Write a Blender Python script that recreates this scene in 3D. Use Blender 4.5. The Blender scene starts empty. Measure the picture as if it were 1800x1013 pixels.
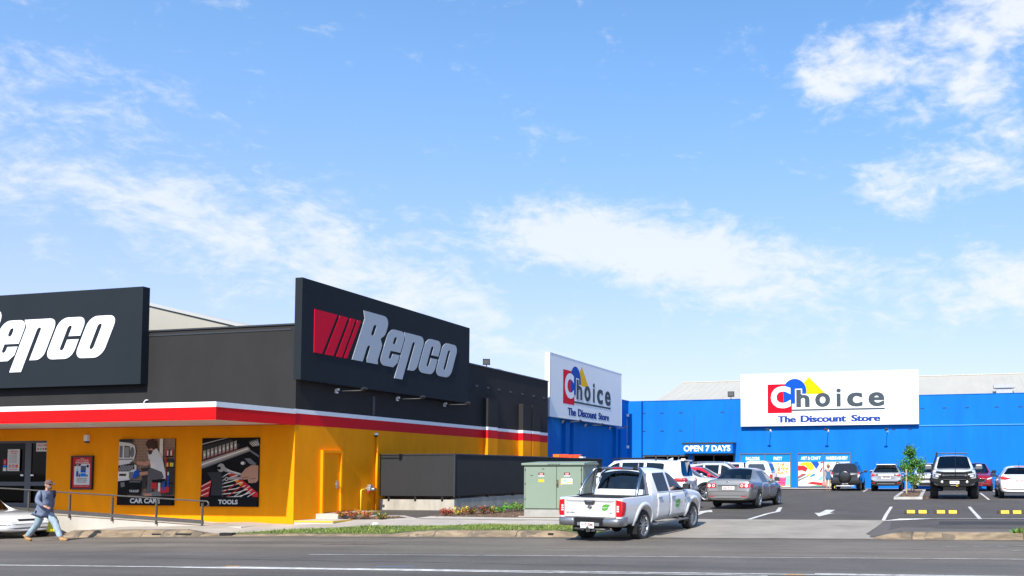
import bpy, bmesh, math, random
from mathutils import Vector, Matrix
from mathutils.bvhtree import BVHTree
PI = math.pi
rad = math.radians
SC = bpy.context.scene
COL = SC.collection

# ------------------------------------------------------------------ camera, sky, sun, exposure
cam_d = bpy.data.cameras.new('camera'); cam = bpy.data.objects.new('camera', cam_d); COL.objects.link(cam)
CAM = Vector((0, 0, 2.0)); YAW, PITCH, ROLL = rad(14.2326), rad(2.80179), rad(-0.11625)
_f0 = Vector((-math.sin(YAW), math.cos(YAW), 0)); _r0 = Vector((math.cos(YAW), math.sin(YAW), 0)); _u0 = Vector((0, 0, 1))
FW = _f0*math.cos(PITCH)+_u0*math.sin(PITCH); _u1 = _u0*math.cos(PITCH)-_f0*math.sin(PITCH)
RT = _r0*math.cos(ROLL)+_u1*math.sin(ROLL); UP = _u1*math.cos(ROLL)-_r0*math.sin(ROLL)
cam.matrix_world = Matrix(((RT.x, UP.x, -FW.x, CAM.x), (RT.y, UP.y, -FW.y, CAM.y), (RT.z, UP.z, -FW.z, CAM.z), (0, 0, 0, 1)))
cam_d.sensor_width = 36; cam_d.lens = 1586.881/1800*36
cam_d.shift_x = -(1243.009-900)/1800; cam_d.shift_y = (750.029-506.5)/1800
cam_d.clip_start = .1; cam_d.clip_end = 5000
SC.camera = cam

SUN_TRAVEL = Vector((-.085, 1, -.885)).normalized()
sun_d = bpy.data.lights.new('sun', 'SUN'); sun = bpy.data.objects.new('sun', sun_d); COL.objects.link(sun)
sun_d.energy = 4.6; sun_d.angle = rad(.5); sun_d.color = (1, .945, .86)
sun.rotation_euler = SUN_TRAVEL.to_track_quat('-Z', 'Y').to_euler(); sun.location = (5, -30, 40)
to_sun = -SUN_TRAVEL
SUN_EL = math.asin(to_sun.z); SUN_AZ = math.atan2(to_sun.x, to_sun.y)

SC.view_settings.view_transform = 'Standard'; SC.view_settings.look = 'None'
SC.view_settings.gamma = 1; SC.view_settings.use_curve_mapping = False
SC.view_settings.exposure = .62

W = bpy.data.worlds.new('World'); SC.world = W; W.use_nodes = True
def build_world():
    nt = W.node_tree; N = nt.nodes; L = nt.links; N.clear()
    out = N.new('ShaderNodeOutputWorld'); bg = N.new('ShaderNodeBackground'); L.new(bg.outputs[0], out.inputs[0])
    sky = N.new('ShaderNodeTexSky'); sky.sky_type = 'NISHITA'; sky.sun_disc = False
    sky.sun_elevation = SUN_EL; sky.sun_rotation = SUN_AZ; sky.air_density = 1.0; sky.dust_density = .5; sky.ozone_density = 2.2; sky.altitude = 50
    bg.inputs[1].default_value = .105
    hs = N.new('ShaderNodeHueSaturation'); hs.inputs['Saturation'].default_value = 1.12; hs.inputs['Value'].default_value = 1.12
    L.new(sky.outputs[0], hs.inputs['Color'])
    tc = N.new('ShaderNodeTexCoord'); sep = N.new('ShaderNodeSeparateXYZ'); L.new(tc.outputs['Generated'], sep.inputs[0])
    def m(op, a, b=None, c=None):
        n = N.new('ShaderNodeMath'); n.operation = op
        for i, v in enumerate((a, b, c)):
            if v is None: continue
            if isinstance(v, (int, float)): n.inputs[i].default_value = v
            else: L.new(v, n.inputs[i])
        return n.outputs[0]
    az = m('ARCTAN2', sep.outputs[0], sep.outputs[1]); el = m('ARCSINE', sep.outputs[2])
    azd = m('MULTIPLY', az, 180/PI); eld = m('MULTIPLY', el, 180/PI)
    def blob(a0, e0, sa, se, amp, tilt=0):
        da = m('SUBTRACT', azd, a0); de = m('SUBTRACT', eld, e0)
        if tilt: de = m('SUBTRACT', de, m('MULTIPLY', da, tilt))
        da = m('DIVIDE', da, sa); de = m('DIVIDE', de, se)
        q = m('ADD', m('MULTIPLY', da, da), m('MULTIPLY', de, de))
        return m('MULTIPLY', m('EXPONENT', m('MULTIPLY', q, -1)), amp)
    # azimuth, elevation (degrees, azimuth from +Y towards +X), widths, amount
    tot = None
    for b in CLOUDS_PUFF:
        o = blob(*b); tot = o if tot is None else m('ADD', tot, o)
    tot2 = None
    for b in CLOUDS_WISP:
        o = blob(*b); tot2 = o if tot2 is None else m('ADD', tot2, o)
    # cloud noise in a flat cloud layer above the ground: direction divided by its height
    comb = N.new('ShaderNodeCombineXYZ')
    L.new(m('MULTIPLY', azd, .055), comb.inputs[0]); L.new(m('MULTIPLY', eld, .11), comb.inputs[1])
    def noise(scale, det, rough, dist, off):
        mp = N.new('ShaderNodeMapping'); L.new(comb.outputs[0], mp.inputs[0]); mp.inputs['Location'].default_value = off
        mp.inputs['Rotation'].default_value = (0, 0, rad(-14))
        n = N.new('ShaderNodeTexNoise'); n.inputs['Scale'].default_value = scale; n.inputs['Detail'].default_value = det
        n.inputs['Roughness'].default_value = rough; n.inputs['Distortion'].default_value = dist
        L.new(mp.outputs[0], n.inputs['Vector']); return n.outputs[0]
    n1 = noise(6.5, 9, .60, .3, (3.1, 7.7, 1.3)); n2 = noise(4.4, 10, .66, .5, (11.2, 2.4, 5.5)); n3 = noise(14, 6, .6, .3, (1, 2, 3))
    def sstep(v, lo, hi):
        r = N.new('ShaderNodeMapRange'); r.interpolation_type = 'SMOOTHSTEP'
        L.new(v, r.inputs[0]); r.inputs[1].default_value = lo; r.inputs[2].default_value = hi; return r.outputs[0]
    p = m('ADD', m('ADD', m('MULTIPLY', m('SUBTRACT', n1, .5), 2.3), m('MULTIPLY', m('SUBTRACT', n3, .5), .8)), m('MULTIPLY', tot, .80))
    puff = m('MULTIPLY', sstep(p, .30, 1.35), .90)
    w_ = m('ADD', m('MULTIPLY', m('SUBTRACT', n2, .5), 2.2), m('ADD', m('MULTIPLY', m('SUBTRACT', n3, .5), .9), tot2))
    wisp = m('MULTIPLY', sstep(w_, .16, 1.08), .80)
    haze = m('MULTIPLY', m('EXPONENT', m('MULTIPLY', eld, -.066)), .80)
    amt = m('SUBTRACT', 1, m('MULTIPLY', m('SUBTRACT', 1, puff), m('SUBTRACT', 1, wisp)))
    tint = N.new('ShaderNodeMix'); tint.data_type = 'RGBA'; tint.blend_type = 'MULTIPLY'; tint.inputs['Factor'].default_value = 1; L.new(hs.outputs[0], tint.inputs['A']); tm = N.new('ShaderNodeMix'); tm.data_type = 'RGBA'; L.new(sstep(eld, 4, 26), tm.inputs['Factor']); tm.inputs['A'].default_value = (1.0, .93, 1.24, 1); tm.inputs['B'].default_value = (.82, 1.24, 1.40, 1); L.new(tm.outputs['Result'], tint.inputs['B'])
    hz = N.new('ShaderNodeMix'); hz.data_type = 'RGBA'; L.new(haze, hz.inputs['Factor']); L.new(tint.outputs['Result'], hz.inputs['A']); hz.inputs['B'].default_value = (4.5, 4.75, 6.0, 1)
    mx = N.new('ShaderNodeMix'); mx.data_type = 'RGBA'; L.new(amt, mx.inputs['Factor']); L.new(hz.outputs['Result'], mx.inputs['A']); mx.inputs['B'].default_value = (5.9, 6.1, 6.5, 1)
    L.new(mx.outputs['Result'], bg.inputs[0])
CLOUDS_PUFF = [(-2.5, 24.0, 4.6, 2.3, .84, -.12), (2.6, 22.6, 3.4, 2.6, .84), (.8, 18.2, 4.2, 1.9, .86, .15), (-3.4, 17.6, 2.2, 1.1, .9), (4.6, 11.6, 3.4, 2.0, 1.25), (-6.0, 22.8, 2.4, 2.2, .85), (-6.2, 25.6, 3, 1.2, .5), (3.5, 26.5, 6, 1.8, .8), (-7.5, 24, 2, 1.6, .6), (3.0, 9.8, 4, 1.2, .8), (1.5, 13.2, 3, 1.0, .5), (5.5, 26, 4, 2.0, .80), (5.5, 18.5, 3.0, 2.6, .7), (-.5, 15.5, 3, 1.0, .5)]
CLOUDS_WISP = [(-24.5, 14.6, 4.5, 1.6, .66, -.05), (-19.6, 14.2, 6.0, 2.2, .96, -.12), (-13.5, 12.6, 5.0, 2.4, .92, -.2), (-6.5, 13.2, 5, 1.4, .56, -.1), (-1, 11, 5, 1.2, .42), (-47, 14.2, 11, 3.4, .54, -.12), (-36, 12.4, 8, 2.6, .48, -.22), (-30, 9.5, 7, 2.2, .50, -.2), (-51, 19.5, 7, 3.0, .26), (-5, 9.4, 8, 1.6, .30)]
build_world()

# ------------------------------------------------------------------ materials
MATS = {}
def mat(name, col, rough=.6, metal=0, var=0, vscale=3, bump=0, bscale=40, coat=0, spec=.5, two=None, stretch=None, dark=None):
    if name in MATS: return MATS[name]
    M = bpy.data.materials.new(name); M.use_nodes = True; MATS[name] = M
    nt = M.node_tree; N = nt.nodes; L = nt.links; b = N['Principled BSDF']
    b.inputs['Base Color'].default_value = (*col, 1); b.inputs['Roughness'].default_value = rough; b.inputs['Metallic'].default_value = metal
    b.inputs['Specular IOR Level'].default_value = spec
    if coat: b.inputs['Coat Weight'].default_value = coat; b.inputs['Coat Roughness'].default_value = .04
    if var or bump:
        tc = N.new('ShaderNodeTexCoord'); vec = tc.outputs['Object']
        if stretch:
            mp = N.new('ShaderNodeMapping'); mp.inputs['Scale'].default_value = stretch; L.new(vec, mp.inputs[0]); vec = mp.outputs[0]
    if var:
        n = N.new('ShaderNodeTexNoise'); n.inputs['Scale'].default_value = vscale; n.inputs['Detail'].default_value = 8; n.inputs['Roughness'].default_value = .62; L.new(vec, n.inputs['Vector'])
        r = N.new('ShaderNodeMapRange'); r.inputs[1].default_value = .28; r.inputs[2].default_value = .72; L.new(n.outputs[0], r.inputs[0])
        mx = N.new('ShaderNodeMix'); mx.data_type = 'RGBA'; L.new(r.outputs[0], mx.inputs['Factor'])
        d = dark or tuple(c*(1-var) for c in col)
        mx.inputs['A'].default_value = (*d, 1); mx.inputs['B'].default_value = (*[min(1, c*(1+var*.5)) for c in col], 1)
        L.new(mx.outputs['Result'], b.inputs['Base Color'])
    if bump:
        n = N.new('ShaderNodeTexNoise'); n.inputs['Scale'].default_value = bscale; n.inputs['Detail'].default_value = 4; L.new(vec, n.inputs['Vector'])
        bp = N.new('ShaderNodeBump'); bp.inputs['Strength'].default_value = bump; bp.inputs['Distance'].default_value = .02; L.new(n.outputs[0], bp.inputs['Height']); L.new(bp.outputs[0], b.inputs['Normal'])
    if two is not None:       # inner side of a shell (car trim)
        o = N['Material Output']; g = N.new('ShaderNodeNewGeometry'); b2 = N.new('ShaderNodeBsdfDiffuse'); b2.inputs[0].default_value = (*two, 1)
        ms = N.new('ShaderNodeMixShader'); L.new(g.outputs['Backfacing'], ms.inputs[0]); L.new(b.outputs[0], ms.inputs[1]); L.new(b2.outputs[0], ms.inputs[2]); L.new(ms.outputs[0], o.inputs[0])
    return M
def glass(name, tint, rough=.02, ior=1.5, extra=.03):
    if name in MATS: return MATS[name]
    M = bpy.data.materials.new(name); M.use_nodes = True; MATS[name] = M
    nt = M.node_tree; N = nt.nodes; L = nt.links; N.remove(N['Principled BSDF'])
    t = N.new('ShaderNodeBsdfTransparent'); t.inputs[0].default_value = (*tint, 1)
    g = N.new('ShaderNodeBsdfGlossy'); g.inputs['Roughness'].default_value = rough; g.inputs[0].default_value = (.9, .9, .9, 1)
    f = N.new('ShaderNodeFresnel'); f.inputs[0].default_value = ior
    ad = N.new('ShaderNodeMath'); ad.operation = 'ADD'; ad.inputs[1].default_value = extra; L.new(f.outputs[0], ad.inputs[0])
    ms = N.new('ShaderNodeMixShader'); L.new(ad.outputs[0], ms.inputs[0]); L.new(t.outputs[0], ms.inputs[1]); L.new(g.outputs[0], ms.inputs[2]); L.new(ms.outputs[0], N['Material Output'].inputs[0])
    return M
def srgb(r, g, b):
    f = lambda c: c/12.92 if c <= .04045 else ((c+.055)/1.055)**2.4
    return (f(r/255), f(g/255), f(b/255))

# ------------------------------------------------------------------ mesh helpers
def tag(o, label=None, cat=None, group=None, kind=None):
    if label: o['label'] = label
    if cat: o['category'] = cat
    if group: o['group'] = group
    if kind: o['kind'] = kind
    return o
def empty(name, loc=(0, 0, 0), rz=0, label=None, cat=None, group=None, parent=None):
    o = bpy.data.objects.new(name, None); COL.objects.link(o); o.location = loc; o.rotation_euler = (0, 0, rz); o.empty_display_size = .2
    if parent: o.parent = parent
    return tag(o, label, cat, group)
class MB:
    def __init__(s): s.v = []; s.f = []; s.mi = []; s.sm = []
    def add(s, vs, fs, mi=0, smooth=False):
        o = len(s.v); s.v += [tuple(v) for v in vs]
        for f in fs: s.f.append([i+o for i in f]); s.mi.append(mi); s.sm.append(smooth)
        return s
    def box(s, x0, x1, y0, y1, z0, z1, mi=0):
        vs = [(x, y, z) for z in (z0, z1) for y in (y0, y1) for x in (x0, x1)]
        return s.add(vs, [(0, 2, 3, 1), (4, 5, 7, 6), (0, 1, 5, 4), (2, 6, 7, 3), (0, 4, 6, 2), (1, 3, 7, 5)], mi)
    def obox(s, c, size, rot=None, mi=0):
        hx, hy, hz = [q/2 for q in size]; R = rot or Matrix.Identity(3)
        vs = [Vector(c)+R @ Vector((x, y, z)) for z in (-hz, hz) for y in (-hy, hy) for x in (-hx, hx)]
        return s.add(vs, [(0, 2, 3, 1), (4, 5, 7, 6), (0, 1, 5, 4), (2, 6, 7, 3), (0, 4, 6, 2), (1, 3, 7, 5)], mi)
    def bbox(s, x0, x1, y0, y1, z0, z1, b=.02, mi=0):       # box with bevelled edges
        bm = bmesh.new(); bmesh.ops.create_cube(bm, size=1)
        for v in bm.verts: v.co = Vector(((x0+x1)/2+v.co.x*(x1-x0), (y0+y1)/2+v.co.y*(y1-y0), (z0+z1)/2+v.co.z*(z1-z0)))
        bmesh.ops.bevel(bm, geom=bm.edges[:], offset=b, segments=2, affect='EDGES', profile=.6)
        return s.bm(bm, mi)
    def bm(s, bm, mi=0, smooth=False, M=None):
        bm.verts.index_update(); vs = [(M @ v.co if M else v.co)[:] for v in bm.verts]; fs = [[v.index for v in f.verts] for f in bm.faces]; bm.free()
        return s.add(vs, fs, mi, smooth)
    def tube(s, pts, r, n=8, mi=0, closed=False):
        pts = [Vector(p) for p in pts]; rr = r if isinstance(r, (list, tuple)) else [r]*len(pts)
        rings = []; prev = None
        for i, p in enumerate(pts):
            t = (pts[min(i+1, len(pts)-1)]-pts[max(i-1, 0)]).normalized()
            if prev is None:
                a = Vector((0, 0, 1)) if abs(t.z) < .9 else Vector((1, 0, 0)); u = t.cross(a).normalized()
            else: u = (prev-t*prev.dot(t)).normalized()
            prev = u; w = t.cross(u)
            rings.append([p+(u*math.cos(2*PI*k/n)+w*math.sin(2*PI*k/n))*rr[i] for k in range(n)])
        vs = [q for ring in rings for q in ring]; fs = []
        for i in range(len(pts)-1):
            for k in range(n): fs.append((i*n+k, i*n+(k+1) % n, (i+1)*n+(k+1) % n, (i+1)*n+k))
        fs.append(list(range(n))[::-1]); fs.append([(len(pts)-1)*n+k for k in range(n)])
        return s.add(vs, fs, mi, True)
    def lathe(s, prof, n=24, axis='y', c=(0, 0, 0), mi=0, closed=False):   # prof: (r, h)
        vs = []; fs = []; c = Vector(c)
        for r, h in prof:
            for k in range(n):
                a = 2*PI*k/n; q = (r*math.cos(a), r*math.sin(a))
                vs.append(c+(Vector((q[0], h, q[1])) if axis == 'y' else Vector((h, q[0], q[1])) if axis == 'x' else Vector((q[0], q[1], h))))
        m = len(prof)
        for i in range(m if closed else m-1):
            j = (i+1) % m
            for k in range(n): fs.append((i*n+k, i*n+(k+1) % n, j*n+(k+1) % n, j*n+k))
        return s.add(vs, fs, mi, True)
    def poly(s, pts, mi=0): return s.add(pts, [list(range(len(pts)))], mi)
    def prism(s, pts, d, mi=0):      # planar polygon extruded along vector d
        n = len(pts); d = Vector(d); a = [Vector(p) for p in pts]; b = [p+d for p in a]
        return s.add(a+b, [list(range(n))[::-1], list(range(n, 2*n))]+[(i, (i+1) % n, n+(i+1) % n, n+i) for i in range(n)], mi)
    def build(s, name, mats, parent=None, loc=None, fix=True, autosmooth=None):
        me = bpy.data.meshes.new(name); me.from_pydata(s.v, [], s.f)
        mats = mats if isinstance(mats, (list, tuple)) else [mats]
        for m in mats: me.materials.append(m)
        me.polygons.foreach_set('material_index', s.mi); me.polygons.foreach_set('use_smooth', s.sm); me.update()
        if fix:
            bm = bmesh.new(); bm.from_mesh(me); bmesh.ops.recalc_face_normals(bm, faces=bm.faces); bm.to_mesh(me); bm.free()
        o = bpy.data.objects.new(name, me); COL.objects.link(o)
        if parent: o.parent = parent
        if loc: o.location = loc
        return o
def mesh_obj(name, me, mats, parent=None):
    o = bpy.data.objects.new(name, me); COL.objects.link(o)
    me.materials.clear()
    for m in (mats if isinstance(mats, (list, tuple)) else [mats]): me.materials.append(m)
    if parent: o.parent = parent
    return o
def copy_tree(o, parent=None):
    c = o.copy(); COL.objects.link(c); c.parent = parent
    for ch in list(o.children): copy_tree(ch, c)
    return c
def smooth_path(pts, k=6):
    P = [Vector(p) for p in pts]; out = []
    for i in range(len(P)-1):
        a = P[max(i-1, 0)]; b = P[i]; c = P[i+1]; d = P[min(i+2, len(P)-1)]
        for j in range(k):
            t = j/k; out.append(.5*((2*b)+(c-a)*t+(2*a-5*b+4*c-d)*t*t+(3*b-a-3*c+d)*t**3))
    out.append(P[-1]); return out
def curve_mesh(splines, depth=0):     # filled 2-D curve, even-odd holes -> mesh in XY plane
    cu = bpy.data.curves.new('shape', 'CURVE'); cu.dimensions = '2D'; cu.fill_mode = 'FRONT' if depth == 0 else 'BOTH'; cu.extrude = depth
    for sp in splines:
        s = cu.splines.new('POLY'); s.points.add(len(sp)-1)
        for p, q in zip(s.points, sp): p.co = (q[0], q[1], 0, 1)
        s.use_cyclic_u = True
    o = bpy.data.objects.new('shape', cu); COL.objects.link(o); bpy.context.view_layer.update()
    me = bpy.data.meshes.new_from_object(o.evaluated_get(bpy.context.evaluated_depsgraph_get())); bpy.data.objects.remove(o); bpy.data.curves.remove(cu); return me
def text_mesh(txt, depth=0, bold=0, spacing=1.0):
    cu = bpy.data.curves.new('text', 'FONT'); cu.body = txt; cu.size = 1; cu.extrude = depth; cu.offset = bold; cu.resolution_u = 4; cu.space_character = spacing
    o = bpy.data.objects.new('text', cu); COL.objects.link(o); bpy.context.view_layer.update()
    me = bpy.data.meshes.new_from_object(o.evaluated_get(bpy.context.evaluated_depsgraph_get())); bpy.data.objects.remove(o); bpy.data.curves.remove(cu); return me
class Plane:       # a flat surface: u to the right, v up, n outward (towards a viewer)
    def __init__(s, o, u, v): s.o = Vector(o); s.u = Vector(u).normalized(); s.v = Vector(v).normalized(); s.n = s.u.cross(s.v)
    def at(s, u, v, h=0): return s.o+s.u*u+s.v*v+s.n*h
    def fit(s, mb, me, u0, u1, v0, v1, h=.004, mi=0, th=0):   # place a mesh's XY bounding box into the rectangle
        xs = [v.co.x for v in me.vertices]; ys = [v.co.y for v in me.vertices]; x0, x1, y0, y1 = min(xs), max(xs), min(ys), max(ys)
        z0 = min(v.co.z for v in me.vertices); z1 = max(v.co.z for v in me.vertices); k = th/(z1-z0) if z1 > z0 and th else 0
        mb.add([s.at(u0+(v.co.x-x0)/(x1-x0)*(u1-u0), v0+(v.co.y-y0)/(y1-y0)*(v1-v0), h+(v.co.z-z0)*k) for v in me.vertices], [list(p.vertices) for p in me.polygons], mi); bpy.data.meshes.remove(me)
    def text(s, mb, txt, u0, u1, v0, v1, h=.004, mi=0, bold=.03, th=0, spacing=1.0, heavy=0):
        for k, d in enumerate((0, heavy, -heavy) if heavy else (0,)): s.fit(mb, text_mesh(txt, .02 if th else 0, bold, spacing), u0+heavy+d, u1-heavy+d, v0, v1, h+.0006*k, mi, th)
    def poly(s, mb, pts, h=.004, mi=0): mb.poly([s.at(u, v, h) for u, v in pts], mi)
    def rect(s, mb, u0, u1, v0, v1, h=.004, mi=0): s.poly(mb, [(u0, v0), (u1, v0), (u1, v1), (u0, v1)], h, mi)
    def disc(s, mb, u, v, ru, rv=None, h=.004, mi=0, n=24): s.poly(mb, [(u+ru*math.cos(2*PI*k/n), v+(rv or ru)*math.sin(2*PI*k/n)) for k in range(n)], h, mi)

# ------------------------------------------------------------------ ground heights
def interp(x, xs, ys):
    if x <= xs[0]: return ys[0]
    for i in range(1, len(xs)):
        if x <= xs[i]: t = (x-xs[i-1])/(xs[i]-xs[i-1]); return ys[i-1]+(ys[i]-ys[i-1])*t
    return ys[-1]
def zr(x): return interp(x, [-60, -28, -18, -9, 2, 40], [-.6, -.05, .17, .28, .39, .6])
def kerb_h(x): return interp(x, [-26.2, -25.8, -21.6, -20.6, -14.6, -13.6, -9.6, -8.9, -1.5, -.9], [.03, .20, .19, .045, .05, .15, .15, .03, .03, .16])
def gland0(x, y):
    z = zr(x); return interp(y, [22.05, 22.3, 25, 29.5, 33, 36, 43, 60, 80], [z, z+kerb_h(x)-.004, z+interp(x, [-21.6, -20.2], [.27, .18]), .60, .63, .68, .72, .8, .8])
def gdrive(x, y):
    z = zr(x); return interp(y, [22, 25, 29.5, 33, 36, 43, 60, 80], [z, z+.07, .58, .63, .68, .72, .8, .8])
def _ss(t): t = min(1, max(0, t)); return t*t*(3-2*t)
def gland(x, y):       # land height; dips to the driveway between its edges
    w = _ss((x+9.6)/.7)*_ss((-.9-x)/.7)
    return gland0(x, y) if w == 0 else gland0(x, y)*(1-w)+gdrive(x, y)*w
def ray_at(px, py, **k):     # survey helper: point where the line of sight through a photo pixel meets a plane of the place
    d = FW+RT*((px-1243.009)/1586.881)+UP*((750.029-py)/1586.881)
    a, c = list(k.items())[0]; i = 'XYZ'.index(a); return CAM+d*((c-CAM[i])/d[i])
def gp(px, py, fn=gland):
    z = .3
    for i in range(50):
        a = ray_at(px, py, Z=z); z = .5*z+.5*(fn(a.x, a.y) if a.y > 22 else zr(a.x))
    return Vector((a.x, a.y, z))
def sheet(name, poly, fn, off, m, cell=.7, parent=None, thick=0):
    bm = bmesh.new(); f = bm.faces.new([bm.verts.new((x, y, 0)) for x, y in poly])
    xs = [p[0] for p in poly]; ys = [p[1] for p in poly]
    cx = cell if isinstance(cell, (int, float)) else cell[0]; cy = cell if isinstance(cell, (int, float)) else cell[1]
    x = math.floor(min(xs)/cx)*cx
    while x < max(xs):
        bmesh.ops.bisect_plane(bm, geom=bm.verts[:]+bm.edges[:]+bm.faces[:], plane_co=(x, 0, 0), plane_no=(1, 0, 0)); x += cx
    y = math.floor(min(ys)/cy)*cy
    while y < max(ys):
        bmesh.ops.bisect_plane(bm, geom=bm.verts[:]+bm.edges[:]+bm.faces[:], plane_co=(0, y, 0), plane_no=(0, 1, 0)); y += cy
    for v in bm.verts: v.co.z = fn(v.co.x, v.co.y)+off
    bmesh.ops.recalc_face_normals(bm, faces=bm.faces)
    if bm.faces and sum(f.normal.z for f in bm.faces) < 0: bmesh.ops.reverse_faces(bm, faces=bm.faces)
    if thick:
        r = bmesh.ops.extrude_face_region(bm, geom=bm.faces[:]); 
        for v in [g for g in r['geom'] if isinstance(g, bmesh.types.BMVert)]: v.co.z += thick
    me = bpy.data.meshes.new(name); bm.to_mesh(me); bm.free()
    return mesh_obj(name, me, m, parent)
# ------------------------------------------------------------------ materials of the place
asphalt = mat('asphalt', (.088, .085, .083), .9, var=.45, vscale=1.6, bump=.5, bscale=70)
def road_mat():
    M = mat('road_asphalt', (.082, .081, .081), .88, bump=.6, bscale=60); nt = M.node_tree; N = nt.nodes; L = nt.links; b = N['Principled BSDF']
    tc = N.new('ShaderNodeTexCoord'); acc = None
    def ns(sc, stretch, det=8):
        mp = N.new('ShaderNodeMapping'); mp.inputs['Scale'].default_value = stretch; L.new(tc.outputs['Object'], mp.inputs[0])
        n = N.new('ShaderNodeTexNoise'); n.inputs['Scale'].default_value = sc; n.inputs['Detail'].default_value = det; n.inputs['Roughness'].default_value = .65; L.new(mp.outputs[0], n.inputs['Vector']); return n.outputs[0]
    def rng(v, a, c, lo, hi):
        r = N.new('ShaderNodeMapRange'); L.new(v, r.inputs[0]); r.inputs[1].default_value = a; r.inputs[2].default_value = c; r.inputs[3].default_value = lo; r.inputs[4].default_value = hi; return r.outputs[0]
    def mul(a, c):
        n = N.new('ShaderNodeMath'); n.operation = 'MULTIPLY'; L.new(a, n.inputs[0]); L.new(c, n.inputs[1]); return n.outputs[0]
    v = mul(rng(ns(.5, (.12, 1.3, 1)), .3, .7, .62, 1.34), rng(ns(55, (1, 1, 1), 3), .3, .7, .55, 1.5))      # wheel-track bands, stone
    v = mul(v, rng(ns(.35, (1, 1, 1)), .35, .7, .85, 1.2))
    mx = N.new('ShaderNodeMix'); mx.data_type = 'RGBA'; mx.blend_type = 'MULTIPLY'; mx.inputs['Factor'].default_value = 1
    sp = N.new('ShaderNodeSeparateXYZ'); L.new(tc.outputs['Object'], sp.inputs[0])
    yb = N.new('ShaderNodeMath'); yb.operation = 'ADD'; L.new(sp.outputs[1], yb.inputs[0]); L.new(rng(ns(.3, (.3, 1, 1)), .3, .7, -.5, .5), yb.inputs[1])
    lane = N.new('ShaderNodeMapRange'); lane.interpolation_type = 'SMOOTHSTEP'; L.new(yb.outputs[0], lane.inputs[0]); lane.inputs[1].default_value = 16.6; lane.inputs[2].default_value = 17.6
    lm = N.new('ShaderNodeMix'); lm.data_type = 'RGBA'; L.new(lane.outputs[0], lm.inputs['Factor']); lm.inputs['A'].default_value = (.098, .087, .076, 1); lm.inputs['B'].default_value = (.134, .113, .089, 1); L.new(lm.outputs['Result'], mx.inputs['A'])
    cb = N.new('ShaderNodeCombineColor')
    for i in range(3): L.new(v, cb.inputs[i])
    L.new(cb.outputs[0], mx.inputs['B']); L.new(mx.outputs['Result'], b.inputs['Base Color']); return M
road_m = road_mat()
lot_m = mat('car_park_asphalt', (.078, .066, .056), .9, var=.3, vscale=.9, bump=.4, bscale=70)
patch_m = mat('asphalt_patch', (.035, .032, .032), .9, var=.3, vscale=2, bump=.4, bscale=70)
conc = mat('concrete', (.42, .37, .315), .85, var=.26, vscale=1.1, bump=.2, bscale=50)
conc_white = mat('new_concrete', (.46, .425, .37), .85, var=.16, vscale=1.2, bump=.2, bscale=50)
drive_m = mat('driveway_concrete', (.30, .262, .215), .88, var=.3, vscale=.8, bump=.25, bscale=50)
kerb_m = mat('kerb_concrete', (.27, .20, .125), .9, var=.62, vscale=1.3, bump=.6, bscale=30, stretch=(1.6, 4, 6))
mulch_m = mat('mulch', (.17, .10, .062), .95, var=.65, vscale=14, bump=1, bscale=26)
dirt_m = mat('dry_soil', (.23, .17, .115), .95, var=.4, vscale=4, bump=.6, bscale=40)
paint_white = mat('road_paint', (.62, .60, .56), .75, var=.5, vscale=5, bump=.2, dark=(.30, .285, .27))
paint_yellow = mat('yellow_paint', (.78, .48, .02), .6, var=.2, vscale=6)
ground_m = mat('ground', (.16, .14, .11), .95, var=.3, vscale=.3)
orange = mat('orange_wall_paint', (.92, .30, .001), .75, var=.10, vscale=2.2, bump=.16, bscale=11, spec=.12, stretch=(1, 1, .35))
dark_grey = mat('charcoal_wall_paint', (.028, .0265, .0262), .8, var=.14, vscale=1.3, bump=.14, bscale=12, spec=.2, stretch=(1, 1, .5))
red_p = mat('red_band_paint', (.62, .006, .014), .65, var=.07, vscale=2, spec=.15)
red_fascia = mat('red_fascia_paint', (.70, .004, .006), .6, var=.04, vscale=2, spec=.15)
white_p = mat('white_paint', (.78, .78, .78), .5, var=.05, vscale=2)
soffit_m = mat('soffit_paint', (.62, .57, .50), .7, var=.08, vscale=1)
blue = mat('blue_wall_paint', (.002, .150, .53), .7, var=.16, vscale=1.1, bump=.14, bscale=9, spec=.15, stretch=(1, 1, .22))
blue2 = mat('blue_trim_paint', (.004, .09, .42), .55, var=.06, vscale=1)
black = mat('black_metal', (.014, .014, .015), .45)
charcoal = mat('charcoal_metal', (.035, .036, .038), .45, var=.1, vscale=4)
rail_m = mat('handrail_paint', (.075, .070, .066), .45, var=.2, vscale=3)
steel = mat('galvanised_steel', (.48, .49, .50), .42, .7, var=.15, vscale=6)
roof_m = mat('roof_sheet', (.45, .42, .355), .5, .0, var=.08, vscale=.8, stretch=(1, .2, 1))
cabinet_m = mat('sage_green_paint', (.20, .255, .19), .5, var=.05, vscale=1.4)
sign_dark = mat('dark_sign_face', (.013, .018, .024), .75, var=.1, vscale=.7, spec=.2)
sign_white = mat('white_sign_face', (.80, .81, .82), .55, var=.015, vscale=.6, spec=.15)
letter_white = mat('white_letter', (.83, .84, .85), .4)
logo_red = mat('logo_red', (.62, .004, .03), .6, spec=.1)
dark_glass = glass('dark_door_glass', (.05, .055, .055), .03, 1.22, 0)
interior = mat('dark_interior', (.022, .021, .02), .9)
poster_black = mat('poster_black', (.009, .009, .0095), .7, spec=.1)
wood = mat('timber_stake', (.42, .31, .21), .85, var=.3, vscale=6, stretch=(8, 8, 1))

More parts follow.
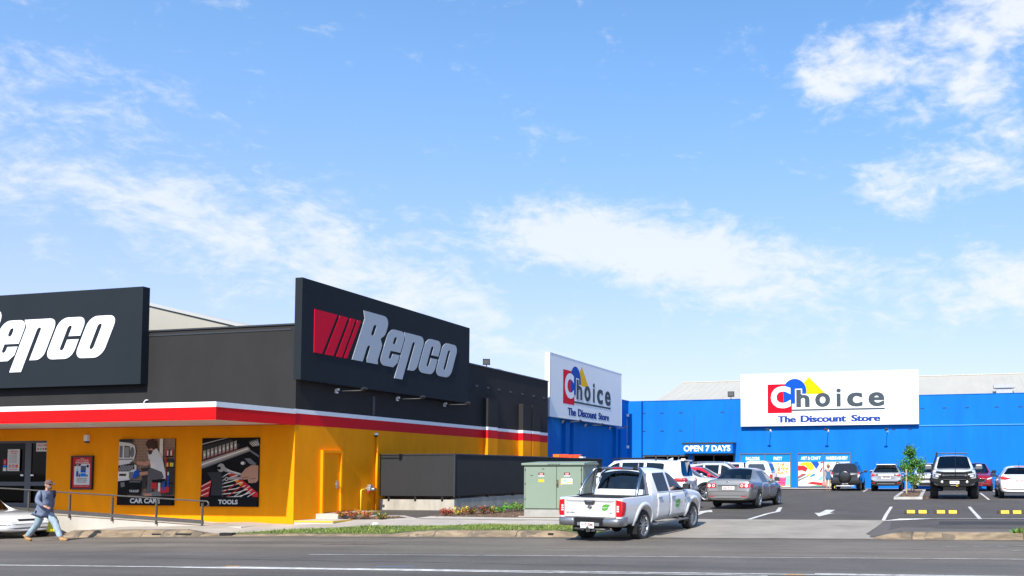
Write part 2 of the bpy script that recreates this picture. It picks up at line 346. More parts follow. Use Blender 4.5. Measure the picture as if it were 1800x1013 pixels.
# ------------------------------------------------------------------ ground, road, car park
def ground():
    xs = [-900, -400, -200, -120]+[-80+4*i for i in range(31)]+[60, 120, 250, 500, 900]; ys = [-900, -300, -120, -60, -30, -15, 0, 10, 18]+[22, 22.3, 25, 27, 29.5, 33, 36, 43, 60, 80, 120, 250, 600, 1200]
    mb = MB(); vs = [(x, y, (gdrive(x, y) if y >= 22 else zr(x))-.09) for y in ys for x in xs]; n = len(xs)
    mb.add(vs, [(j*n+i, j*n+i+1, (j+1)*n+i+1, (j+1)*n+i) for j in range(len(ys)-1) for i in range(n-1)], 0, False)
    tag(mb.build('ground', ground_m), kind='structure')
ground()
zroad = lambda x, y: zr(x)
tag(sheet('road', [(-90, -12), (70, -12), (70, 21.95), (-26.2, 21.95), (-27.2, 23.3), (-90, 23.3)], zroad, 0, road_m, (3, 3)), kind='structure')
tag(sheet('car_park', [(-19.98, 26.9), (-19.98, 59.9), (40, 59.9), (40, 25.0), (-1.2, 23.6), (-1.45, 27.35), (-8.8, 27.35), (-8.9, 26.1), (-16.3, 26.5)], gland, 0, lot_m, (1.5, 1.2)), kind='structure')
def drive_h(x, y): return gdrive(x, y)
tag(sheet('driveway', [(-8.95, 21.95), (-1.3, 21.95), (-1.75, 23.2), (-1.5, 27.4), (-8.9, 27.4)], drive_h, .012, drive_m, (.9, .6)), kind='structure')
tag(sheet('verge', [(-1.7, 22.35), (40, 22.35), (40, 25.2), (-1.2, 23.9), (-1.3, 27.2), (-1.75, 27.2), (-1.75, 23.2)], gland, -.006, mat('worn_verge', (.115, .10, .088), .9, var=.3, vscale=1.2, bump=.4), (.9, .5)), kind='structure')
tag(sheet('asphalt_patch', [(.05, 25.05), (18, 26.1), (18, 27.2), (.05, 26.2)], gland, .006, patch_m, (1, .6)), kind='structure')
def kerb(name, xs, hs, y0=21.93, deep=.42):      # rolled kerb: gutter lip, face, rounded top
    mb = MB(); prof = [(0, 0), (.05, .0), (.10, .25), (.16, .68), (.22, .92), (.30, 1.0), (deep, 1.0), (deep, -1.2)]; vs = []
    random.seed(4); st = []
    n = max(2, int((xs[-1]-xs[0])/.45))
    for i in range(n+1):
        x = xs[0]+(xs[-1]-xs[0])*i/n; h = interp(x, xs, hs); st.append(x)
        for dy, k in prof:
            z = zr(x)+.006+(k*h if k > 0 else 0)+(random.uniform(-.006, .006) if k > .2 else 0)
            if k < 0: z = zr(x)-.05
            vs.append((x, y0+dy, z))
    m = len(prof)
    mb.add(vs, [(i*m+j, (i+1)*m+j, (i+1)*m+j+1, i*m+j+1) for i in range(n) for j in range(m-1)]+[tuple(range(m)), tuple(n*m+j for j in range(m))], 0, False)
    o = tag(mb.build(name, kerb_m), kind='structure'); jm = MB(); x = xs[0]+.9
    while x < min(xs[-1], 12)-.2:
        h = interp(x, xs, hs); q = [(x, y0+dy, zr(x)+.011+k*h) for dy, k in prof[1:-1]]; q2 = [(px+.022+random.uniform(0, .01), py, pz) for px, py, pz in q]; n_ = len(q)
        if h > .1: jm.add(q+q2, [(i, i+1, n_+i+1, n_+i) for i in range(n_-1)])
        x += random.uniform(2.1, 2.7)
    tag(jm.build('kerb_joint', mat('kerb_joint_dark', (.07, .055, .042), .95)), kind='structure')
    random.seed(int(abs(xs[0])*10)); st_ = MB()       # tyre scuffs and run-off stains with ragged outlines
    for k in range(26):
        x = random.uniform(xs[0]+.6, min(xs[-1], 10)-.6); h = interp(x, xs, hs); w = random.uniform(.06, .45)
        if h < .1: continue
        top = random.choice((4, 5, 5)); a_ = [(x+w*(.5-random.random()*.5) if i in (1, top) else x+random.uniform(-.03, .03), y0+prof[i][0], zr(x)+.0095+prof[i][1]*h) for i in range(1, top+1)]; b_ = [(px+w*random.uniform(.6, 1.1), py, pz) for px, py, pz in a_]; n_ = len(a_); st_.add(a_+b_, [(i, i+1, n_+i+1, n_+i) for i in range(n_-1)])
    tag(st_.build('kerb_stain', mat('kerb_stain', (.15, .115, .08), .95, var=.5, vscale=5)), kind='structure'); return o
kerb('kerb', [-26.2, -25.8, -21.6, -20.6, -14.6, -13.6, -9.6, -8.9], [.03, .20, .19, .045, .05, .15, .15, .03])
kerb('kerb', [-1.5, -.9, 40], [.03, .16, .16])
mb = MB(); pts = [(-26.05, 21.95), (-26.25, 22.3), (-27.12, 23.32), (-27.12, 23.56)]
for (xa, ya), (xb, yb) in zip(pts, pts[1:]): mb.add([(xa, ya, zr(xa)-.1), (xb, yb, zr(xb)-.1), (xb, yb, gland(xb, max(yb, 22.3))+.016), (xa, ya, gland(xa, max(ya, 22.3))+.016), (xa+.25, ya+.12, gland(xa, max(ya, 22.3))+.016), (xb+.25, yb+.12, gland(xb, max(yb, 22.3))+.016)], [(0, 1, 2, 3), (3, 2, 5, 4)])
tag(mb.build('kerb', kerb_m), kind='structure')
joint_m = mat('stormwater_hole', (.01, .01, .01), .9)
for i, (x, w) in enumerate(((-22.6, .32), (-21.75, .55), (-20.2, .42), (-9.9, .14))):
    mb = MB(); z = zr(x); mb.box(x, x+w, 22.03, 22.2, z+.03, z+.105); tag(mb.build('drain_opening', joint_m), ['narrow dark drain slot in the kerb below the ramp rail end', 'wide dark drain slot in the kerb below the tools poster', 'dark drain slot in the low kerb by the orange corner', 'small round dark outlet hole in the kerb beside the white ute'][i], 'drain')
tag(sheet('footpath', [(-26.2, 22.36), (-20.3, 22.36), (-19.1, 23.1), (-16.5, 24.3), (-8.95, 24.3), (-8.95, 25.9), (-13.3, 26.05), (-16.4, 26.4), (-17.6, 27.4), (-19.98, 27.4), (-19.98, 24.86), (-27.1, 24.86), (-27.1, 23.3)], gland, .014, conc, (.9, .6)), kind='structure')
tag(sheet('path_edge', [(-16.6, 26.45), (-13.3, 26.1), (-8.95, 25.95), (-8.95, 26.6), (-13.2, 26.75), (-16.4, 27.15)], gland, .022, conc_white, (.9, .6)), kind='structure')
tag(sheet('garden_soil', [(-19.4, 26.05), (-17.9, 26.15), (-17.0, 26.6), (-17.6, 27.0), (-19.4, 26.95)], gland, .03, mulch_m, (.3, .3)), kind='structure')
tag(sheet('garden_soil', [(-16.6, 27.15), (-13.3, 26.75), (-10.4, 26.6), (-10.4, 28.9), (-13.5, 29.6), (-15.6, 29.1)], gland, .03, mulch_m, (.4, .4)), kind='structure')
tag(sheet('grass_soil', [(-20.3, 22.33), (-8.98, 22.33), (-8.98, 24.28), (-16.5, 24.28), (-19.1, 23.08)], gland, .008, mat('grass_soil', (.085, .115, .03), .95, var=.4, vscale=7), (.6, .4)), kind='structure')
def grass():
    random.seed(12); mb = MB()
    def inside(x, y):
        if x < -19.1: return y < 22.33+(x+20.3)*.62
        if x < -16.5: return y < 23.08+(x+19.1)*.46
        return y < 24.3
    n = 0
    while n < 9000:
        x = random.uniform(-20.2, -9.0); y = random.uniform(22.36, 24.28)
        if not inside(x, y) or (-14.6 < x < -12.9 and y < 22.75): continue
        if x > -14 and y < 22.62 and random.random() < .5: continue
        clump = .5+.5*math.sin(x*2.3+1.3*math.sin(y*3.1))*math.cos(y*2.2+x*.7)
        if random.random() > .45+.55*clump: continue
        n += 1
        z = gland(x, y)+.006; a = random.uniform(0, 2*PI); h = random.uniform(.03, .075)*(.6+.7*clump); w = random.uniform(.006, .012); l = Vector((random.gauss(0, .035), random.gauss(0, .035), 0))
        d = Vector((math.cos(a), math.sin(a), 0))*w; p = Vector((x, y, z))
        mb.add([p-d, p+d, p+l*.5+d*.6+Vector((0, 0, h*.6)), p+l+Vector((0, 0, h))], [(0, 1, 2), (0, 2, 3)], random.choice((0, 0, 1, 2)))
    tag(mb.build('grass', [mat('grass_blade', (.16, .225, .035), .7), mat('grass_blade_pale', (.27, .29, .065), .7), mat('grass_blade_deep', (.075, .145, .022), .7)], fix=False), kind='stuff')
grass()
# painted road lines and car-park markings (thin paint sheets)
def strip(name, a, b, w, fn, m=paint_white, off=.005):
    a = Vector(a[:2]); b = Vector(b[:2]); d = (b-a).normalized(); q = Vector((-d.y, d.x))*w/2
    return tag(sheet(name, [tuple(a-q), tuple(b-q), tuple(b+q), tuple(a+q)], fn, off, m, (1.5, .8)), kind='structure')
strip('edge_line', (-13.0, 16.68), (36, 18.9), .055, zroad)
strip('centre_line', (-30, 13.55), (36, 15.45), .10, zroad)
tag(sheet('median_marking', [(-13.9, 13.86), (-6.0, 13.98), (-6.0, 14.06), (-12.6, 14.2)], zroad, .006, paint_white, (1.5, .8)), kind='structure')
strip('centre_line', (-6.2, 14.02), (-2.6, 14.10), .07, zroad, off=.008)
strip('centre_line', (-1.9, 14.45), (36, 15.05), .12, zroad, off=.008)
for x, y in ((1.0, 20.0), (2.0, 20.3), (2.35, 19.1)): tag(sheet('faded_marking', [(x-1, y), (x+.5, y+.06), (x+.45, y+.14), (x-.9, y+.1)], zroad, .005, mat('worn_road_paint', (.30, .29, .275), .85, var=.6, vscale=7, dark=(.11, .108, .105)), (.5, .3)), kind='structure')
tag(sheet('faded_marking', [(-9.9, 14.5), (-9.2, 14.62), (-9.2, 14.68), (-9.9, 14.56)], zroad, .005, mat('blue_survey_paint', (.16, .25, .40), .85), (.5, .3)), kind='structure')
for x, y in ((-12.9, 14.2), (-2.35, 14.25)): tag(sheet('survey_mark', [(x, y), (x+.3, y+.02), (x+.3, y+.1), (x, y+.08)], zroad, .007, mat('orange_survey_paint', (.62, .30, .06), .85), (.5, .3)), kind='structure')
tag(sheet('oil_stain', [(-14.6, 19.2), (-13.4, 19.3), (-13.0, 19.6), (-13.9, 19.75), (-14.8, 19.5)], zroad, .004, mat('rust_stain', (.135, .10, .07), .9, var=.5, vscale=4), (.5, .4)), kind='structure')
random.seed(21); tar = mat('tar_seal', (.020, .020, .021), .6)
def crack(x0, y0, x1, y1, w=.018):
    n = 14; mb = MB(); P = []
    for i in range(n+1): t = i/n; P.append((x0+(x1-x0)*t+random.gauss(0, .10), y0+(y1-y0)*t+random.gauss(0, .05)))
    for (xa, ya), (xb, yb) in zip(P, P[1:]):
        q = Vector((-(yb-ya), xb-xa, 0)).normalized()*w*random.uniform(.3, .8); mb.add([(xa-q.x, ya-q.y, zr(xa)+.005), (xb-q.x, yb-q.y, zr(xb)+.005), (xb+q.x, yb+q.y, zr(xb)+.005), (xa+q.x, ya+q.y, zr(xa)+.005)], [(0, 1, 2, 3)])
    tag(mb.build('road_crack', tar), kind='structure')
for c in ((-22, 19.6, -12, 20.4), (-9, 18.6, 1, 19.2), (-16, 15.6, -5, 15.2), (-19, 21.3, -11, 21.4)): crack(*c)
tag(sheet('gutter_dirt', [(-25.9, 21.62), (-9, 21.7), (-1.5, 21.72), (36, 21.6), (36, 21.94), (-25.9, 21.94)], zroad, .0045, mat('gutter_dirt', (.17, .135, .095), .95, var=.6, vscale=1.6, bump=.5, bscale=40, dark=(.085, .075, .062)), (2, .2)), kind='structure')
mark = lambda a, b, w=.11: strip('bay_line', a, b, w, gland)
mark((-1.55, 27.15), (-1.64, 34.2)); mark((1.21, 27.3), (1.15, 34.6)); strip('bay_line', (-1.55, 27.1), (14, 28.7), .1, gland, off=.022)
mark((2.2, 41.2), (2.29, 51.2), .1); mark((3.28, 58.5), (3.17, 50.5), .1); mark((-4.1, 52.6), (-4.3, 58.5), .1); mark((-1.9, 52.6), (-1.95, 58.5), .1); mark((-7.6, 55.2), (-4.0, 55.0), .08)
tag(sheet('bay_line', [(-5.72, 27.45), (-5.58, 27.45), (-5.2, 30.6), (-5.55, 33.2), (-5.68, 33.15), (-5.36, 30.6)], gland, .006, paint_white, (.7, .7)), kind='structure')
def arrow(cx, y0, y1, sgn, w=.10):       # straight arrow, pointing along sgn*Y
    L_ = abs(y1-y0); b = y0 if sgn > 0 else y1
    P = [(-w, 0), (w, 0), (w, .55), (.34, .55), (0, 1), (-.34, .55), (-w, .55)]
    pts = [(cx+u*1.0, b+sgn*v*L_) for u, v in P]
    tag(sheet('lane_arrow', pts, gland, .006, paint_white, (.5, .5)), kind='structure')
arrow(-3.62, 28.6, 31.9, -1, .16); arrow(-7.75, 28.4, 31.2, 1, .16)
tag(sheet('walkway', [(-20.7, 57.2), (-5.0, 57.2), (-5.0, 59.95), (-20.7, 59.95)], gland, .05, conc, (1.5, 1)), kind='structure')
tag(sheet('wall_apron', [(-4.9, 59.2), (30, 59.2), (30, 59.95), (-4.9, 59.95)], gland, .03, conc, (1.5, 1)), kind='structure')

# ------------------------------------------------------------------ charcoal and orange parts shop
SX_, FY, EY = -20.0, 24.88, 44.38      # side wall plane, front wall plane, end of side wall
Z0, Z1, Z2, Z3 = 3.51, 3.88, 4.02, 6.75
def shop():
    b = empty('shop_building', (-20, 24.88, .3), 0, 'charcoal and orange painted corner shop with a red and white band and street awning', 'shop')
    def part(name, mb, m): o = mb.build(name, m); o.parent = b; o.matrix_parent_inverse = Matrix.Translation(-b.location); return o
    X0 = -48
    mb = MB()      # lower wall with a door opening at the left
    mb.box(-30.1, -20.0, FY, FY+.25, -.2, Z0); mb.box(X0, -33.2, FY, FY+.25, -.8, Z0); mb.box(-33.2, -30.1, FY, FY+.25, 3.1, Z0)
    mb.box(-20.25, -20.0, FY+.25, EY, -.2, Z0)
    part('lower_wall', mb, orange)
    mb = MB(); mb.box(-20.25, -19.997, FY, EY, Z0, Z1); mb.box(X0, -20.25, FY+.003, FY+.25, Z0, Z1); part('red_band', mb, red_p)
    mb = MB(); mb.box(-20.25, -19.994, FY, EY, Z1, Z2); mb.box(X0, -20.25, FY+.003, FY+.25, Z1, Z2); part('white_band', mb, white_p)
    mb = MB(); mb.box(X0, -20.0, FY, FY+.25, Z2, Z3); mb.box(-20.25, -20.0, FY+.25, EY, Z2, Z3); mb.box(X0, -47.75, FY+.25, EY, -.5, Z3); mb.box(-47.75, -20.25, EY-.25, EY, -.5, Z3)
    part('upper_wall', mb, dark_grey)
    mb = MB(); mb.box(X0-.03, -19.96, FY-.04, FY+.29, Z3, Z3+.05); mb.box(-20.29, -19.96, FY+.29, EY, Z3, Z3+.05); mb.box(-26, -20.2, FY-.02, FY, Z3-.16, Z3-.11)
    part('parapet_capping', mb, charcoal)
    # awning
    a = MB(); a.box(X0, -20.0, 21.60, FY, 3.62, 3.95); aw = part('awning', a, charcoal)
    m_ = MB(); m_.box(X0, -20.003, 21.64, FY, 3.53, 3.6); s_ = m_.build('soffit', soffit_m, aw)
    m_ = MB(); m_.box(X0, -19.985, 21.56, 21.60, 3.49, 3.86); m_.box(-20.0, -19.985, 21.60, FY-.003, 3.49, 3.86); m_.box(X0, -19.978, 21.552, 21.56, 3.53, 3.545); m_.build('red_fascia', red_fascia, aw)
    m_ = MB(); m_.box(X0, -19.975, 21.55, 21.62, 3.86, 4.01); m_.box(-20.02, -19.975, 21.62, FY-.003, 3.86, 4.01); m_.build('white_fascia', white_p, aw)
    for q in aw.children: q.matrix_parent_inverse = Matrix.Identity(4)
    for x in (-31.3, -26.4): m_ = MB(); m_.box(x-.25, x+.25, 23.1, 23.3, 3.47, 3.53); o = m_.build('awning_light', white_p, aw)
    # pilasters with their bands
    for y0, y1 in ((37.34, 38.27), (40.93, 41.90), (42.03, 42.90)):
        p = MB(); e = .24; x1 = -20+e
        p.box(-20, x1, y0, y1, .3, Z0, 0); p.box(-20, x1+.002, y0-.002, y1+.002, Z0, Z1, 1); p.box(-20, x1+.003, y0-.003, y1+.003, Z1, Z2, 2); p.box(-20, x1, y0, y1, Z2, 5.33, 3)
        part('pilaster', p, [orange, red_p, white_p, dark_grey])
    # weep vents high on the side wall
    for px, py in ((147, 305), (225, 318), (298, 332), (380, 347), (460, 362), (537, 375), (607, 388)):
        q = ray_at(800+px/3.897, 600+py/3.897, X=-20); v = MB(); v.box(-20.0, -19.985, q.y-.14, q.y+.14, q.z-.035, q.z+.035); part('wall_vent', v, black)
    v = MB(); v.box(-20.0, -19.98, 28.95, 29.1, 4.05, 4.75); part('wall_plate', v, black)
    # side door with frame
    dr = MB(); dr.box(-20.0, -19.965, 26.24, 27.12, .63, 2.62); d = part('side_door', dr, orange)
    fr = MB(); fr.box(-20.0, -19.90, 26.15, 26.24, .6, 2.72); fr.box(-20.0, -19.90, 27.12, 27.21, .6, 2.72); fr.box(-20.0, -19.90, 26.24, 27.12, 2.62, 2.72); part('door_frame', fr, orange)
    h = MB(); h.tube([(-19.965, 26.98, 1.56), (-19.90, 26.98, 1.56), (-19.88, 26.95, 1.56), (-19.88, 26.80, 1.56)], .017); h.bbox(-19.965, -19.945, 26.93, 27.03, 1.42, 1.68, .008); h.build('handle', steel, d)
    # landings and their yellow nosing
    s = MB(); s.box(-19.99, -19.15, 25.95, 28.3, .2, .60); s.box(-19.99, -18.55, 24.9, 25.94, .1, .43); part('landing', s, conc_white)
    s = MB(); s.box(-19.15, -19.135, 25.95, 28.3, .55, .604); s.box(-18.55, -18.535, 24.9, 25.94, .385, .434); s.box(-19.985, -18.55, 24.885, 24.897, .385, .434); part('landing_edge', s, paint_yellow)
    # glass entry
    f = MB()
    for x0, x1, z0, z1 in ((-33.2, -30.1, 3.02, 3.1), (-30.18, -30.1, .72, 3.02), (-31.12, -30.86, .72, 3.02), (-33.2, -33.1, .72, 3.02), (-33.1, -31.12, .72, .92), (-30.86, -30.18, .72, .92), (-33.1, -31.12, 1.52, 1.66), (-30.86, -30.18, 1.52, 1.66)): f.box(x0, x1, FY+.06, FY+.13, z0, z1)
    e = part('entry_door', f, mat('door_frame_grey', (.07, .08, .095), .5))
    for x0, x1 in ((-33.1, -31.12), (-30.86, -30.18)):
        for z0, z1 in ((.92, 1.52), (1.66, 3.02)): g = MB(); g.box(x0, x1, FY+.09, FY+.10, z0, z1); g.build('glass', dark_glass, e)
    for x in (-31.22, -30.77): g = MB(); g.bbox(x-.06, x+.06, FY+.03, FY+.06, 1.86, 1.92, .01); g.build('door_sensor', letter_white, e)
    for q in e.children: q.matrix_parent_inverse = Matrix.Identity(4)
    g = MB(); g.box(-33.6, -29.6, FY+.25, FY+5, .55, .7, 0); g.box(-33.6, -29.6, FY+4.9, FY+5, .7, 3.4, 1); g.box(-33.7, -33.6, FY+.25, FY+5, .6, 3.4, 1); g.box(-29.6, -29.5, FY+.25, FY+5, .6, 3.4, 1); g.box(-33.6, -29.6, FY+.25, FY+5, 3.3, 3.4, 1)
    random.seed(3)
    for k in range(46):
        x = random.uniform(-33.2, -30.0); z = random.uniform(.9, 2.8); y = FY+random.uniform(2.4, 3.4); w = random.uniform(.06, .22); g.box(x, x+w, y, y+.2, z, z+random.uniform(.04, .18), random.choice((2, 3, 4, 5)))
    part('entry_interior', g, [mat('shop_floor', (.25, .23, .2), .4), interior, mat('stock_red', (.3, .02, .02), .6), mat('stock_white', (.5, .5, .5), .6), mat('stock_grey', (.12, .12, .13), .6), mat('stock_blue', (.03, .07, .2), .6)])
    # roof behind the parapet, ridge running back
    r = MB(); zr_, ze, xr, xe = 8.72, 6.95, -30.3, -22.9
    yf, yb = 27.6, 44.0
    gx = -37.7
    r.poly([(xe, yf, ze), (xr, yf, zr_), (gx, yf, ze)], 2); r.poly([(xe, yf, ze), (xe, yb, ze), (xr, yb, zr_), (xr, yf, zr_)], 0); r.poly([(gx, yf, ze), (gx, yb, ze), (xr, yb, zr_), (xr, yf, zr_)], 0)
    r.box(gx, xe, yf, yb, 6.4, ze, 0)
    for s in (-1, 1):      # barge capping
        a = Vector((xr, yf, zr_+.05)); c = Vector(((xe if s > 0 else gx), yf, ze+.05)); d = (c-a)
        r.prism([a+Vector((0, -.08, 0)), c+Vector((0, -.08, 0)), c+Vector((0, -.08, -.12)), a+Vector((0, -.08, -.12))], (0, .2, 0), 1)
    part('roof', r, [roof_m, mat('barge_paint', (.42, .42, .41), .6), mat('gable_cladding', (.37, .35, .30), .7, var=.05, vscale=1)])
    v = MB(); q = ray_at(869, 650, X=-21.4); v.lathe([(0, .3), (.3, .28), (.5, .2), (.55, .1), (.45, .0), (.45, -.6)], 16, 'z', (q.x, q.y, q.z-.25)); part('roof_vent', v, steel)
    return b
shop()

# ramp with its handrail in front of the shop
def ramp():
    def rz(x, y): return interp(x, [-60, -31.5, -22.2, -20.6], [.74, .74, .31, .30])
    mb = MB(); n = 30; xs = [-46+(-20.8+46)*i/n for i in range(n+1)]
    vs = []
    for x in xs:
        z = rz(x, 0); vs += [(x, 23.55, zr(x)-.1), (x, 23.55, z), (x, FY-.003, z), (x, FY-.003, zr(x)-.1)]
    mb.add(vs, [(i*4+j, i*4+4+j, i*4+5+j, i*4+1+j) for i in range(n) for j in range(3)]+[(0, 1, 2, 3), (4*n, 4*n+1, 4*n+2, 4*n+3)])
    tag(mb.build('ramp', conc_white), kind='structure')
    h = empty('handrail', (-22.2, 23.5, .35), 0, 'long dark grey metal handrail sloping along the ramp beside the orange wall', 'handrail')
    inv = Matrix.Translation(-h.location); Y = 23.5
    top = lambda x: rz(x, 0)+.78
    def P(name, m_): o = m_.build(name, rail_m, h); o.matrix_parent_inverse = inv; return o
    xs = [-46, -38, -34, -30.4, -28, -25.2, -22.15]
    m_ = MB(); m_.tube(smooth_path([(x, Y-.05, top(x)) for x in xs], 3)+[(-22.0, Y-.05, top(-22.1)-.0), (-21.93, Y-.05, top(-22)-.05), (-21.93, Y-.05, top(-22)-.13), (-22.0, Y-.05, top(-22)-.17)], .024, 10); P('top_rail', m_)
    m_ = MB()
    for i in range(len(xs)-1):
        a, c = xs[i], xs[i+1]
        m_.prism([(a, Y-.015, rz(a, 0)+.07), (c, Y-.015, rz(c, 0)+.07), (c, Y-.015, rz(c, 0)+.19), (a, Y-.015, rz(a, 0)+.19)], (0, .03, 0))
    P('kick_rail', m_)
    for x in (-22.2, -23.95, -25.68, -27.4, -29.1, -30.9, -32.6, -34.3): 
        m_ = MB(); m_.box(x-.025, x+.025, Y-.025, Y+.025, rz(x, 0)-.05, top(x)-.07); m_.tube([(x, Y, top(x)-.09), (x+.05, Y-.02, top(x)-.07), (x+.06, Y-.05, top(x))], .009, 6); P('post', m_)
ramp()

# gas pipes on the side wall
def pipes():
    g = empty('gas_pipe', (-19.9, 28.35, .5), 0, 'yellow painted gas pipes and meter on the side of the orange wall', 'pipe'); inv = Matrix.Translation(-g.location)
    m_ = MB(); m_.tube([(-19.93, 28.28, .5), (-19.93, 28.28, 1.30), (-19.93, 28.31, 1.34), (-19.93, 28.6, 1.36)], .03); m_.tube([(-19.93, 29.0, 1.36), (-19.93, 29.2, 1.36)], .03); o = m_.build('pipe', paint_yellow, g); o.matrix_parent_inverse = inv
    m_ = MB(); m_.bbox(-19.99, -19.8, 28.6, 29.0, 1.30, 1.42, .02); m_.bbox(-19.98, -19.84, 28.7, 28.85, 1.40, 1.52, .02); m_.tube([(-19.85, 28.75, 1.36), (-19.70, 28.75, 1.36)], .04); o = m_.build('meter', steel, g); o.matrix_parent_inverse = inv
    m_ = MB(); m_.box(-19.86, -19.80, 28.55, 28.62, 1.24, 1.30); o = m_.build('valve', mat('valve_red', (.5, .02, .03), .5), g); o.matrix_parent_inverse = inv
    c = MB(); c.tube([(-19.94, 29.2, .45), (-19.94, 29.2, 3.25)], .045); c.tube([(-19.94, 29.2, 1.3), (-19.94, 29.05, 1.3)], .03)
    tag(c.build('downpipe', orange), 'thin orange vertical pipe on the orange side wall by the dark enclosure', 'pipe')
    c = empty('security_camera', (-19.95, 29.15, 3.36), 0, 'small white dome camera high on the orange side wall', 'camera')
    m_ = MB(); m_.lathe([(0, .05), (.07, .05), (.08, 0), (.07, -.03)], 14, 'z'); m_.build('housing', white_p, c); m_ = MB(); m_.lathe([(.07, -.03), (.055, -.08), (0, -.11)], 14, 'z'); m_.build('dome', black, c)
    c = empty('security_camera', (-28.3, FY-.04, 3.12), 0, 'white boxy sensor on the orange wall above the framed poster', 'camera')
    m_ = MB(); m_.bbox(-.08, .08, -.07, .04, -.06, .16, .02); m_.build('housing', white_p, c); m_ = MB(); m_.bbox(-.07, .07, -.06, .03, -.12, -.061, .015); m_.build('lens', mat('dark_blue_lens', (.02, .03, .12), .2), c)
    m_ = MB(); m_.tube([(-25.92, FY-.06, 4.0), (-25.92, FY-.06, 4.36), (-25.86, FY-.06, 4.42), (-25.8, FY-.01, 4.42)], .022); tag(m_.build('vent_pipe', white_p), 'thin white pipe standing on the awning beside the left dark sign', 'pipe')
pipes()

# dark ribbed enclosure on a concrete plinth
def enclosure():
    y0, x1, yb = 29.45, -16.9, 44.3
    g = empty('enclosure_fence', (-16.9, 29.45, .6), 0, 'black ribbed metal enclosure screen on a concrete plinth beside the orange wall', 'fence'); inv = Matrix.Translation(-g.location)
    rib = mat('ribbed_black_steel', (.023, .023, .0235), .7, var=.12, vscale=1.5)
    def ribs(a, b, horiz):
        m_ = MB(); pitch = .056; n = int(abs(b-a)/pitch); vs = []
        for i in range(n*4+1):
            t = a+(b-a)*i/(n*4); d = (0, 0, .014, .014)[i % 4]
            for z in ((1.10, 2.60) if horiz else (1.10, 2.60)): vs.append((t, y0-d, z) if horiz else (x1+d, t, z))
        m_.add(vs, [(2*i, 2*i+2, 2*i+3, 2*i+1) for i in range(n*4)]); return m_
    for a in (ribs(-19.96, x1, True), ribs(y0, yb, False)): o = a.build('ribbed_panel', rib, g); o.matrix_parent_inverse = inv
    m_ = MB(); m_.box(-19.97, x1+.03, y0-.035, y0+.03, 2.60, 2.64); m_.box(x1-.03, x1+.03, y0+.03, yb, 2.60, 2.64); m_.box(x1-.02, x1+.025, y0-.025, y0+.02, 1.05, 2.6); o = m_.build('top_rail', charcoal, g); o.matrix_parent_inverse = inv
    for i in range(7):
        y = y0+.4+i*2.2; m_ = MB(); m_.box(x1-.12, x1-.02, y-.05, y+.05, .9, 2.55); o = m_.build('post', black, g); o.matrix_parent_inverse = inv
    for x in (-19.6, -18.5, -17.4): m_ = MB(); m_.box(x-.04, x+.04, y0+.02, y0+.10, .9, 2.55); o = m_.build('post', black, g); o.matrix_parent_inverse = inv
    m_ = MB(); m_.box(-19.96, x1-.32, y0+.34, y0+.38, .9, 1.25); m_.box(x1-.32, x1-.28, y0+.34, yb, .9, 1.25); o = m_.build('gap_backing', black, g); o.matrix_parent_inverse = inv  # black backing boards added to keep the gap below the panels dark
    m_ = MB(); m_.box(-19.98, x1-.01, y0+.02, y0+.22, .4, .97); m_.box(x1-.25, x1-.012, y0+.22, yb, .4, 1.0); o = m_.build('plinth', mat('plinth_concrete', (.42, .385, .32), .85, var=.3, vscale=1.6, stretch=(2, 2, .5)), g); o.matrix_parent_inverse = inv
enclosure()

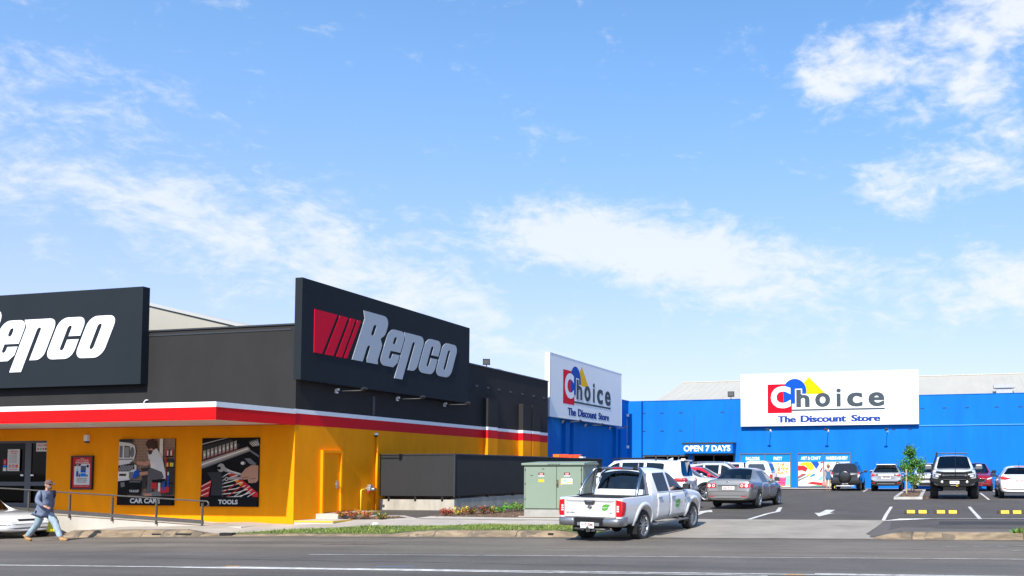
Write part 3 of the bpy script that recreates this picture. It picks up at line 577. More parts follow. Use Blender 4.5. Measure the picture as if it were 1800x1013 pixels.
# ------------------------------------------------------------------ blue discount store
BX, BY, BZ = -20.8, 60.0, 6.86
def store():
    b = empty('store_building', (-12, 60, .8), 0, 'bright blue painted discount store with a pale sheet roof behind its long wall', 'store'); inv = Matrix.Translation(-b.location)
    def part(name, mb, m): o = mb.build(name, m, b); o.matrix_parent_inverse = inv; return o
    XE = 30
    ops = [(-19.85, -16.5, .8, 3.1), (-16.25, -13.3, .75, 3.14), (-12.95, -9.42, .84, 3.17), (-9.02, -5.46, .89, 3.17)]
    mb = MB(); x = BX
    for a, c, z0, z1 in ops:
        mb.box(x, a, BY, BY+.3, .3, BZ); mb.box(a, c, BY, BY+.3, z1, BZ); mb.box(a, c, BY, BY+.3, .3, z0); x = c
    mb.box(x, XE, BY, BY+.3, .3, BZ)
    mb.box(BX-.3, BX, EY+.003, BY, .3, BZ); mb.box(BX, BX+.95, BY-.35, BY, .4, BZ-.003)
    part('wall', mb, blue)
    mb = MB(); mb.box(BX-.33, BX+.02, EY, BY+.3, BZ, BZ+.03); mb.box(BX+.02, XE, BY-.03, BY+.33, BZ, BZ+.03); part('parapet_capping', mb, blue)
    mb = MB(); mb.box(-1.05, XE, BY-.05, BY, 4.86, 4.92); part('wall_ledge', mb, mat('pale_blue_paint', (.05, .27, .72), .6))
    for y0, y1 in ((48.2, 48.75), (49.35, 49.55), (56.6, 57.0), (57.5, 57.6)): mb = MB(); mb.box(BX, BX+.2, y0, y1, .6, 4.8); part('pilaster', mb, blue)
    for px in (1220, 1293): q = ray_at(px, 740, Y=BY); mb = MB(); mb.box(q.x-.03, q.x+.03, BY-.03, BY, 3.9, 5.9 if px < 1250 else 6.1); part('wall_joint', mb, blue2)
    for x_ in (6.9, 12.9): mb = MB(); mb.box(x_, x_+.02, BY-.012, BY, .8, 4.8); part('wall_joint', mb, blue2)
    mb = MB(); mb.box(.75, .78, BY-.02, BY, .8, 4.8); part('wall_joint', mb, blue2)
    for px, py in ((212, 490), (375, 489), (541, 486), (910, 481), (212, 651), (375, 649), (541, 647)):
        q = ray_at(1090+px/5.067, 630+py/5.067, Y=BY); v = MB(); v.box(q.x-.12, q.x+.12, BY-.012, BY, q.z-.03, q.z+.03); part('wall_vent', v, mat('vent_navy', (.004, .02, .10), .6))
    for px, py in ((122, 305), (273, 301), (428, 299), (630, 295), (790, 293), (38, 449), (-74, 449)):
        q = ray_at(1590+px/3.895, 640+py/3.895, Y=BY); v = MB(); v.box(q.x-.12, q.x+.12, BY-.012, BY, q.z-.03, q.z+.03); part('wall_vent', v, mat('vent_navy', (.004, .02, .10), .6))
    # roof
    r = MB(); xl, xr = -19.4, 30; ye, yr, ze, zt = BY+.6, BY+8.5, 6.75, 8.95; n = 0
    r.poly([(xl, ye, ze), (xr, ye, ze), (xr, yr, zt), (xl, yr, zt)]); r.poly([(xl, yr, zt), (xr, yr, zt), (xr, yr+8, ze), (xl, yr+8, ze)]); r.poly([(xl, ye, ze), (xl, yr, zt), (xl, yr+8, ze)])
    d = Vector((0, yr-ye, zt-ze)); nn = Vector((0, -(zt-ze), yr-ye)).normalized()
    x = xl+.4
    while x < 14:
        p = Vector((x, ye, ze)); r.prism([p, p+Vector((.05, 0, 0)), p+Vector((.05, 0, 0))+nn*.009, p+nn*.009], d); x += .55
    r.box(xl-.05, xr, yr-.15, yr+.15, zt-.02, zt+.05)
    part('roof', r, roof_m)
    v = MB(); q = ray_at(1765, 686, Y=BY+1.4); v.box(q.x-.5, q.x+.5, q.y-.3, q.y+.3, q.z-.5, q.z+.05); v.box(q.x-.65, q.x+.65, q.y-.4, q.y+.4, q.z+.12, q.z+.34); v.box(q.x-.45, q.x+.45, q.y-.25, q.y+.25, q.z+.05, q.z+.12); part('roof_vent', v, steel)
    # entrance canopy
    c = MB(); y0 = BY-1.0; q0 = ray_at(1202, 789, Y=y0); q1 = ray_at(1284, 789, Y=y0); x0, x1 = q0.x-.1, q1.x+.12
    zb = ray_at(1240, 797, Y=y0).z; zt_ = ray_at(1240, 780.5, Y=y0).z
    c.box(x0, x1+.02, y0, BY, zb, zt_, 0); c.box(x0-.05, x1+.07, y0-.05, BY, zt_, zt_+.1, 1); cn = part('entrance_canopy', c, [blue, charcoal])
    t = MB(); Plane((x0, y0, zb), (1, 0, 0), (0, 0, 1)).text(t, 'OPEN 7 DAYS', .1, x1-x0-.12, .12, zt_-zb-.1, .004, 0, .035, .03); t.build('lettering', letter_white, cn).matrix_parent_inverse = Matrix.Identity(4)
    # entrance opening and window beside it
    e = MB(); e.box(-16.25, -13.3, BY+.3, BY+7, .7, .78, 0); e.box(-20.3, -13.2, BY+6.9, BY+7, .7, 3.6, 1); e.box(-20.4, -20.3, BY+.3, BY+7, .7, 3.6, 1); e.box(-13.2, -13.1, BY+.3, BY+7, .7, 3.6, 1); e.box(-20.3, -13.2, BY+.3, BY+7, 3.5, 3.6, 1); e.box(-20.3, -16.25, BY+.3, BY+7, .7, .78, 0)
    random.seed(8)
    for k in range(26): x = random.uniform(-19.8, -13.6); z = random.uniform(.9, 2.6); e.box(x, x+.3, BY+4, BY+4.3, z, z+.25, random.choice((2, 3, 4)))
    part('entry_interior', e, [mat('shop_floor', (.25, .23, .2), .4), interior, mat('stock_red', (.3, .02, .02), .6), mat('stock_white', (.5, .5, .5), .6), mat('stock_blue', (.03, .07, .2), .6)])
    f = MB(); fr = mat('window_frame_grey', (.09, .095, .10), .5)
    for x0_, x1_ in ((-19.85, -19.75), (-18.95, -18.88), (-18.1, -18.04), (-17.3, -17.24), (-16.6, -16.5)): f.box(x0_, x1_, BY+.05, BY+.12, .8, 3.1)
    f.box(-19.75, -16.6, BY+.05, BY+.12, 3.0, 3.1); w = part('shop_window', f, fr)
    g = MB(); g.box(-19.75, -16.6, BY+.08, BY+.085, .8, 3.0); g.build('glass', dark_glass, w).matrix_parent_inverse = Matrix.Identity(4)
    g = MB(); g.box(-16.25, -16.15, BY+.05, BY+.12, .76, 3.14); g.box(-14.8, -14.74, BY+.05, BY+.12, .76, 3.05); g.box(-13.4, -13.3, BY+.05, BY+.12, .76, 3.14); g.box(-16.15, -13.4, BY+.05, BY+.12, 3.05, 3.14); part('entry_frame', g, fr)
    for z0, z1 in ((2.35, 2.85), (1.75, 2.2)): n_ = MB(); n_.box(-17.1, -16.75, BY+.045, BY+.05, z0, z1); part('window_notice', n_, mat('notice_paper', (.7, .68, .6), .6))
    return b
store()
# ------------------------------------------------------------------ signs
def arc(cx, cy, r, a0, a1, n=6): return [(cx+r*math.cos(rad(a0+(a1-a0)*i/n)), cy+r*math.sin(rad(a0+(a1-a0)*i/n))) for i in range(n+1)]
def wordmark():       # slanted heavy lettering, upright coordinates first: x-height 1.43
    H = 1.43; G = []
    def slot(x0, x1, y0, y1): r = (x1-x0)/2; return arc((x0+x1)/2, y1-r, r, 0, 180)+arc((x0+x1)/2, y0+r, r, 180, 360)
    def o_outer(x, w, r=.34): return arc(x+w-r, H-r, r, 0, 90)+arc(x+r, H-r, r, 90, 180)+arc(x+r, r, r, 180, 270)+arc(x+w-r, r, r, 270, 360)
    # R
    x = 0; T = 1.83
    G.append([[(x, 0), (x+.60, 0)]+[(x+.60, .50)]+arc(x+.69, .53, .09, 180, 0, 5)+[(x+.78, .12), (x+.86, 0), (x+1.50, 0), (x+1.42, .16), (x+1.42, .66)]+arc(x+1.20, .66, .22, 0, 60, 4)+[(x+1.22, .96)]+[(x+1.38, 1.10), (x+1.42, 1.2)]+arc(x+1.02, 1.43, .40, 0, 90, 6)+[(x-.20, T), (x, 1.55)], slot(x+.60, x+.78, 1.0, 1.42)])
    # e
    x = 1.55; w = 1.10
    G.append([arc(x+w-.34, H-.34, .34, 0, 90)+arc(x+.34, H-.34, .34, 90, 180)+arc(x+.34, .34, .34, 180, 270)+[(x+w-.2, 0), (x+w, .2), (x+w, .50), (x+.64, .50), (x+.64, .38)]+arc(x+.55, .38, .09, 0, -180, 5)+[(x+.46, .60), (x+w, .60)], slot(x+.46, x+.64, .86, 1.16)])
    # p
    x = 2.72; w = 1.27
    G.append([[(x, -.40), (x+.52, -.40), (x+.52, 1.05)]+arc(x+.61, 1.05, .09, 180, 0, 5)+[(x+.70, 0), (x+w-.25, 0)]+arc(x+w-.28, .28, .28, 270, 360, 5)+arc(x+w-.34, H-.34, .34, 0, 90)+[(x-.20, H), (x, 1.16)]])
    # c
    x = 4.08; w = 1.18
    G.append([[(x+w, .78)]+arc(x+w-.34, H-.34, .34, 0, 90)+arc(x+.34, H-.34, .34, 90, 180)+arc(x+.34, .34, .34, 180, 270)+[(x+w-.3, 0)]+arc(x+w-.3, .3, .3, 270, 360, 5)+[(x+w, .66), (x+.68, .66), (x+.68, .38)]+arc(x+.59, .38, .09, 0, -180, 5)+[(x+.50, 1.06)]+arc(x+.59, 1.06, .09, 180, 0, 5)+[(x+.68, .78)]])
    # o
    x = 5.36; w = 1.19
    G.append([o_outer(x, w), slot(x+.50, x+.68, .29, 1.16)])
    k = .445
    return [[[(u+k*v, v) for u, v in sp] for sp in g] for g in G]
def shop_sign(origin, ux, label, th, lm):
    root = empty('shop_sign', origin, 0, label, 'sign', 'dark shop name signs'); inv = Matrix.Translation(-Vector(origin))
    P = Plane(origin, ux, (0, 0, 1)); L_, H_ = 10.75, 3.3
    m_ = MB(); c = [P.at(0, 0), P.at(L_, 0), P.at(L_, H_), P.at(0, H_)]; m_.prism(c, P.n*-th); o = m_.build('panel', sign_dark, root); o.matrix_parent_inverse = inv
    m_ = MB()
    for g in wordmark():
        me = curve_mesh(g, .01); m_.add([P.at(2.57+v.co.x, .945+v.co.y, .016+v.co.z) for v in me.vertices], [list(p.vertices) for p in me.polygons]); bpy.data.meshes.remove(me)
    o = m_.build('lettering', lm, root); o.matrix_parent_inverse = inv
    m_ = MB()
    for q in ([(.59, .945), (.99, .945), (1.74, 2.37), (.59, 2.37)], [(1.14, .945), (1.57, .945), (2.31, 2.37), (1.88, 2.37)], [(1.72, .945), (2.02, .945), (2.73, 2.37), (2.45, 2.37)], [(2.13, .945), (2.30, .945), (3.05, 2.37), (2.85, 2.37)]):
        m_.prism([P.at(u, v, .002) for u, v in q], P.n*.022)
    o = m_.build('stripes', logo_red, root); o.matrix_parent_inverse = inv
shop_sign((-36.60, FY-.30, 4.95), (1, 0, 0), 'sunlit dark sign with white slanted lettering above the red awning, cut by the photo edge', .28, letter_white)
shop_sign((-19.70, 24.72, 4.95), (0, 1, 0), 'shaded dark sign with red stripes beside slanted lettering, above the yellow door', .27, mat('letter_white_shaded', (.40, .435, .475), .5, spec=.2))  # same white letters, the shade on this side put into a greyer colour

def store_sign(origin, ux, label, Ls, Hs, th, shade):
    root = empty('store_sign', origin, 0, label, 'sign', 'white store name signs'); inv = Matrix.Translation(-Vector(origin))
    P = Plane(origin, ux, (0, 0, 1))
    def part(n, m_, mm): o = m_.build(n, mm, root); o.matrix_parent_inverse = inv; return o
    m_ = MB(); m_.prism([P.at(0, 0), P.at(Ls, 0), P.at(Ls, Hs), P.at(0, Hs)], P.n*-th); part('panel', m_, sign_white)
    m_ = MB(); e = .04
    for u0, u1, v0, v1 in ((-e, Ls+e, -e, 0), (-e, Ls+e, Hs, Hs+e), (-e, 0, 0, Hs), (Ls, Ls+e, 0, Hs)): m_.prism([P.at(u0, v0, .01), P.at(u1, v0, .01), P.at(u1, v1, .01), P.at(u0, v1, .01)], P.n*-(th+.02))
    part('frame', m_, mat('sign_frame', (.62, .63, .64), .4))
    U = lambda x: (x-118)/1550*Ls
    def V(x, y): t = (x-118)/1550; top = 98-48*t; bot = 545-20*t; return (bot-y)/(bot-top)*Hs
    cu = mat('logo_blue', (.002, .07, .40), .6, spec=.1); ye = mat('logo_yellow', (.85, .47, .001), .6, spec=.1); re = mat('logo_scarlet', (.72, .002, .016), .6, spec=.1); gr = mat('logo_grey', (.055, .072, .085), .6, spec=.1); nb = mat('tagline_blue', (.016, .05, .25), .6, spec=.1)
    mats = [re, cu, ye, sign_white, gr, nb]
    m_ = MB()
    P.poly(m_, [(U(730), V(730, 113)), (U(580), V(580, 268)), (U(880), V(880, 264))], .003, 2)
    P.rect(m_, U(358), U(577), V(358, 435), V(358, 181), .006, 0)
    P.disc(m_, U(602), V(602, 240), U(707)-U(602), (V(602, 130)-V(602, 240)), .009, 1, 40)
    P.rect(m_, U(502), U(610), V(560, 351), V(560, 262), .0095, 1)
    part('logo', m_, mats)
    m_ = MB(); P.text(m_, 'C', U(388), U(566), V(480, 390), V(480, 196), .013, 3, .05)
    P.text(m_, 'h', U(606), U(744), V(675, 387), V(675, 217), .016, 3, .075)
    P.text(m_, 'h', U(616), U(736), V(675, 381), V(675, 225), .020, 4, .03, heavy=.012)
    P.text(m_, 'o', U(783), U(917), V(850, 378), V(850, 254), .013, 4, .024, heavy=.034); P.text(m_, 'i', U(970), U(1010), V(990, 375), V(990, 215), .013, 4, .024, heavy=.034)
    P.text(m_, 'c', U(1062), U(1198), V(1130, 375), V(1130, 250), .013, 4, .024, heavy=.034); P.text(m_, 'e', U(1247), U(1386), V(1315, 372), V(1315, 246), .013, 4, .024, heavy=.034)
    P.poly(m_, [(U(577), V(577, 414)), (U(1388), V(1388, 399)), (U(1388), V(1388, 384)), (U(577), V(577, 400))], .012, 4)
    part('lettering', m_, mats)
    for wd, a, b_, lo, hi in (('The', 447, 613, 516, 458), ('Discount', 652, 1056, 511, 450), ('Store', 1097, 1350, 505, 446)):
        mid = (a+b_)/2; m_ = MB(); P.text(m_, wd, U(a), U(b_), V(mid, lo), V(mid, hi), .010, 0, .022, heavy=.030); part('tagline_word', m_, nb)
q0 = ray_at(1303.4, 749.4, Y=BY-.3); q1 = ray_at(1614.3, 745.5, Y=BY-.3)
store_sign((q0.x, BY-.32, 5.02), (1, 0, 0), 'sunlit white store sign with red, blue and yellow logo facing the car park', q1.x-q0.x, 3.46, .26, 0)
store_sign((-20.3, 45.3, 5.0), (0, 1, 0), 'shaded white store sign with red, blue and yellow logo on the blue side wall', 11.5, 3.43, .27, 1)

arm_dark = mat('lamp_arm_grey', (.05, .052, .055), .6, .0)
# sign lamps on arms: wall plate, arm, lamp head
def sign_lamp(p, d, label, ln=1.15, col=None):
    d = Vector(d); r = empty('sign_lamp', p, 0, label, 'lamp', 'sign lamps on wall arms')
    c = col or steel
    m_ = MB(); m_.obox(d*.02, (.10, .10, .14)); m_.obox(d*.08+Vector((0, 0, .05)), (.09, .09, .09)); m_.build('bracket', white_p, r)
    m_ = MB(); m_.tube([d*.04, d*ln], .020, 8); m_.build('arm', c, r)
    m_ = MB(); R = d.to_track_quat('X', 'Z').to_matrix() @ Matrix.Rotation(rad(-35), 3, 'Y'); m_.obox(d*ln+Vector((0, 0, .05)), (.12, .22, .08), R); m_.obox(d*ln+Vector((0, 0, .09)), (.08, .18, .03), R); m_.build('lamp_head', black, r)
for (px, py), w in (((590, 688), 'nearest the street corner'), ((697, 702), 'in the middle'), ((780, 712), 'farthest from the street')):
    q = ray_at(px, py, X=-20.0); sign_lamp((-20.0, q.y, q.z), (1, 0, 0), 'lamp on an arm below the shaded dark sign, '+w, 1.12, arm_dark)
for (px, py), w in (((988, 742), 'nearest the charcoal wall'), ((1028, 748), 'in the middle'), ((1071, 753), 'nearest the inner corner')):
    q = ray_at(px, py, X=BX); sign_lamp((BX, q.y, q.z), (1, 0, 0), 'lamp on an arm below the shaded white store sign, '+w, 1.12, arm_dark)
for px, w in ((1352, 'left'), (1454, 'middle'), (1559, 'right')):
    q = ray_at(px, 756, Y=BY-.6); sign_lamp((q.x, BY, q.z-.05), (0, -1, 0), 'lamp on an arm below the sunlit white store sign, %s of three' % w, 1.2)
def floodlight(p, face, label, k=1):
    r = empty('floodlight', p, 0, label, 'floodlight'); f = Vector(face).normalized(); R = f.to_track_quat('Y', 'Z').to_matrix()
    m_ = MB(); r.scale = (k, k, k); m_.obox((0, 0, .08), (.05, .05, .22)); m_.obox((0, 0, .2), (.56, .03, .05), R); m_.build('bracket', black, r)
    m_ = MB(); m_.obox((0, 0, .42), (.52, .12, .40), R); m_.build('housing', charcoal, r); m_ = MB(); m_.obox(Vector((0, 0, .42))+f*.065, (.43, .015, .31), R); m_.build('lens', mat('floodlight_lens', (.12, .125, .13), .3), r)
q = ray_at(855, 647, X=-20.1); floodlight((-20.1, q.y, Z3+.05), (.35, -.8, -.35), 'black floodlight standing on the charcoal parapet', .62)
q = ray_at(1285, 702, Y=BY+.1); floodlight((q.x, BY+.1, BZ+.03), (0, -1, -.15), 'floodlight standing on the blue parapet left of the white sign', .85)
m_ = MB(); q = ray_at(1102, 758, X=BX)
lm = empty('wall_conduit', q, 0, 'thin grey conduit with two small white boxes on the blue side wall', 'conduit')
m_.tube([(0, 0, -1.1), (0, 0, 1.1)], .02); m_.build('pipe', steel, lm)
for z in (-1.1, 1.1): m_ = MB(); m_.bbox(0, .12, -.12, .12, z-.1, z+.1, .02); m_.build('junction_box', white_p, lm)

# ------------------------------------------------------------------ posters on the walls
PM = [poster_black, mat('print_white', (.62, .61, .59), .7, spec=.15), mat('print_grey', (.16, .16, .165), .7, spec=.15), mat('print_brick', (.28, .17, .115), .7, spec=.15), mat('print_skin', (.46, .235, .15), .7, spec=.15), mat('print_hair', (.06, .03, .02), .7, spec=.15), mat('print_jeans', (.105, .095, .10), .7, spec=.15), mat('print_blue', (.01, .08, .40), .7, spec=.15), mat('print_red', (.52, .025, .03), .7, spec=.15), mat('print_steel', (.34, .31, .28), .7, spec=.15), mat('print_yellow', (.80, .62, .02), .7, spec=.15), mat('print_green', (.10, .38, .22), .7, spec=.15), mat('print_sky', (.002, .20, .66), .7, spec=.15), mat('print_pink', (.75, .02, .16), .7, spec=.15), mat('print_teal', (.22, .58, .58), .7, spec=.15), mat('print_lime', (.5, .62, .10), .7, spec=.15), mat('print_orange', (.80, .25, .01), .7, spec=.15), mat('print_cream', (.74, .68, .58), .7, spec=.15), mat('print_mortar', (.40, .29, .22), .7, spec=.15), mat('print_dark_grey', (.035, .035, .036), .7, spec=.15)]
BK, WH, GR, BR, SK, HA, JE, BL, RE, ST, YE, GN, SB, PK, TE, LI, OR, CR, MO, DG = range(20)
class Print:       # flat print: polygons in normalised picture coordinates (0..1, y downwards), later ones on top
    def __init__(s, plane, w, h): s.p = plane; s.w = w; s.h = h; s.k = 0; s.m = MB()
    def poly(s, pts, c): s.k += 1; s.p.poly(s.m, [(x*s.w, (1-y)*s.h) for x, y in pts], .004+.0004*s.k, c)
    def rect(s, x0, y0, x1, y1, c): s.poly([(x0, y0), (x1, y0), (x1, y1), (x0, y1)], c)
    def oval(s, x, y, rx, ry, c, n=18): s.poly([(x+rx*math.cos(2*PI*i/n), y+ry*math.sin(2*PI*i/n)) for i in range(n)], c)
    def line(s, pts, wd, c, w2=None):
        n = len(pts); a = []; b = []
        for i, p in enumerate(pts):
            q0 = pts[max(i-1, 0)]; q1 = pts[min(i+1, n-1)]; dx, dy = q1[0]-q0[0], q1[1]-q0[1]; l = math.hypot(dx, dy) or 1; w_ = (wd+((w2 if w2 is not None else wd)-wd)*i/(n-1))/2
            a.append((p[0]-dy/l*w_, p[1]+dx/l*w_)); b.append((p[0]+dy/l*w_, p[1]-dx/l*w_))
        s.poly(a+b[::-1], c)
    def text(s, t, x0, x1, y0, y1, c, bold=.03): s.k += 1; s.p.text(s.m, t, x0*s.w, x1*s.w, (1-y1)*s.h, (1-y0)*s.h, .004+.0004*s.k, c, bold)
def poster(name, label, o, w, h, ux=(1, 0, 0), cat='poster'):
    root = empty(name, o, 0, label, cat); P = Plane((0, 0, 0), ux, (0, 0, 1))
    m_ = MB(); m_.prism([P.at(0, 0), P.at(w, 0), P.at(w, h), P.at(0, h)], P.n*-.02); m_.build('board', poster_black, root)
    return root, Print(P, w, h)
# car care
root, S = poster('wall_poster', 'car care poster of a man washing a white car, on the orange wall', (-26.9, FY-.024, .88), 2.27, 2.23)
S.rect(0, 0, 1, .86, BR); random.seed(5)
for j in range(14):
    S.rect(.26, .02+j*.045, 1, .024+j*.045, MO)
    for i in range(7): x = .3+i*.1+(j % 2)*.05; S.rect(x, .024+j*.045, x+.006, .065+j*.045, MO)
S.rect(.74, 0, .80, .5, CR); S.rect(0, 0, .25, .05, DG)
S.poly([(0, .04), (.2, .06), (.29, .1), (.31, .2), (.28, .32), (.2, .36), (.33, .4), (.33, .55), (.2, .62), (0, .64)], WH)
S.poly([(.01, .1), (.07, .1), (.07, .28), (.01, .28)], GR); S.poly([(.10, .1), (.2, .11), (.21, .28), (.10, .28)], DG); S.oval(.245, .2, .04, .08, GR)
for i in range(4): S.line([(.115+i*.022, .12), (.12+i*.022, .27)], .008, WH)
S.rect(0, .30, .27, .315, GR); S.poly([(0, .40), (.28, .36), (.30, .45), (.2, .49), (0, .49)], DG)
for i in range(9): S.line([(.01+i*.028, .48), (.05+i*.028, .40)], .006, WH)
S.rect(0, .50, .2, .60, CR); S.rect(.02, .525, .15, .56, DG); S.rect(.2, .5, .28, .6, GR); S.poly([(0, .64), (.18, .63), (.17, .86), (0, .86)], BK)
S.poly([(.05, .66), (.12, .65), (.13, .72), (.06, .73)], GR)
S.rect(.84, .30, 1, .84, DG); S.rect(.84, .26, 1, .275, BK); S.rect(.84, .42, 1, .435, BK); S.rect(.84, .66, 1, .68, BK)
for i, c in enumerate((RE, WH, DG, CR, RE)): S.rect(.85+i*.031, .16+.02*(i % 2), .873+i*.031, .255, c)
for i, c in enumerate((YE, LI, RE, YE, LI)): S.rect(.85+i*.031, .36, .875+i*.031, .42, c)
S.rect(.85, .27, .875, .62, RE); S.rect(.90, .5, .925, .78, BL); S.rect(.90, .5, .925, .55, WH)
S.poly([(.53, .16), (.70, .15), (.80, .28), (.86, .5), (.87, .6), (.76, .6), (.60, .46), (.58, .32), (.55, .30)], WH)       # shirt
S.poly([(.55, .26), (.58, .34), (.68, .40), (.66, .46), (.60, .42)], CR)
S.poly([(.57, .31), (.59, .38), (.52, .41), (.38, .39), (.35, .38), (.34, .34), (.38, .34), (.50, .345)], SK)           # arm
S.poly([(.52, .10), (.64, .10), (.64, .17), (.60, .22), (.55, .22), (.53, .17)], SK); S.poly([(.53, .17), (.63, .18), (.60, .235), (.555, .235)], HA); S.poly([(.49, .08), (.53, .02), (.62, .0), (.69, .04), (.69, .13), (.65, .17), (.60, .14), (.55, .16), (.52, .12)], HA)
S.poly([(.42, .44), (.60, .43), (.56, .49), (.44, .50)], DG); S.poly([(.44, .49), (.52, .48), (.52, .75), (.45, .75)], DG)
S.poly([(.55, .46), (.62, .44), (.80, .50), (.84, .58), (.78, .62), (.66, .61), (.62, .84), (.52, .84), (.56, .6)], JE)     # jeans
S.poly([(.40, .50), (.55, .49), (.55, .54), (.40, .555)], SK); S.poly([(.27, .60), (.30, .49), (.36, .465), (.40, .49), (.39, .55), (.33, .59)], BL)
S.poly([(.62, .62), (.86, .6), (.84, .66), (.64, .66)], BK); S.rect(.62, .66, .72, .75, mat and RE); S.poly([(.74, .74), (.94, .72), (.94, .80), (.76, .82)], RE); S.rect(.74, .66, .78, .79, WH); S.rect(.82, .64, .86, .78, BL)
S.poly([(.18, .63), (.45, .63), (.43, .84), (.20, .84)], BK); S.rect(.22, .64, .42, .655, GR); S.text('THE BUCKET', .22, .40, .77, .805, WH, .02)
S.poly([(.46, .80), (.54, .84), (.62, .80), (.78, .80), (.82, .86), (.46, .86)], GR); S.poly([(.50, .82), (.62, .82), (.64, .86), (.50, .86)], SK)
S.rect(0, .86, 1, 1, BK); S.text('CAR CARE', .24, .78, .895, .97, WH, .035)
S.m.build('print', PM, root, fix=False)
# tools
root, S = poster('wall_poster', 'tools poster of a hand holding a spanner over a tool drawer, on the orange wall', (-23.55, FY-.024, .86), 2.24, 2.25)
S.rect(0, 0, 1, .86, BK)
S.poly([(0, .08), (.4, 0), (.46, 0), (0, .1)], ST); S.poly([(0, .12), (.5, .02), (.66, .1), (.62, .17), (0, .35)], DG)
for i in range(9):
    x = .02+i*.068; y = .27-i*.017; S.poly([(x, y-.08), (x+.045, y-.095), (x+.05, y+.02), (x+.005, y+.035)], ST); S.poly([(x+.012, y-.04), (x+.035, y-.05), (x+.04, y-.01), (x+.015, y)], CR); S.poly([(x, y+.04), (x+.05, y+.025), (x+.05, y+.035), (x, y+.05)], RE)
S.poly([(0, .35), (.80, .13), (.84, .16), (.84, .20), (0, .455)], ST); S.poly([(0, .38), (.80, .15), (.81, .17), (0, .40)], CR); S.poly([(0, .43), (.84, .185), (.84, .20), (0, .455)], GR)
S.poly([(.84, .17), (1, .26), (1, .29), (.84, .2)], GR); S.poly([(.82, .06), (.98, .02), (1, .12), (.94, .13)], GR)
for i in range(5): S.line([(.84+i*.03, .08-.008*i), (.90+i*.025, .13-.005*i)], .010, CR)
S.oval(.73, .37, .045, .03, GR); S.oval(.72, .37, .03, .02, CR); S.poly([(.75, .30), (.85, .30), (.96, .38), (.95, .41), (.84, .38)], GR)
S.poly([(.10, .5), (.36, .5), (.38, .84), (.18, .84), (.2, .62)], DG)
S.poly([(0, .70), (.19, .61), (.14, .86), (0, .86)], RE)
for i in range(5): S.line([(.01, .71+i*.034), (.17-i*.008, .64+i*.04)], .010, BK if i % 2 else CR)
S.poly([(.46, .52), (.56, .50), (1, .80), (1, .86), (.92, .86)], RE); S.poly([(.60, .58), (.74, .66), (.70, .70), (.58, .62)], OR)
for i in range(7): y = .57+i*.05; S.line([(.38, y), (.47+i*.035, y-.045+i*.004), (.60+i*.045, y-.075)], .012, CR); S.oval(.39, y, .018, .016, GR)
S.line([(.40, .80), (.70, .62)], .014, RE); S.line([(.46, .86), (.80, .66)], .014, RE); S.line([(.58, .86), (.86, .70)], .010, CR); S.line([(.70, .86), (.9, .75)], .010, CR); S.line([(.82, .86), (.95, .79)], .010, CR)
S.poly([(.40, .415), (.52, .475), (.74, .525), (.72, .555), (.50, .51), (.41, .485)], ST); S.oval(.355, .435, .068, .062, ST); S.poly([(.26, .425), (.33, .415), (.36, .44), (.33, .465), (.27, .455)], BK); S.line([(.46, .465), (.68, .525)], .012, CR)
S.line([(.46, .595), (.74, .585)], .035, ST); S.oval(.455, .60, .035, .032, ST); S.oval(.455, .60, .016, .014, BK)
S.poly([(1, .405), (.88, .40), (.78, .45), (.71, .52), (.70, .58), (.75, .61), (.84, .60), (.88, .64), (.96, .655), (1, .62)], SK); S.poly([(.71, .52), (.84, .49), (.86, .54), (.74, .59), (.70, .57)], CR if False else SK); S.line([(.72, .585), (.84, .57)], .006, HA); S.line([(.86, .60), (.96, .59)], .006, HA); S.line([(.80, .47), (.88, .50)], .006, MO); S.poly([(.82, .60), (.90, .6), (.92, .66), (.84, .655)], SK)
S.rect(0, .86, 1, 1, BK); S.text('TOOLS', .32, .66, .90, .965, WH, .035)
S.m.build('print', PM, root, fix=False)
# framed red poster
root, S = poster('framed_poster', 'black framed red and white advertisement poster on the orange wall', (-28.93, FY-.05, 1.40), .93, 1.16)
m_ = MB()
for x0, x1, z0, z1 in ((0, .93, 0, .05), (0, .93, 1.11, 1.16), (0, .05, .05, 1.11), (.88, .93, .05, 1.11)): m_.box(x0, x1, -.035, 0, z0, z1)
m_.build('frame', black, root)
S.rect(.05, .04, .95, .96, RE); S.text('HOT', .42, .58, .07, .10, CR, 0); S.text('CATALOGUE', .22, .78, .115, .15, CR, .01); S.text('EXCLUSIVE', .20, .80, .175, .23, WH, .03)
S.rect(.14, .24, .86, .86, WH); S.poly([(.14, .24), (.46, .24), (.42, .31), (.14, .31)], DG); S.text('NEW', .22, .36, .255, .295, WH, .02); S.rect(.44, .30, .68, .50, mat and BL); S.rect(.46, .32, .66, .42, JE); S.rect(.44, .52, .68, .62, SB); S.oval(.76, .31, .06, .045, HA); S.rect(.24, .46, .34, .62, BL); S.poly([(.26, .40), (.30, .34), (.33, .40), (.34, .46), (.24, .46)], TE); S.rect(.68, .56, .78, .62, GR); S.rect(.36, .54, .43, .63, JE)
S.text('Combo Pack', .28, .74, .66, .695, DG, .02); S.text('500ml + Spray', .27, .75, .71, .745, DG, .02); S.text('Great Value', .29, .71, .76, .795, DG, .02); S.text('IN STORE NOW', .16, .84, .885, .91, CR, 0)
S.m.build('print', PM, root, fix=False)
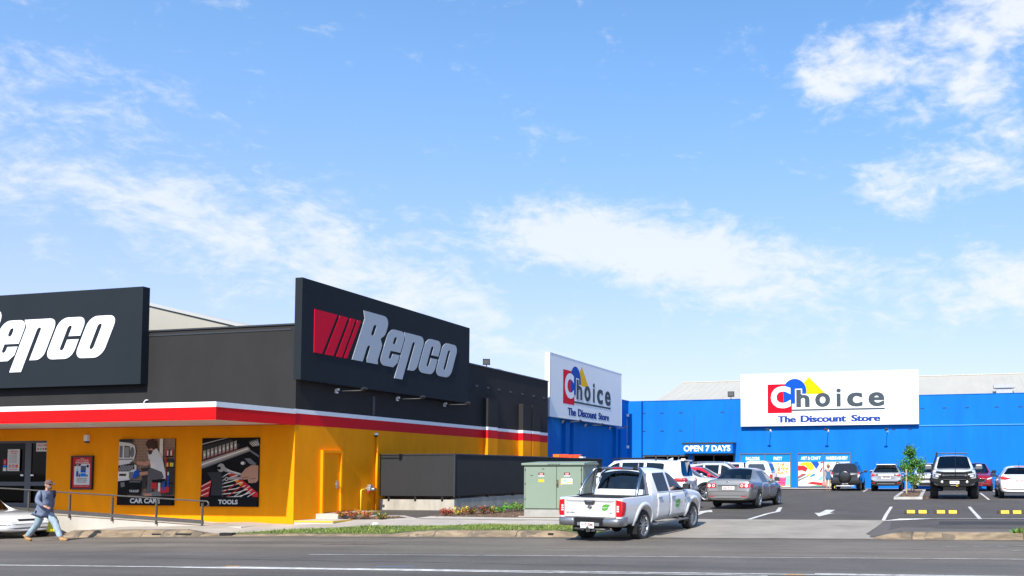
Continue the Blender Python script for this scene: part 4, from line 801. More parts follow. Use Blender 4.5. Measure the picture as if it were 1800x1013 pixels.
# notices on the entry glass
root, S = poster('door_notice', 'white opening hours notice on the left glass door', (-31.90, FY+.05, 2.04), .55, .77, cat='notice')
S.rect(0, 0, 1, 1, WH); S.text('OPENING', .18, .82, .07, .125, RE, .03); S.text('HOURS', .25, .75, .165, .22, RE, .03)
for i, t in enumerate(('MON 7AM 5PM', 'TUE 7AM 5PM', 'WED 7AM 5PM', 'THU 7AM 5PM', 'FRI 7AM 5PM', 'SAT 8AM 4PM', 'SUN 9AM 3PM')): S.text(t, .16, .78, .27+i*.055, .305+i*.055, GR, .0)
for i in range(3): S.oval(.22+i*.28, .78, .11, .075, RE); S.oval(.22+i*.28, .78, .06, .04, WH if i < 2 else OR)
S.rect(.15, .91, .85, .935, RE); S.m.build('print', PM, root, fix=False)
root, S = poster('door_notice', 'white hazardous goods notice with coloured diamonds at the top of the right glass door', (-30.62, FY+.05, 2.72), .50, .30, cat='notice')
S.rect(0, 0, 1, 1, WH); S.text('HAZCHEM', .1, .95, .12, .40, RE, .02)
for i, c in enumerate((RE, GN, RE, DG)): x = .17+i*.23; S.poly([(x-.1, .70), (x, .54), (x+.1, .70), (x, .86)], c)
S.m.build('print', PM, root, fix=False)
root, S = poster('door_notice', 'small red and blue sticker panel at the far left of the entry', (-32.09, FY+.05, 2.04), .15, .42, cat='notice')
S.rect(0, 0, 1, .5, RE); S.oval(.5, .25, .25, .12, WH); S.oval(.5, .25, .17, .08, RE); S.rect(0, .5, 1, .72, SB); S.rect(0, .72, 1, 1, CR); S.m.build('print', PM, root, fix=False)

# printed window posters of the blue store
fr = mat('window_frame_grey')if False else MATS['window_frame_grey']
def win(label, x0, x1, z0, z1, words, draw):
    root = empty('window_poster', (x0, BY+.02, z0), 0, label, 'poster', 'printed window panels of the blue store')
    w, h = x1-x0, z1-z0; m_ = MB(); b = .07
    for a, c, d, e in ((0, w, 0, b), (0, w, h-b, h), (0, b, b, h-b), (w-b, w, b, h-b), (w/2-b/2, w/2+b/2, b, h-b)): m_.box(a, c, -.06, .06, d, e)
    m_.build('frame', fr, root)
    m_ = MB(); m_.box(b, w-b, 0, .02, b, h-b); m_.build('board', PM[WH], root)
    for i in (0, 1):
        pw = w/2-b*1.5; S = Print(Plane((b+i*(w/2-b/2), 0, b), (1, 0, 0), (0, 0, 1)), pw, h-2*b)
        S.rect(0, 0, 1, .245, SB); a = (.5-len(words[i])*.036, .5+len(words[i])*.036); S.text(words[i], max(.04, a[0]), min(.96, a[1]), .075, .185, WH, .05); draw[i](S); S.m.build('print', PM, root, fix=False)
def d_balloons(S):
    S.rect(0, .245, 1, 1, CR); S.oval(.2, .5, .2, .25, OR); S.oval(.6, .42, .3, .17, YE); S.oval(.45, .7, .25, .25, RE); S.oval(.8, .72, .18, .22, BL)
def d_party(S):
    S.rect(0, .245, 1, 1, LI); S.rect(.25, .245, 1, .8, mat and CR); S.rect(.8, .66, 1, .94, TE); random.seed(2)
    for k in range(120):
        t = random.uniform(-1, 1); y = random.uniform(.26, .66); x = .56+t*.42*(1-(y-.26)*.95); a = (x-.56)*.25; S.line([(x, y), (x-a*.2, y+.034)], .03, random.choice((RE, LI, TE, OR, YE, PK, LI)))
    S.poly([(.46, .70), (.84, .70), (.80, .97), (.52, .97)], PK); S.poly([(.46, .62), (.84, .62), (.84, .71), (.46, .71)], CR)
    for i in range(6):
        for j in range(5): S.oval(.52+i*.052+(j % 2)*.025, .74+j*.048, .009, .009, WH, 6)
    S.poly([(0, .97), (1, .97), (1, 1), (0, 1)], CR); S.oval(.62, .97, .08, .03, OR)
def d_craft(S):
    S.rect(0, .245, 1, 1, WH); S.poly([(.02, .34), (.14, .27), (.35, .245), (.56, .27), (.64, .38), (.58, .48), (.52, .52), (.44, .5), (.3, .37), (.1, .34)], YE); S.poly([(0, .36), (.22, .36), (.38, .44), (.30, .56), (.16, .51), (0, .52)], RE)
    S.poly([(.5, .245), (.80, .245), (.84, .33), (.72, .47), (.62, .36)], BL); S.poly([(.88, .25), (1, .245), (1, .27), (.90, .30)], RE); S.poly([(.86, .53), (.94, .42), (.99, .42), (.93, .53), (.88, .57)], RE)
    S.line([(0, .82), (.34, .69), (.45, .65)], .055, GR); S.line([(0, .75), (.30, .63)], .05, GR); S.line([(0, .785), (.36, .67)], .02, WH); S.line([(0, .72), (.28, .61)], .018, DG); S.poly([(.34, .66), (.40, .63), (.56, .58), (.54, .62), (.40, .69)], YE); S.poly([(.46, .69), (.60, .62), (.68, .62), (.66, .67), (.50, .72)], SB); S.poly([(0, .70), (.15, .62), (.28, .61), (.12, .68), (0, .735)], RE)
    S.poly([(.76, .80), (.98, .68), (1, .75), (.9, .82)], TE); S.poly([(.34, .91), (.55, .86), (1, .90), (1, .975), (.8, .965), (.5, .935)], RE); S.poly([(.5, .99), (.8, .965), (1, .99), (1, 1), (.5, 1)], GN)
def d_haber(S):
    S.rect(0, .245, 1, 1, WH); random.seed(6)
    for k in range(26): x, y = random.random()*.9, random.uniform(.27, .9); S.line([(x, y), (x+.05, y+random.uniform(-.03, .03)), (x+.1, y+random.uniform(-.04, .04))], .008, random.choice((GR, PK, TE, CR, GR)))
    S.oval(.92, .36, .09, .06, PK); S.oval(.92, .36, .07, .045, CR); S.poly([(.25, .8), (.45, .7), (.5, .9), (.3, .95)], LI)
win('balloons and party window panel with a pink dotted cup, right of the entrance', -12.95, -9.42, .84, 3.17, ('BALLOONS', 'PARTY'), (d_balloons, d_party))
win('art and craft and haberdashery window panel with red, yellow and blue paint strokes', -9.02, -5.46, .89, 3.17, ('ART & CRAFT', 'HABERDASHERY'), (d_craft, d_haber))

# ------------------------------------------------------------------ green electrical cabinet
def cabinet():
    x0, x1, y0, y1, z0, z1 = -13.02, -10.93, 27.0, 28.2, .56, 2.24
    r = empty('electrical_cabinet', (x0, y0, z0), 0, 'large sage green electrical cabinet with double doors beside the footpath', 'cabinet'); w, h, d = x1-x0, z1-z0, y1-y0
    m_ = MB(); m_.bbox(.02, w-.02, .03, d, .2, h-.04, .008); m_.build('body', cabinet_m, r)
    m_ = MB(); m_.bbox(-.05, w+.05, -.04, d+.04, h-.05, h+.02, .015); m_.prism([(-.02, 0, h+.02), (w+.02, 0, h+.02), (w+.02, d, h+.08), (-.02, d, h+.08)], (0, 0, -.055)); m_.build('roof', cabinet_m, r)
    m_ = MB(); m_.box(.03, w-.03, .04, d-.02, -.25, .20); m_.build('plinth', mat('plinth_grey', (.33, .32, .29), .85, var=.2, vscale=3), r)
    m_ = MB(); m_.box(-.12, w+.12, -.1, d+.1, -.3, -.02); m_.build('slab', conc, r)
    m_ = MB(); m_.box(.06, w-.06, .02, .031, .22, h-.09); m_.build('door_gap', mat('cabinet_gap', (.03, .04, .03), .8), r)
    for i, (a, b) in enumerate(((.075, w*.555), (w*.563, w-.075))):
        m_ = MB(); m_.bbox(a, b, .004, .03, .235, h-.105, .006); o = m_.build('door', cabinet_m, r)
        P = Plane((a, .004, .235), (1, 0, 0), (0, 0, 1)); dw = b-a; dh = h-.34; m_ = MB(); uc = dw*(.52 if i == 0 else .42)
        P.rect(m_, uc-.10, uc+.10, dh*.80, dh*.86, .003, 0); P.disc(m_, uc, dh*.83, .085, .033, .004, 1); P.text(m_, 'DANGER', uc-.06, uc+.06, dh*.815, dh*.845, .005, 2, .03); P.rect(m_, uc-.10, uc+.10, dh*.765, dh*.80, .003, 2); P.text(m_, 'HIGH VOLTAGE', uc-.085, uc+.085, dh*.773, dh*.79, .005, 0, .02)
        if i == 0: P.rect(m_, uc-.10, uc+.10, dh*.635, dh*.70, .003, 3)
        else: P.rect(m_, uc-.21, uc-.18, dh*.56, dh*.72, .003, 3); P.rect(m_, uc-.18, uc+.19, dh*.585, dh*.72, .003, 2); P.disc(m_, uc-.07, dh*.67, .06, .045, .004, 4); P.rect(m_, uc-.02, uc+.18, dh*.61, dh*.635, .004, 3); P.text(m_, 'SUBSTATION', uc, uc+.16, dh*.655, dh*.68, .004, 0, 0)
        m_.build('door_sticker', [poster_black, PM[RE], PM[WH], mat('amber_sticker', (.80, .42, .01), .5), mat('pale_blue_print', (.25, .45, .65), .5)], o, fix=False)
    m_ = MB(); m_.bbox(w*.563+.01, w*.563+.06, -.02, .006, .92, 1.16, .01); m_.tube([(w*.563+.035, -.03, .97), (w*.563+.035, -.045, 1.09)], .018); m_.build('handle', mat('worn_brass', (.16, .12, .06), .5, .5), r)
    m_ = MB()
    for k in range(9): m_.box(w*.42+k*.05, w*.42+k*.05+.03, -.043, -.036, h-.035, h-.005)
    for z in (.5, 1.0, 1.45): m_.box(.06, .09, -.004, .004, z, z+.06); m_.box(w-.09, w-.06, -.004, .004, z, z+.06)
    for x, z in ((.26, 1.29), (.66, 1.5)): m_.box(x, x+.08, -.002, .004, z, z+.022)
    m_.build('vents_and_hinges', mat('cabinet_gap', (.03, .04, .03), .8), r)
    m_ = MB(); P = Plane((w+.0, .2, 0), (0, 1, 0), (0, 0, 1)); m_.box(w-.02, w-.014, .1, d-.1, .25, h-.12); m_.build('side_panel', cabinet_m, r)
cabinet()
# ------------------------------------------------------------------ vehicles
tyre_m = mat('tyre_rubber', (.022, .022, .022), .85, var=.25, vscale=6)
rim_m = mat('alloy', (.42, .43, .44), .32, .85)
rim_dark = mat('dark_alloy', (.05, .05, .052), .35, .6)
plastic = mat('black_plastic', (.014, .014, .015), .65, spec=.25)
chrome = mat('chrome', (.62, .63, .64), .14, 1)
well_m = mat('wheel_well', (.008, .008, .008), .95)
car_glass = glass('car_glass', (.16, .185, .185)); clear_glass = glass('clear_car_glass', (.5, .55, .54)); dark_car_glass = glass('privacy_glass', (.035, .04, .042))
tail_red = mat('tail_light_red', (.46, .004, .010), .3); lens_white = mat('lens_white', (.62, .62, .60), .12, coat=.5); lens_dark = mat('lens_dark', (.06, .065, .07), .08, coat=1)
plate_m = mat('number_plate', (.74, .73, .71), .45); maroon = mat('plate_maroon', (.26, .015, .03), .5)
trim_in = mat('seat_cloth', (.05, .05, .05), .85)
gap_m = mat('panel_gap', (.012, .012, .012), .9)
headliner = (.16, .155, .145)
def paint(name, col, metal=0, rough=.28): return mat(name, col, rough, metal, coat=1, two=headliner)

def stations(s):
    """control rings front to rear: 9 points from under the middle, round the side, to the top middle"""
    W2 = s['W']/2; zb = s['zb']; fa = s['wb']/2; xf = fa+s['fo']; xr = xf-s['L']; S = []
    def ring(x, w, z0, zbelt, top, mid=None):
        zm = mid or (z0+.48*(zbelt-z0)); t = s.get('tuck', .965)
        return [Vector((x, 0, z0)), Vector((x, w*.84, z0)), Vector((x, w*t, z0+.09)), Vector((x, w*1.0, zm)), Vector((x, w*.992, zbelt-.13)), Vector((x, w*s.get('shoulder', .955), zbelt))]+[Vector(q) for q in top]
    def hood(x, w, z, bow=.03): return [(x, w*.86, z-.012), (x, w*.58, z+bow*.6), (x, 0, z+bow)]
    nz = s['nose']; hz = s['hood']; cz = s['cowl']; bf, br = s['belt']; zr_ = s['H']; wr = s['wr']
    xc = s['xc']; xh = s['xh']; xb = s['xb']; xcp = s['xcp']; xrh = s['xrh']
    belt = lambda x: bf+(br-bf)*(xc-x)/max(.1, xc-xrh)
    fr = s.get('nose_r', 1)
    S.append(('nose', ring(xf, W2*(.70 if fr else .84), zb+.07, nz-.10, hood(xf, W2*(.70 if fr else .84), nz-.10, .01))))
    S.append(('n1', ring(xf-.07, W2*(.86 if fr else .94), zb+.02, nz-.03, hood(xf-.09, W2*(.84 if fr else .92), nz, .02))))
    S.append(('n2', ring(xf-.30, W2*.965, zb, hz-.06, hood(xf-.30, W2*.955, hz-.01, .03))))
    S.append(('h1', ring(fa, W2, zb, bf-.03, hood(fa, W2*.985, (hz+cz)/2+.015, .03))))
    S.append(('cowl', ring(xc, W2, zb, bf, [(xc-.02, W2*.90, bf+.015), (xc, W2*.78, cz), (xc+.13, 0, cz+.02)])))
    def cab(x, zr=None, w=None, xo=0, dz=0):
        w = w or wr; z = zr or zr_; return [(x, w+.035, z-.125), (x, w-.06, z-.022), (x+xo, 0, z+.012)]
    zhd = zr_-s.get('hd', .045)
    S.append(('header', ring(xh, W2, zb, belt(xh), cab(xh, zhd, None, .09))))
    S.append(('b1', ring(xb+.045, W2, zb, belt(xb), cab(xb+.045))))
    S.append(('b2', ring(xb-.045, W2, zb, belt(xb), cab(xb-.045))))
    S.append(('c1', ring(xcp+.03, W2, zb, belt(xcp), cab(xcp+.03, zr_-s.get('cd', .0)))))
    ty = s['type']
    if ty in ('wagon', 'hatch'):
        S.append(('c2', ring(xcp-.05, W2, zb, belt(xcp), cab(xcp-.05, zr_-s.get('cd', .0)))))
        xq = s.get('xq', xrh+.12)
        S.append(('q', ring(xq, W2*.995, zb, br, cab(xq, zr_-s['rd']*.8, wr-.01))))
        S.append(('rhead', ring(xrh, W2*.985, zb, br, cab(xrh, zr_-s['rd'], wr-.02, -.03))))
        xg = s['xg']; zg = s['zg']
        S.append(('rbase', ring(xg, W2*.965, zb, br-.02, [(xg, W2*.90, zg), (xg, W2*.80, zg), (xg-.03, 0, zg)])))
        S.append(('t1', ring(xr+.07, W2*.95, zb+.03, zg-.07, [(xr+.07, W2*.86, zg-.05), (xr+.05, W2*.6, zg-.04), (xr+.04, 0, zg-.04)])))
        S.append(('t2', ring(xr+.01, W2*.88, zb+.07, zg-.24, [(xr+.01, W2*.82, zg-.22), (xr-.01, W2*.55, zg-.21), (xr-.02, 0, zg-.21)])))
    elif ty == 'sedan':
        S.append(('rhead', ring(xrh, W2, zb, belt(xrh), cab(xrh, zr_-s['rd'], wr-.01, -.08))))
        xg = s['xg']; zg = s['zg']
        S.append(('rbase', ring(xg, W2*.99, zb, br, [(xg+.02, W2*.89, br+.015), (xg, W2*.74, zg), (xg-.14, 0, zg+.02)])))
        S.append(('tr', ring(xr+.16, W2*.965, zb+.02, zg-.03, hood(xr+.16, W2*.95, zg+.005, .03))))
        S.append(('t1', ring(xr+.05, W2*.93, zb+.04, zg-.09, hood(xr+.06, W2*.91, zg-.02, .02))))
        S.append(('t2', ring(xr, W2*.86, zb+.08, zg-.22, hood(xr, W2*.84, zg-.20, .01))))
    else:        # ute: cab back, tray, tailgate
        q_ = cab(xrh, zr_-s['rd'], wr-.02, -.03)
        if s.get('p7r'): q_[1] = (xrh, wr-.03, zr_-s['rd']-.10)
        S.append(('rhead', ring(xrh, W2, zb, br, q_)))
        xg = s['xg']; rim = s['rim']; fl = rim-s.get('tray', .30)
        S.append(('rbase', ring(xg, W2, zb, br, [(xg, W2*.90, br+.01), (xg, W2*.80, s['zg']), (xg-.02, 0, s['zg'])])))
        S.append(('cb', ring(xg-.03, W2, zb, rim+.005, [(xg-.03, W2*.885, rim), (xg-.03, W2*.87, rim-.02), (xg-.03, 0, rim-.02)])))
        S.append(('b0', ring(xg-.06, W2, zb, rim, [(xg-.06, W2*.885, rim), (xg-.06, W2*.87, fl), (xg-.06, 0, fl)])))
        S.append(('bm', ring((xg+xr)/2, W2, zb, rim, [((xg+xr)/2, W2*.885, rim), ((xg+xr)/2, W2*.87, fl), ((xg+xr)/2, 0, fl)])))
        S.append(('b3', ring(xr+.10, W2*.985, zb+.05, rim, [(xr+.10, W2*.875, rim), (xr+.10, W2*.86, fl), (xr+.10, 0, fl)])))
        S.append(('tg', ring(xr+.07, W2*.98, zb+.06, rim, [(xr+.07, W2*.87, rim), (xr+.07, W2*.7, rim-.002), (xr+.07, 0, rim-.002)])))
        S.append(('t1', ring(xr+.015, W2*.965, zb+.10, rim-.012, [(xr+.015, W2*.86, rim-.008), (xr+.015, W2*.7, rim-.006), (xr+.012, 0, rim-.006)])))
    return S
GL_WS, GL_F, GL_R, GL_Q, GL_B, BODY, PILL, WELL, ROOF = range(9)
def car_shell(s):
    S = stations(s); nm = [q[0] for q in S]; V = []; F = []; MI = []; n = len(S)
    def vid(i, k, side): return i*16+(k if side > 0 or k in (0, 8) else 8+k)
    for _, r in S:
        V += [tuple(p) for p in r]+[(p.x, -p.y, p.z) for p in r[1:8]]
    ty = s['type']
    for i in range(n-1):
        a, b = nm[i], nm[i+1]
        for k in range(8):
            m_ = BODY
            if a == 'cowl' and k == 7: m_ = GL_WS
            if k == 5:
                if a in ('cowl', 'header'): m_ = GL_F
                if a == 'b1': m_ = PILL
                if a == 'b2': m_ = GL_R
                if a == 'c2' and s.get('quarter', 1): m_ = GL_Q
                if a == 'c1' and ty in ('wagon', 'hatch') and s.get('quarter', 1): m_ = PILL
            if k == 7 and a == 'rhead': m_ = GL_B
            if k == 7 and a in ('header', 'b1', 'b2', 'c1', 'c2', 'q') and s.get('black_roof'): m_ = ROOF
            if k == 7 and a in ('b0', 'bm'): m_ = ROOF if s.get('tray_dark', 1) else BODY
            for sd in (1, -1):
                f = (vid(i, k, sd), vid(i, k+1, sd), vid(i+1, k+1, sd), vid(i+1, k, sd)); F.append(f if sd > 0 else f[::-1]); MI.append(m_)
    for i, rev in ((0, False), (n-1, True)):
        for k in range(8):
            l = [vid(i, k, 1), vid(i, k+1, 1), vid(i, k+1, -1), vid(i, k, -1)]; l2 = []
            for q in l:
                if q not in l2: l2.append(q)
            F.append(l2 if rev else l2[::-1]); MI.append(BODY)
    me = bpy.data.meshes.new('shell'); me.from_pydata(V, [], F); me.polygons.foreach_set('material_index', MI); me.update()
    bm = bmesh.new(); bm.from_mesh(me); bmesh.ops.remove_doubles(bm, verts=bm.verts, dist=.0005); bmesh.ops.recalc_face_normals(bm, faces=bm.faces)
    cl = bm.edges.layers.float.new('crease_edge'); glass_set = {GL_WS, GL_F, GL_R, GL_Q, GL_B, PILL}
    endx = (S[0][1][0].x, S[-1][1][0].x)
    for e in bm.edges:
        ms = {f.material_index for f in e.link_faces}
        if len(ms) > 1 and ms & glass_set: e[cl] = 1.0 if not ms <= glass_set else .9
        elif len(ms) > 1: e[cl] = .8
        x0, x1 = e.verts[0].co.x, e.verts[1].co.x
        if abs(x0-x1) < 1e-4 and min(abs(x0-endx[0]), abs(x0-endx[1])) < .001 and len(e.link_faces) == 2:
            nn = [f.normal for f in e.link_faces]
            if nn[0].dot(nn[1]) < .85: e[cl] = max(e[cl], s.get('endcrease', .45))
        if ty == 'ute':
            xg = S[nm.index('rbase')][1][0].x
            if min(x0, x1) < xg+.02 and max(x0, x1) <= xg+.02 and all(v.co.z > s['rim']-.5 for v in e.verts) and all(abs(v.co.y) < s['W']/2*.97 or True for v in e.verts):
                nn = [f.normal for f in e.link_faces]
                if len(nn) == 2 and nn[0].dot(nn[1]) < .6: e[cl] = max(e[cl], .85)
    vl = bm.verts.layers.float.new('crease_vert')
    for v in bm.verts:
        be = [e for e in v.link_edges if len(e.link_faces) == 2 and (e.link_faces[0].material_index in glass_set) != (e.link_faces[1].material_index in glass_set)]
        if len(be) == 2:
            a = (be[0].other_vert(v).co-v.co).normalized().dot((be[1].other_vert(v).co-v.co).normalized())
            if a > -.80: v[vl] = s.get('corner', .82)
        elif len(be) > 2: v[vl] = .82
    bm.to_mesh(me); bm.free(); me.update()
    me.polygons.foreach_set('use_smooth', [True]*len(me.polygons))
    for k in range(9): me.materials.append(MATS['panel_gap'])
    o = bpy.data.objects.new('shell', me); COL.objects.link(o)
    sub = o.modifiers.new('s', 'SUBSURF'); sub.levels = 3; sub.render_levels = 3
    cut = MB(); R = s['R']+s.get('gap', .055); fa = s['wb']/2
    for x in (fa, -fa):
        for sd in (1, -1): cut.lathe([(0, sd*(s['W']/2+.2)), (R, sd*(s['W']/2+.2)), (R, sd*(s['W']/2-.36)), (0, sd*(s['W']/2-.36))], 40, 'y', (x, 0, s['R']+s.get('arch_up', .01)), WELL)
    c = cut.build('cutter', [MATS['panel_gap']]*9)
    for p in c.data.polygons: p.material_index = WELL
    bpy.context.view_layer.update(); plain = bpy.data.meshes.new_from_object(o.evaluated_get(bpy.context.evaluated_depsgraph_get()))
    bpy.data.objects.remove(o)
    o = bpy.data.objects.new('shell', plain.copy()); COL.objects.link(o)
    bo = o.modifiers.new('b', 'BOOLEAN'); bo.operation = 'DIFFERENCE'; bo.object = c; bo.solver = 'EXACT'
    bpy.context.view_layer.update(); full = bpy.data.meshes.new_from_object(o.evaluated_get(bpy.context.evaluated_depsgraph_get()))
    bpy.data.objects.remove(o); bpy.data.objects.remove(c)
    return full, plain
def split_faces(full, keep, name, mats, parent, remap=None):
    bm = bmesh.new(); bm.from_mesh(full); dl = [f for f in bm.faces if not keep(f)]
    if len(dl) == len(bm.faces): bm.free(); return None
    bmesh.ops.delete(bm, geom=dl, context='FACES')
    for f in bm.faces: f.material_index = (remap or {}).get(f.material_index, 0)
    me = bpy.data.meshes.new(name); bm.to_mesh(me); bm.free(); return mesh_obj(name, me, mats, parent)
class Skin:      # conformal pieces lying on the shell (lights, doors, handles, stickers)
    def __init__(s, plain):
        bm = bmesh.new(); bm.from_mesh(plain); s.bvh = BVHTree.FromBMesh(bm); bm.free()
    def hit(s, o, d):
        h = s.bvh.ray_cast(Vector(o), Vector(d)); return h[0]
    def patch(s, mb, poly, view, off=.006, cell=.05, mi=0, back=.02, shift=0):
        """view: 'rear' 'front' (poly in y,z), 'left' 'right' (poly in x,z), or a direction vector with (u,v)=(sideways,z)"""
        D = {'rear': Vector((1, 0, 0)), 'front': Vector((-1, 0, 0)), 'right': Vector((0, 1, 0)), 'left': Vector((0, -1, 0)), 'top': Vector((0, 0, -1))}
        d = D[view] if isinstance(view, str) else Vector(view).normalized()
        if view in ('rear', 'front'): P = lambda u, v: Vector((0, u, v))
        elif view in ('left', 'right'): P = lambda u, v: Vector((u, 0, v))
        elif view == 'top': P = lambda u, v: Vector((u, v, 0))
        else: h = Vector((-d.y, d.x, 0)).normalized(); P = lambda u, v: h*u+Vector((0, 0, v))
        bm = bmesh.new(); bm.faces.new([bm.verts.new((u, v, 0)) for u, v in poly])
        for ax in (0, 1):
            lo = min(p[ax] for p in poly); hi = max(p[ax] for p in poly); n = max(1, int((hi-lo)/cell))
            for i in range(1, n):
                co = [0, 0, 0]; co[ax] = lo+(hi-lo)*i/n; no = [0, 0, 0]; no[ax] = 1
                bmesh.ops.bisect_plane(bm, geom=bm.verts[:]+bm.edges[:]+bm.faces[:], plane_co=co, plane_no=no)
        H = [(v, P(v.co.x, v.co.y)-d*8) for v in bm.verts]; H = [(v, o, s.bvh.ray_cast(o, d)) for v, o in H]; ds = [h[3] for _, _, h in H if h[0] is not None]; dm = min(ds) if ds else 8
        for v, o, h in H:
            if h[0] is None or h[3] > dm+(.45 if view in ('rear', 'front') else .9): q = s.bvh.find_nearest(o+d*dm); v.co = q[0]-d*off
            else: v.co = h[0]-d*off
        r = bmesh.ops.extrude_face_region(bm, geom=bm.faces[:])
        for g in r['geom']:
            if isinstance(g, bmesh.types.BMVert): g.co = g.co+d*(off+back)
        bmesh.ops.recalc_face_normals(bm, faces=bm.faces); mb.bm(bm, mi, False); return mb
    def flat(s, mb, poly, view, off, mi=0): return s.patch(mb, poly, view, off, .2, mi, .012)
def wheel(parent, x, y, R, w, style=5, rim=None, rr=.66):
    sd = 1 if y > 0 else -1; m_ = MB(); r0 = R*rr; h = w/2; b = R*.06
    m_.lathe([(r0, -h*.8), (r0*1.04, -h), (R-b*2, -h*1.0), (R-b*.6, -h*.86), (R, -h*.6), (R, h*.6), (R-b*.6, h*.86), (R-b*2, h*1.0), (r0*1.04, h), (r0, h*.8)], 36, 'y', (0, 0, 0), 0, True)
    t = m_.build('wheel', tyre_m, parent, (x, y, R))
    m_ = MB(); f = sd*h
    m_.lathe([(r0, f*.95), (r0*.95, f*.9), (r0*.90, f*.55), (r0*.88, -f*.5)], 32, 'y', (0, 0, 0), 0)
    m_.lathe([(0, f*.15), (r0*.9, f*.15)], 32, 'y', (0, 0, 0), 1)
    m_.lathe([(0, f*.86), (r0*.13, f*.84), (r0*.22, f*.7), (r0*.22, f*.2)], 16, 'y', (0, 0, 0), 0)
    for k in range(style):
        for dk in ((-.13, .13) if style <= 6 else (0,)):
            a = 2*PI*k/style+.2; e = Vector((math.cos(a), 0, math.sin(a))); q = Vector((-math.sin(a), 0, math.cos(a)))*sd
            w0, w1 = (.055, .062) if style <= 6 else (.06, .05)
            p = [e*r0*.12+q*r0*(-w0+dk*.5), e*r0*.12+q*r0*(w0+dk*.5), e*r0*.93+q*r0*(w1+dk*1.4), e*r0*.93+q*r0*(-w1+dk*1.4)]
            yy = [Vector((0, f*.78, 0)), Vector((0, f*.78, 0)), Vector((0, f*.82, 0)), Vector((0, f*.82, 0))]
            m_.prism([a_+b_ for a_, b_ in zip(p, yy)], (0, -f*.3, 0), 0)
    m_.build('rim', [rim or rim_m, mat('brake_shadow', (.03, .03, .03), .6)], t); return t
def plate(skin, parent, view, u0, u1, z0, z1, txt, off=.012, front_plain=True):
    m_ = MB(); skin.flat(m_, [(u0, z0), (u1, z0), (u1, z1), (u0, z1)], view, off, 0)
    o = m_.build('number_plate', plate_m, parent); xs = [v.co.x for v in o.data.vertices]; x = min(xs) if view == 'rear' else max(xs)
    t = MB(); P = Plane((x, u1, z0), (0, -1, 0), (0, 0, 1)) if view == 'rear' else Plane((x, u0, z0), (0, 1, 0), (0, 0, 1))
    P.text(t, txt, (u1-u0)*.08, (u1-u0)*.92, (z1-z0)*.2, (z1-z0)*.82, .003, 0, .02); t.build('plate_text', maroon, o, fix=False); return o
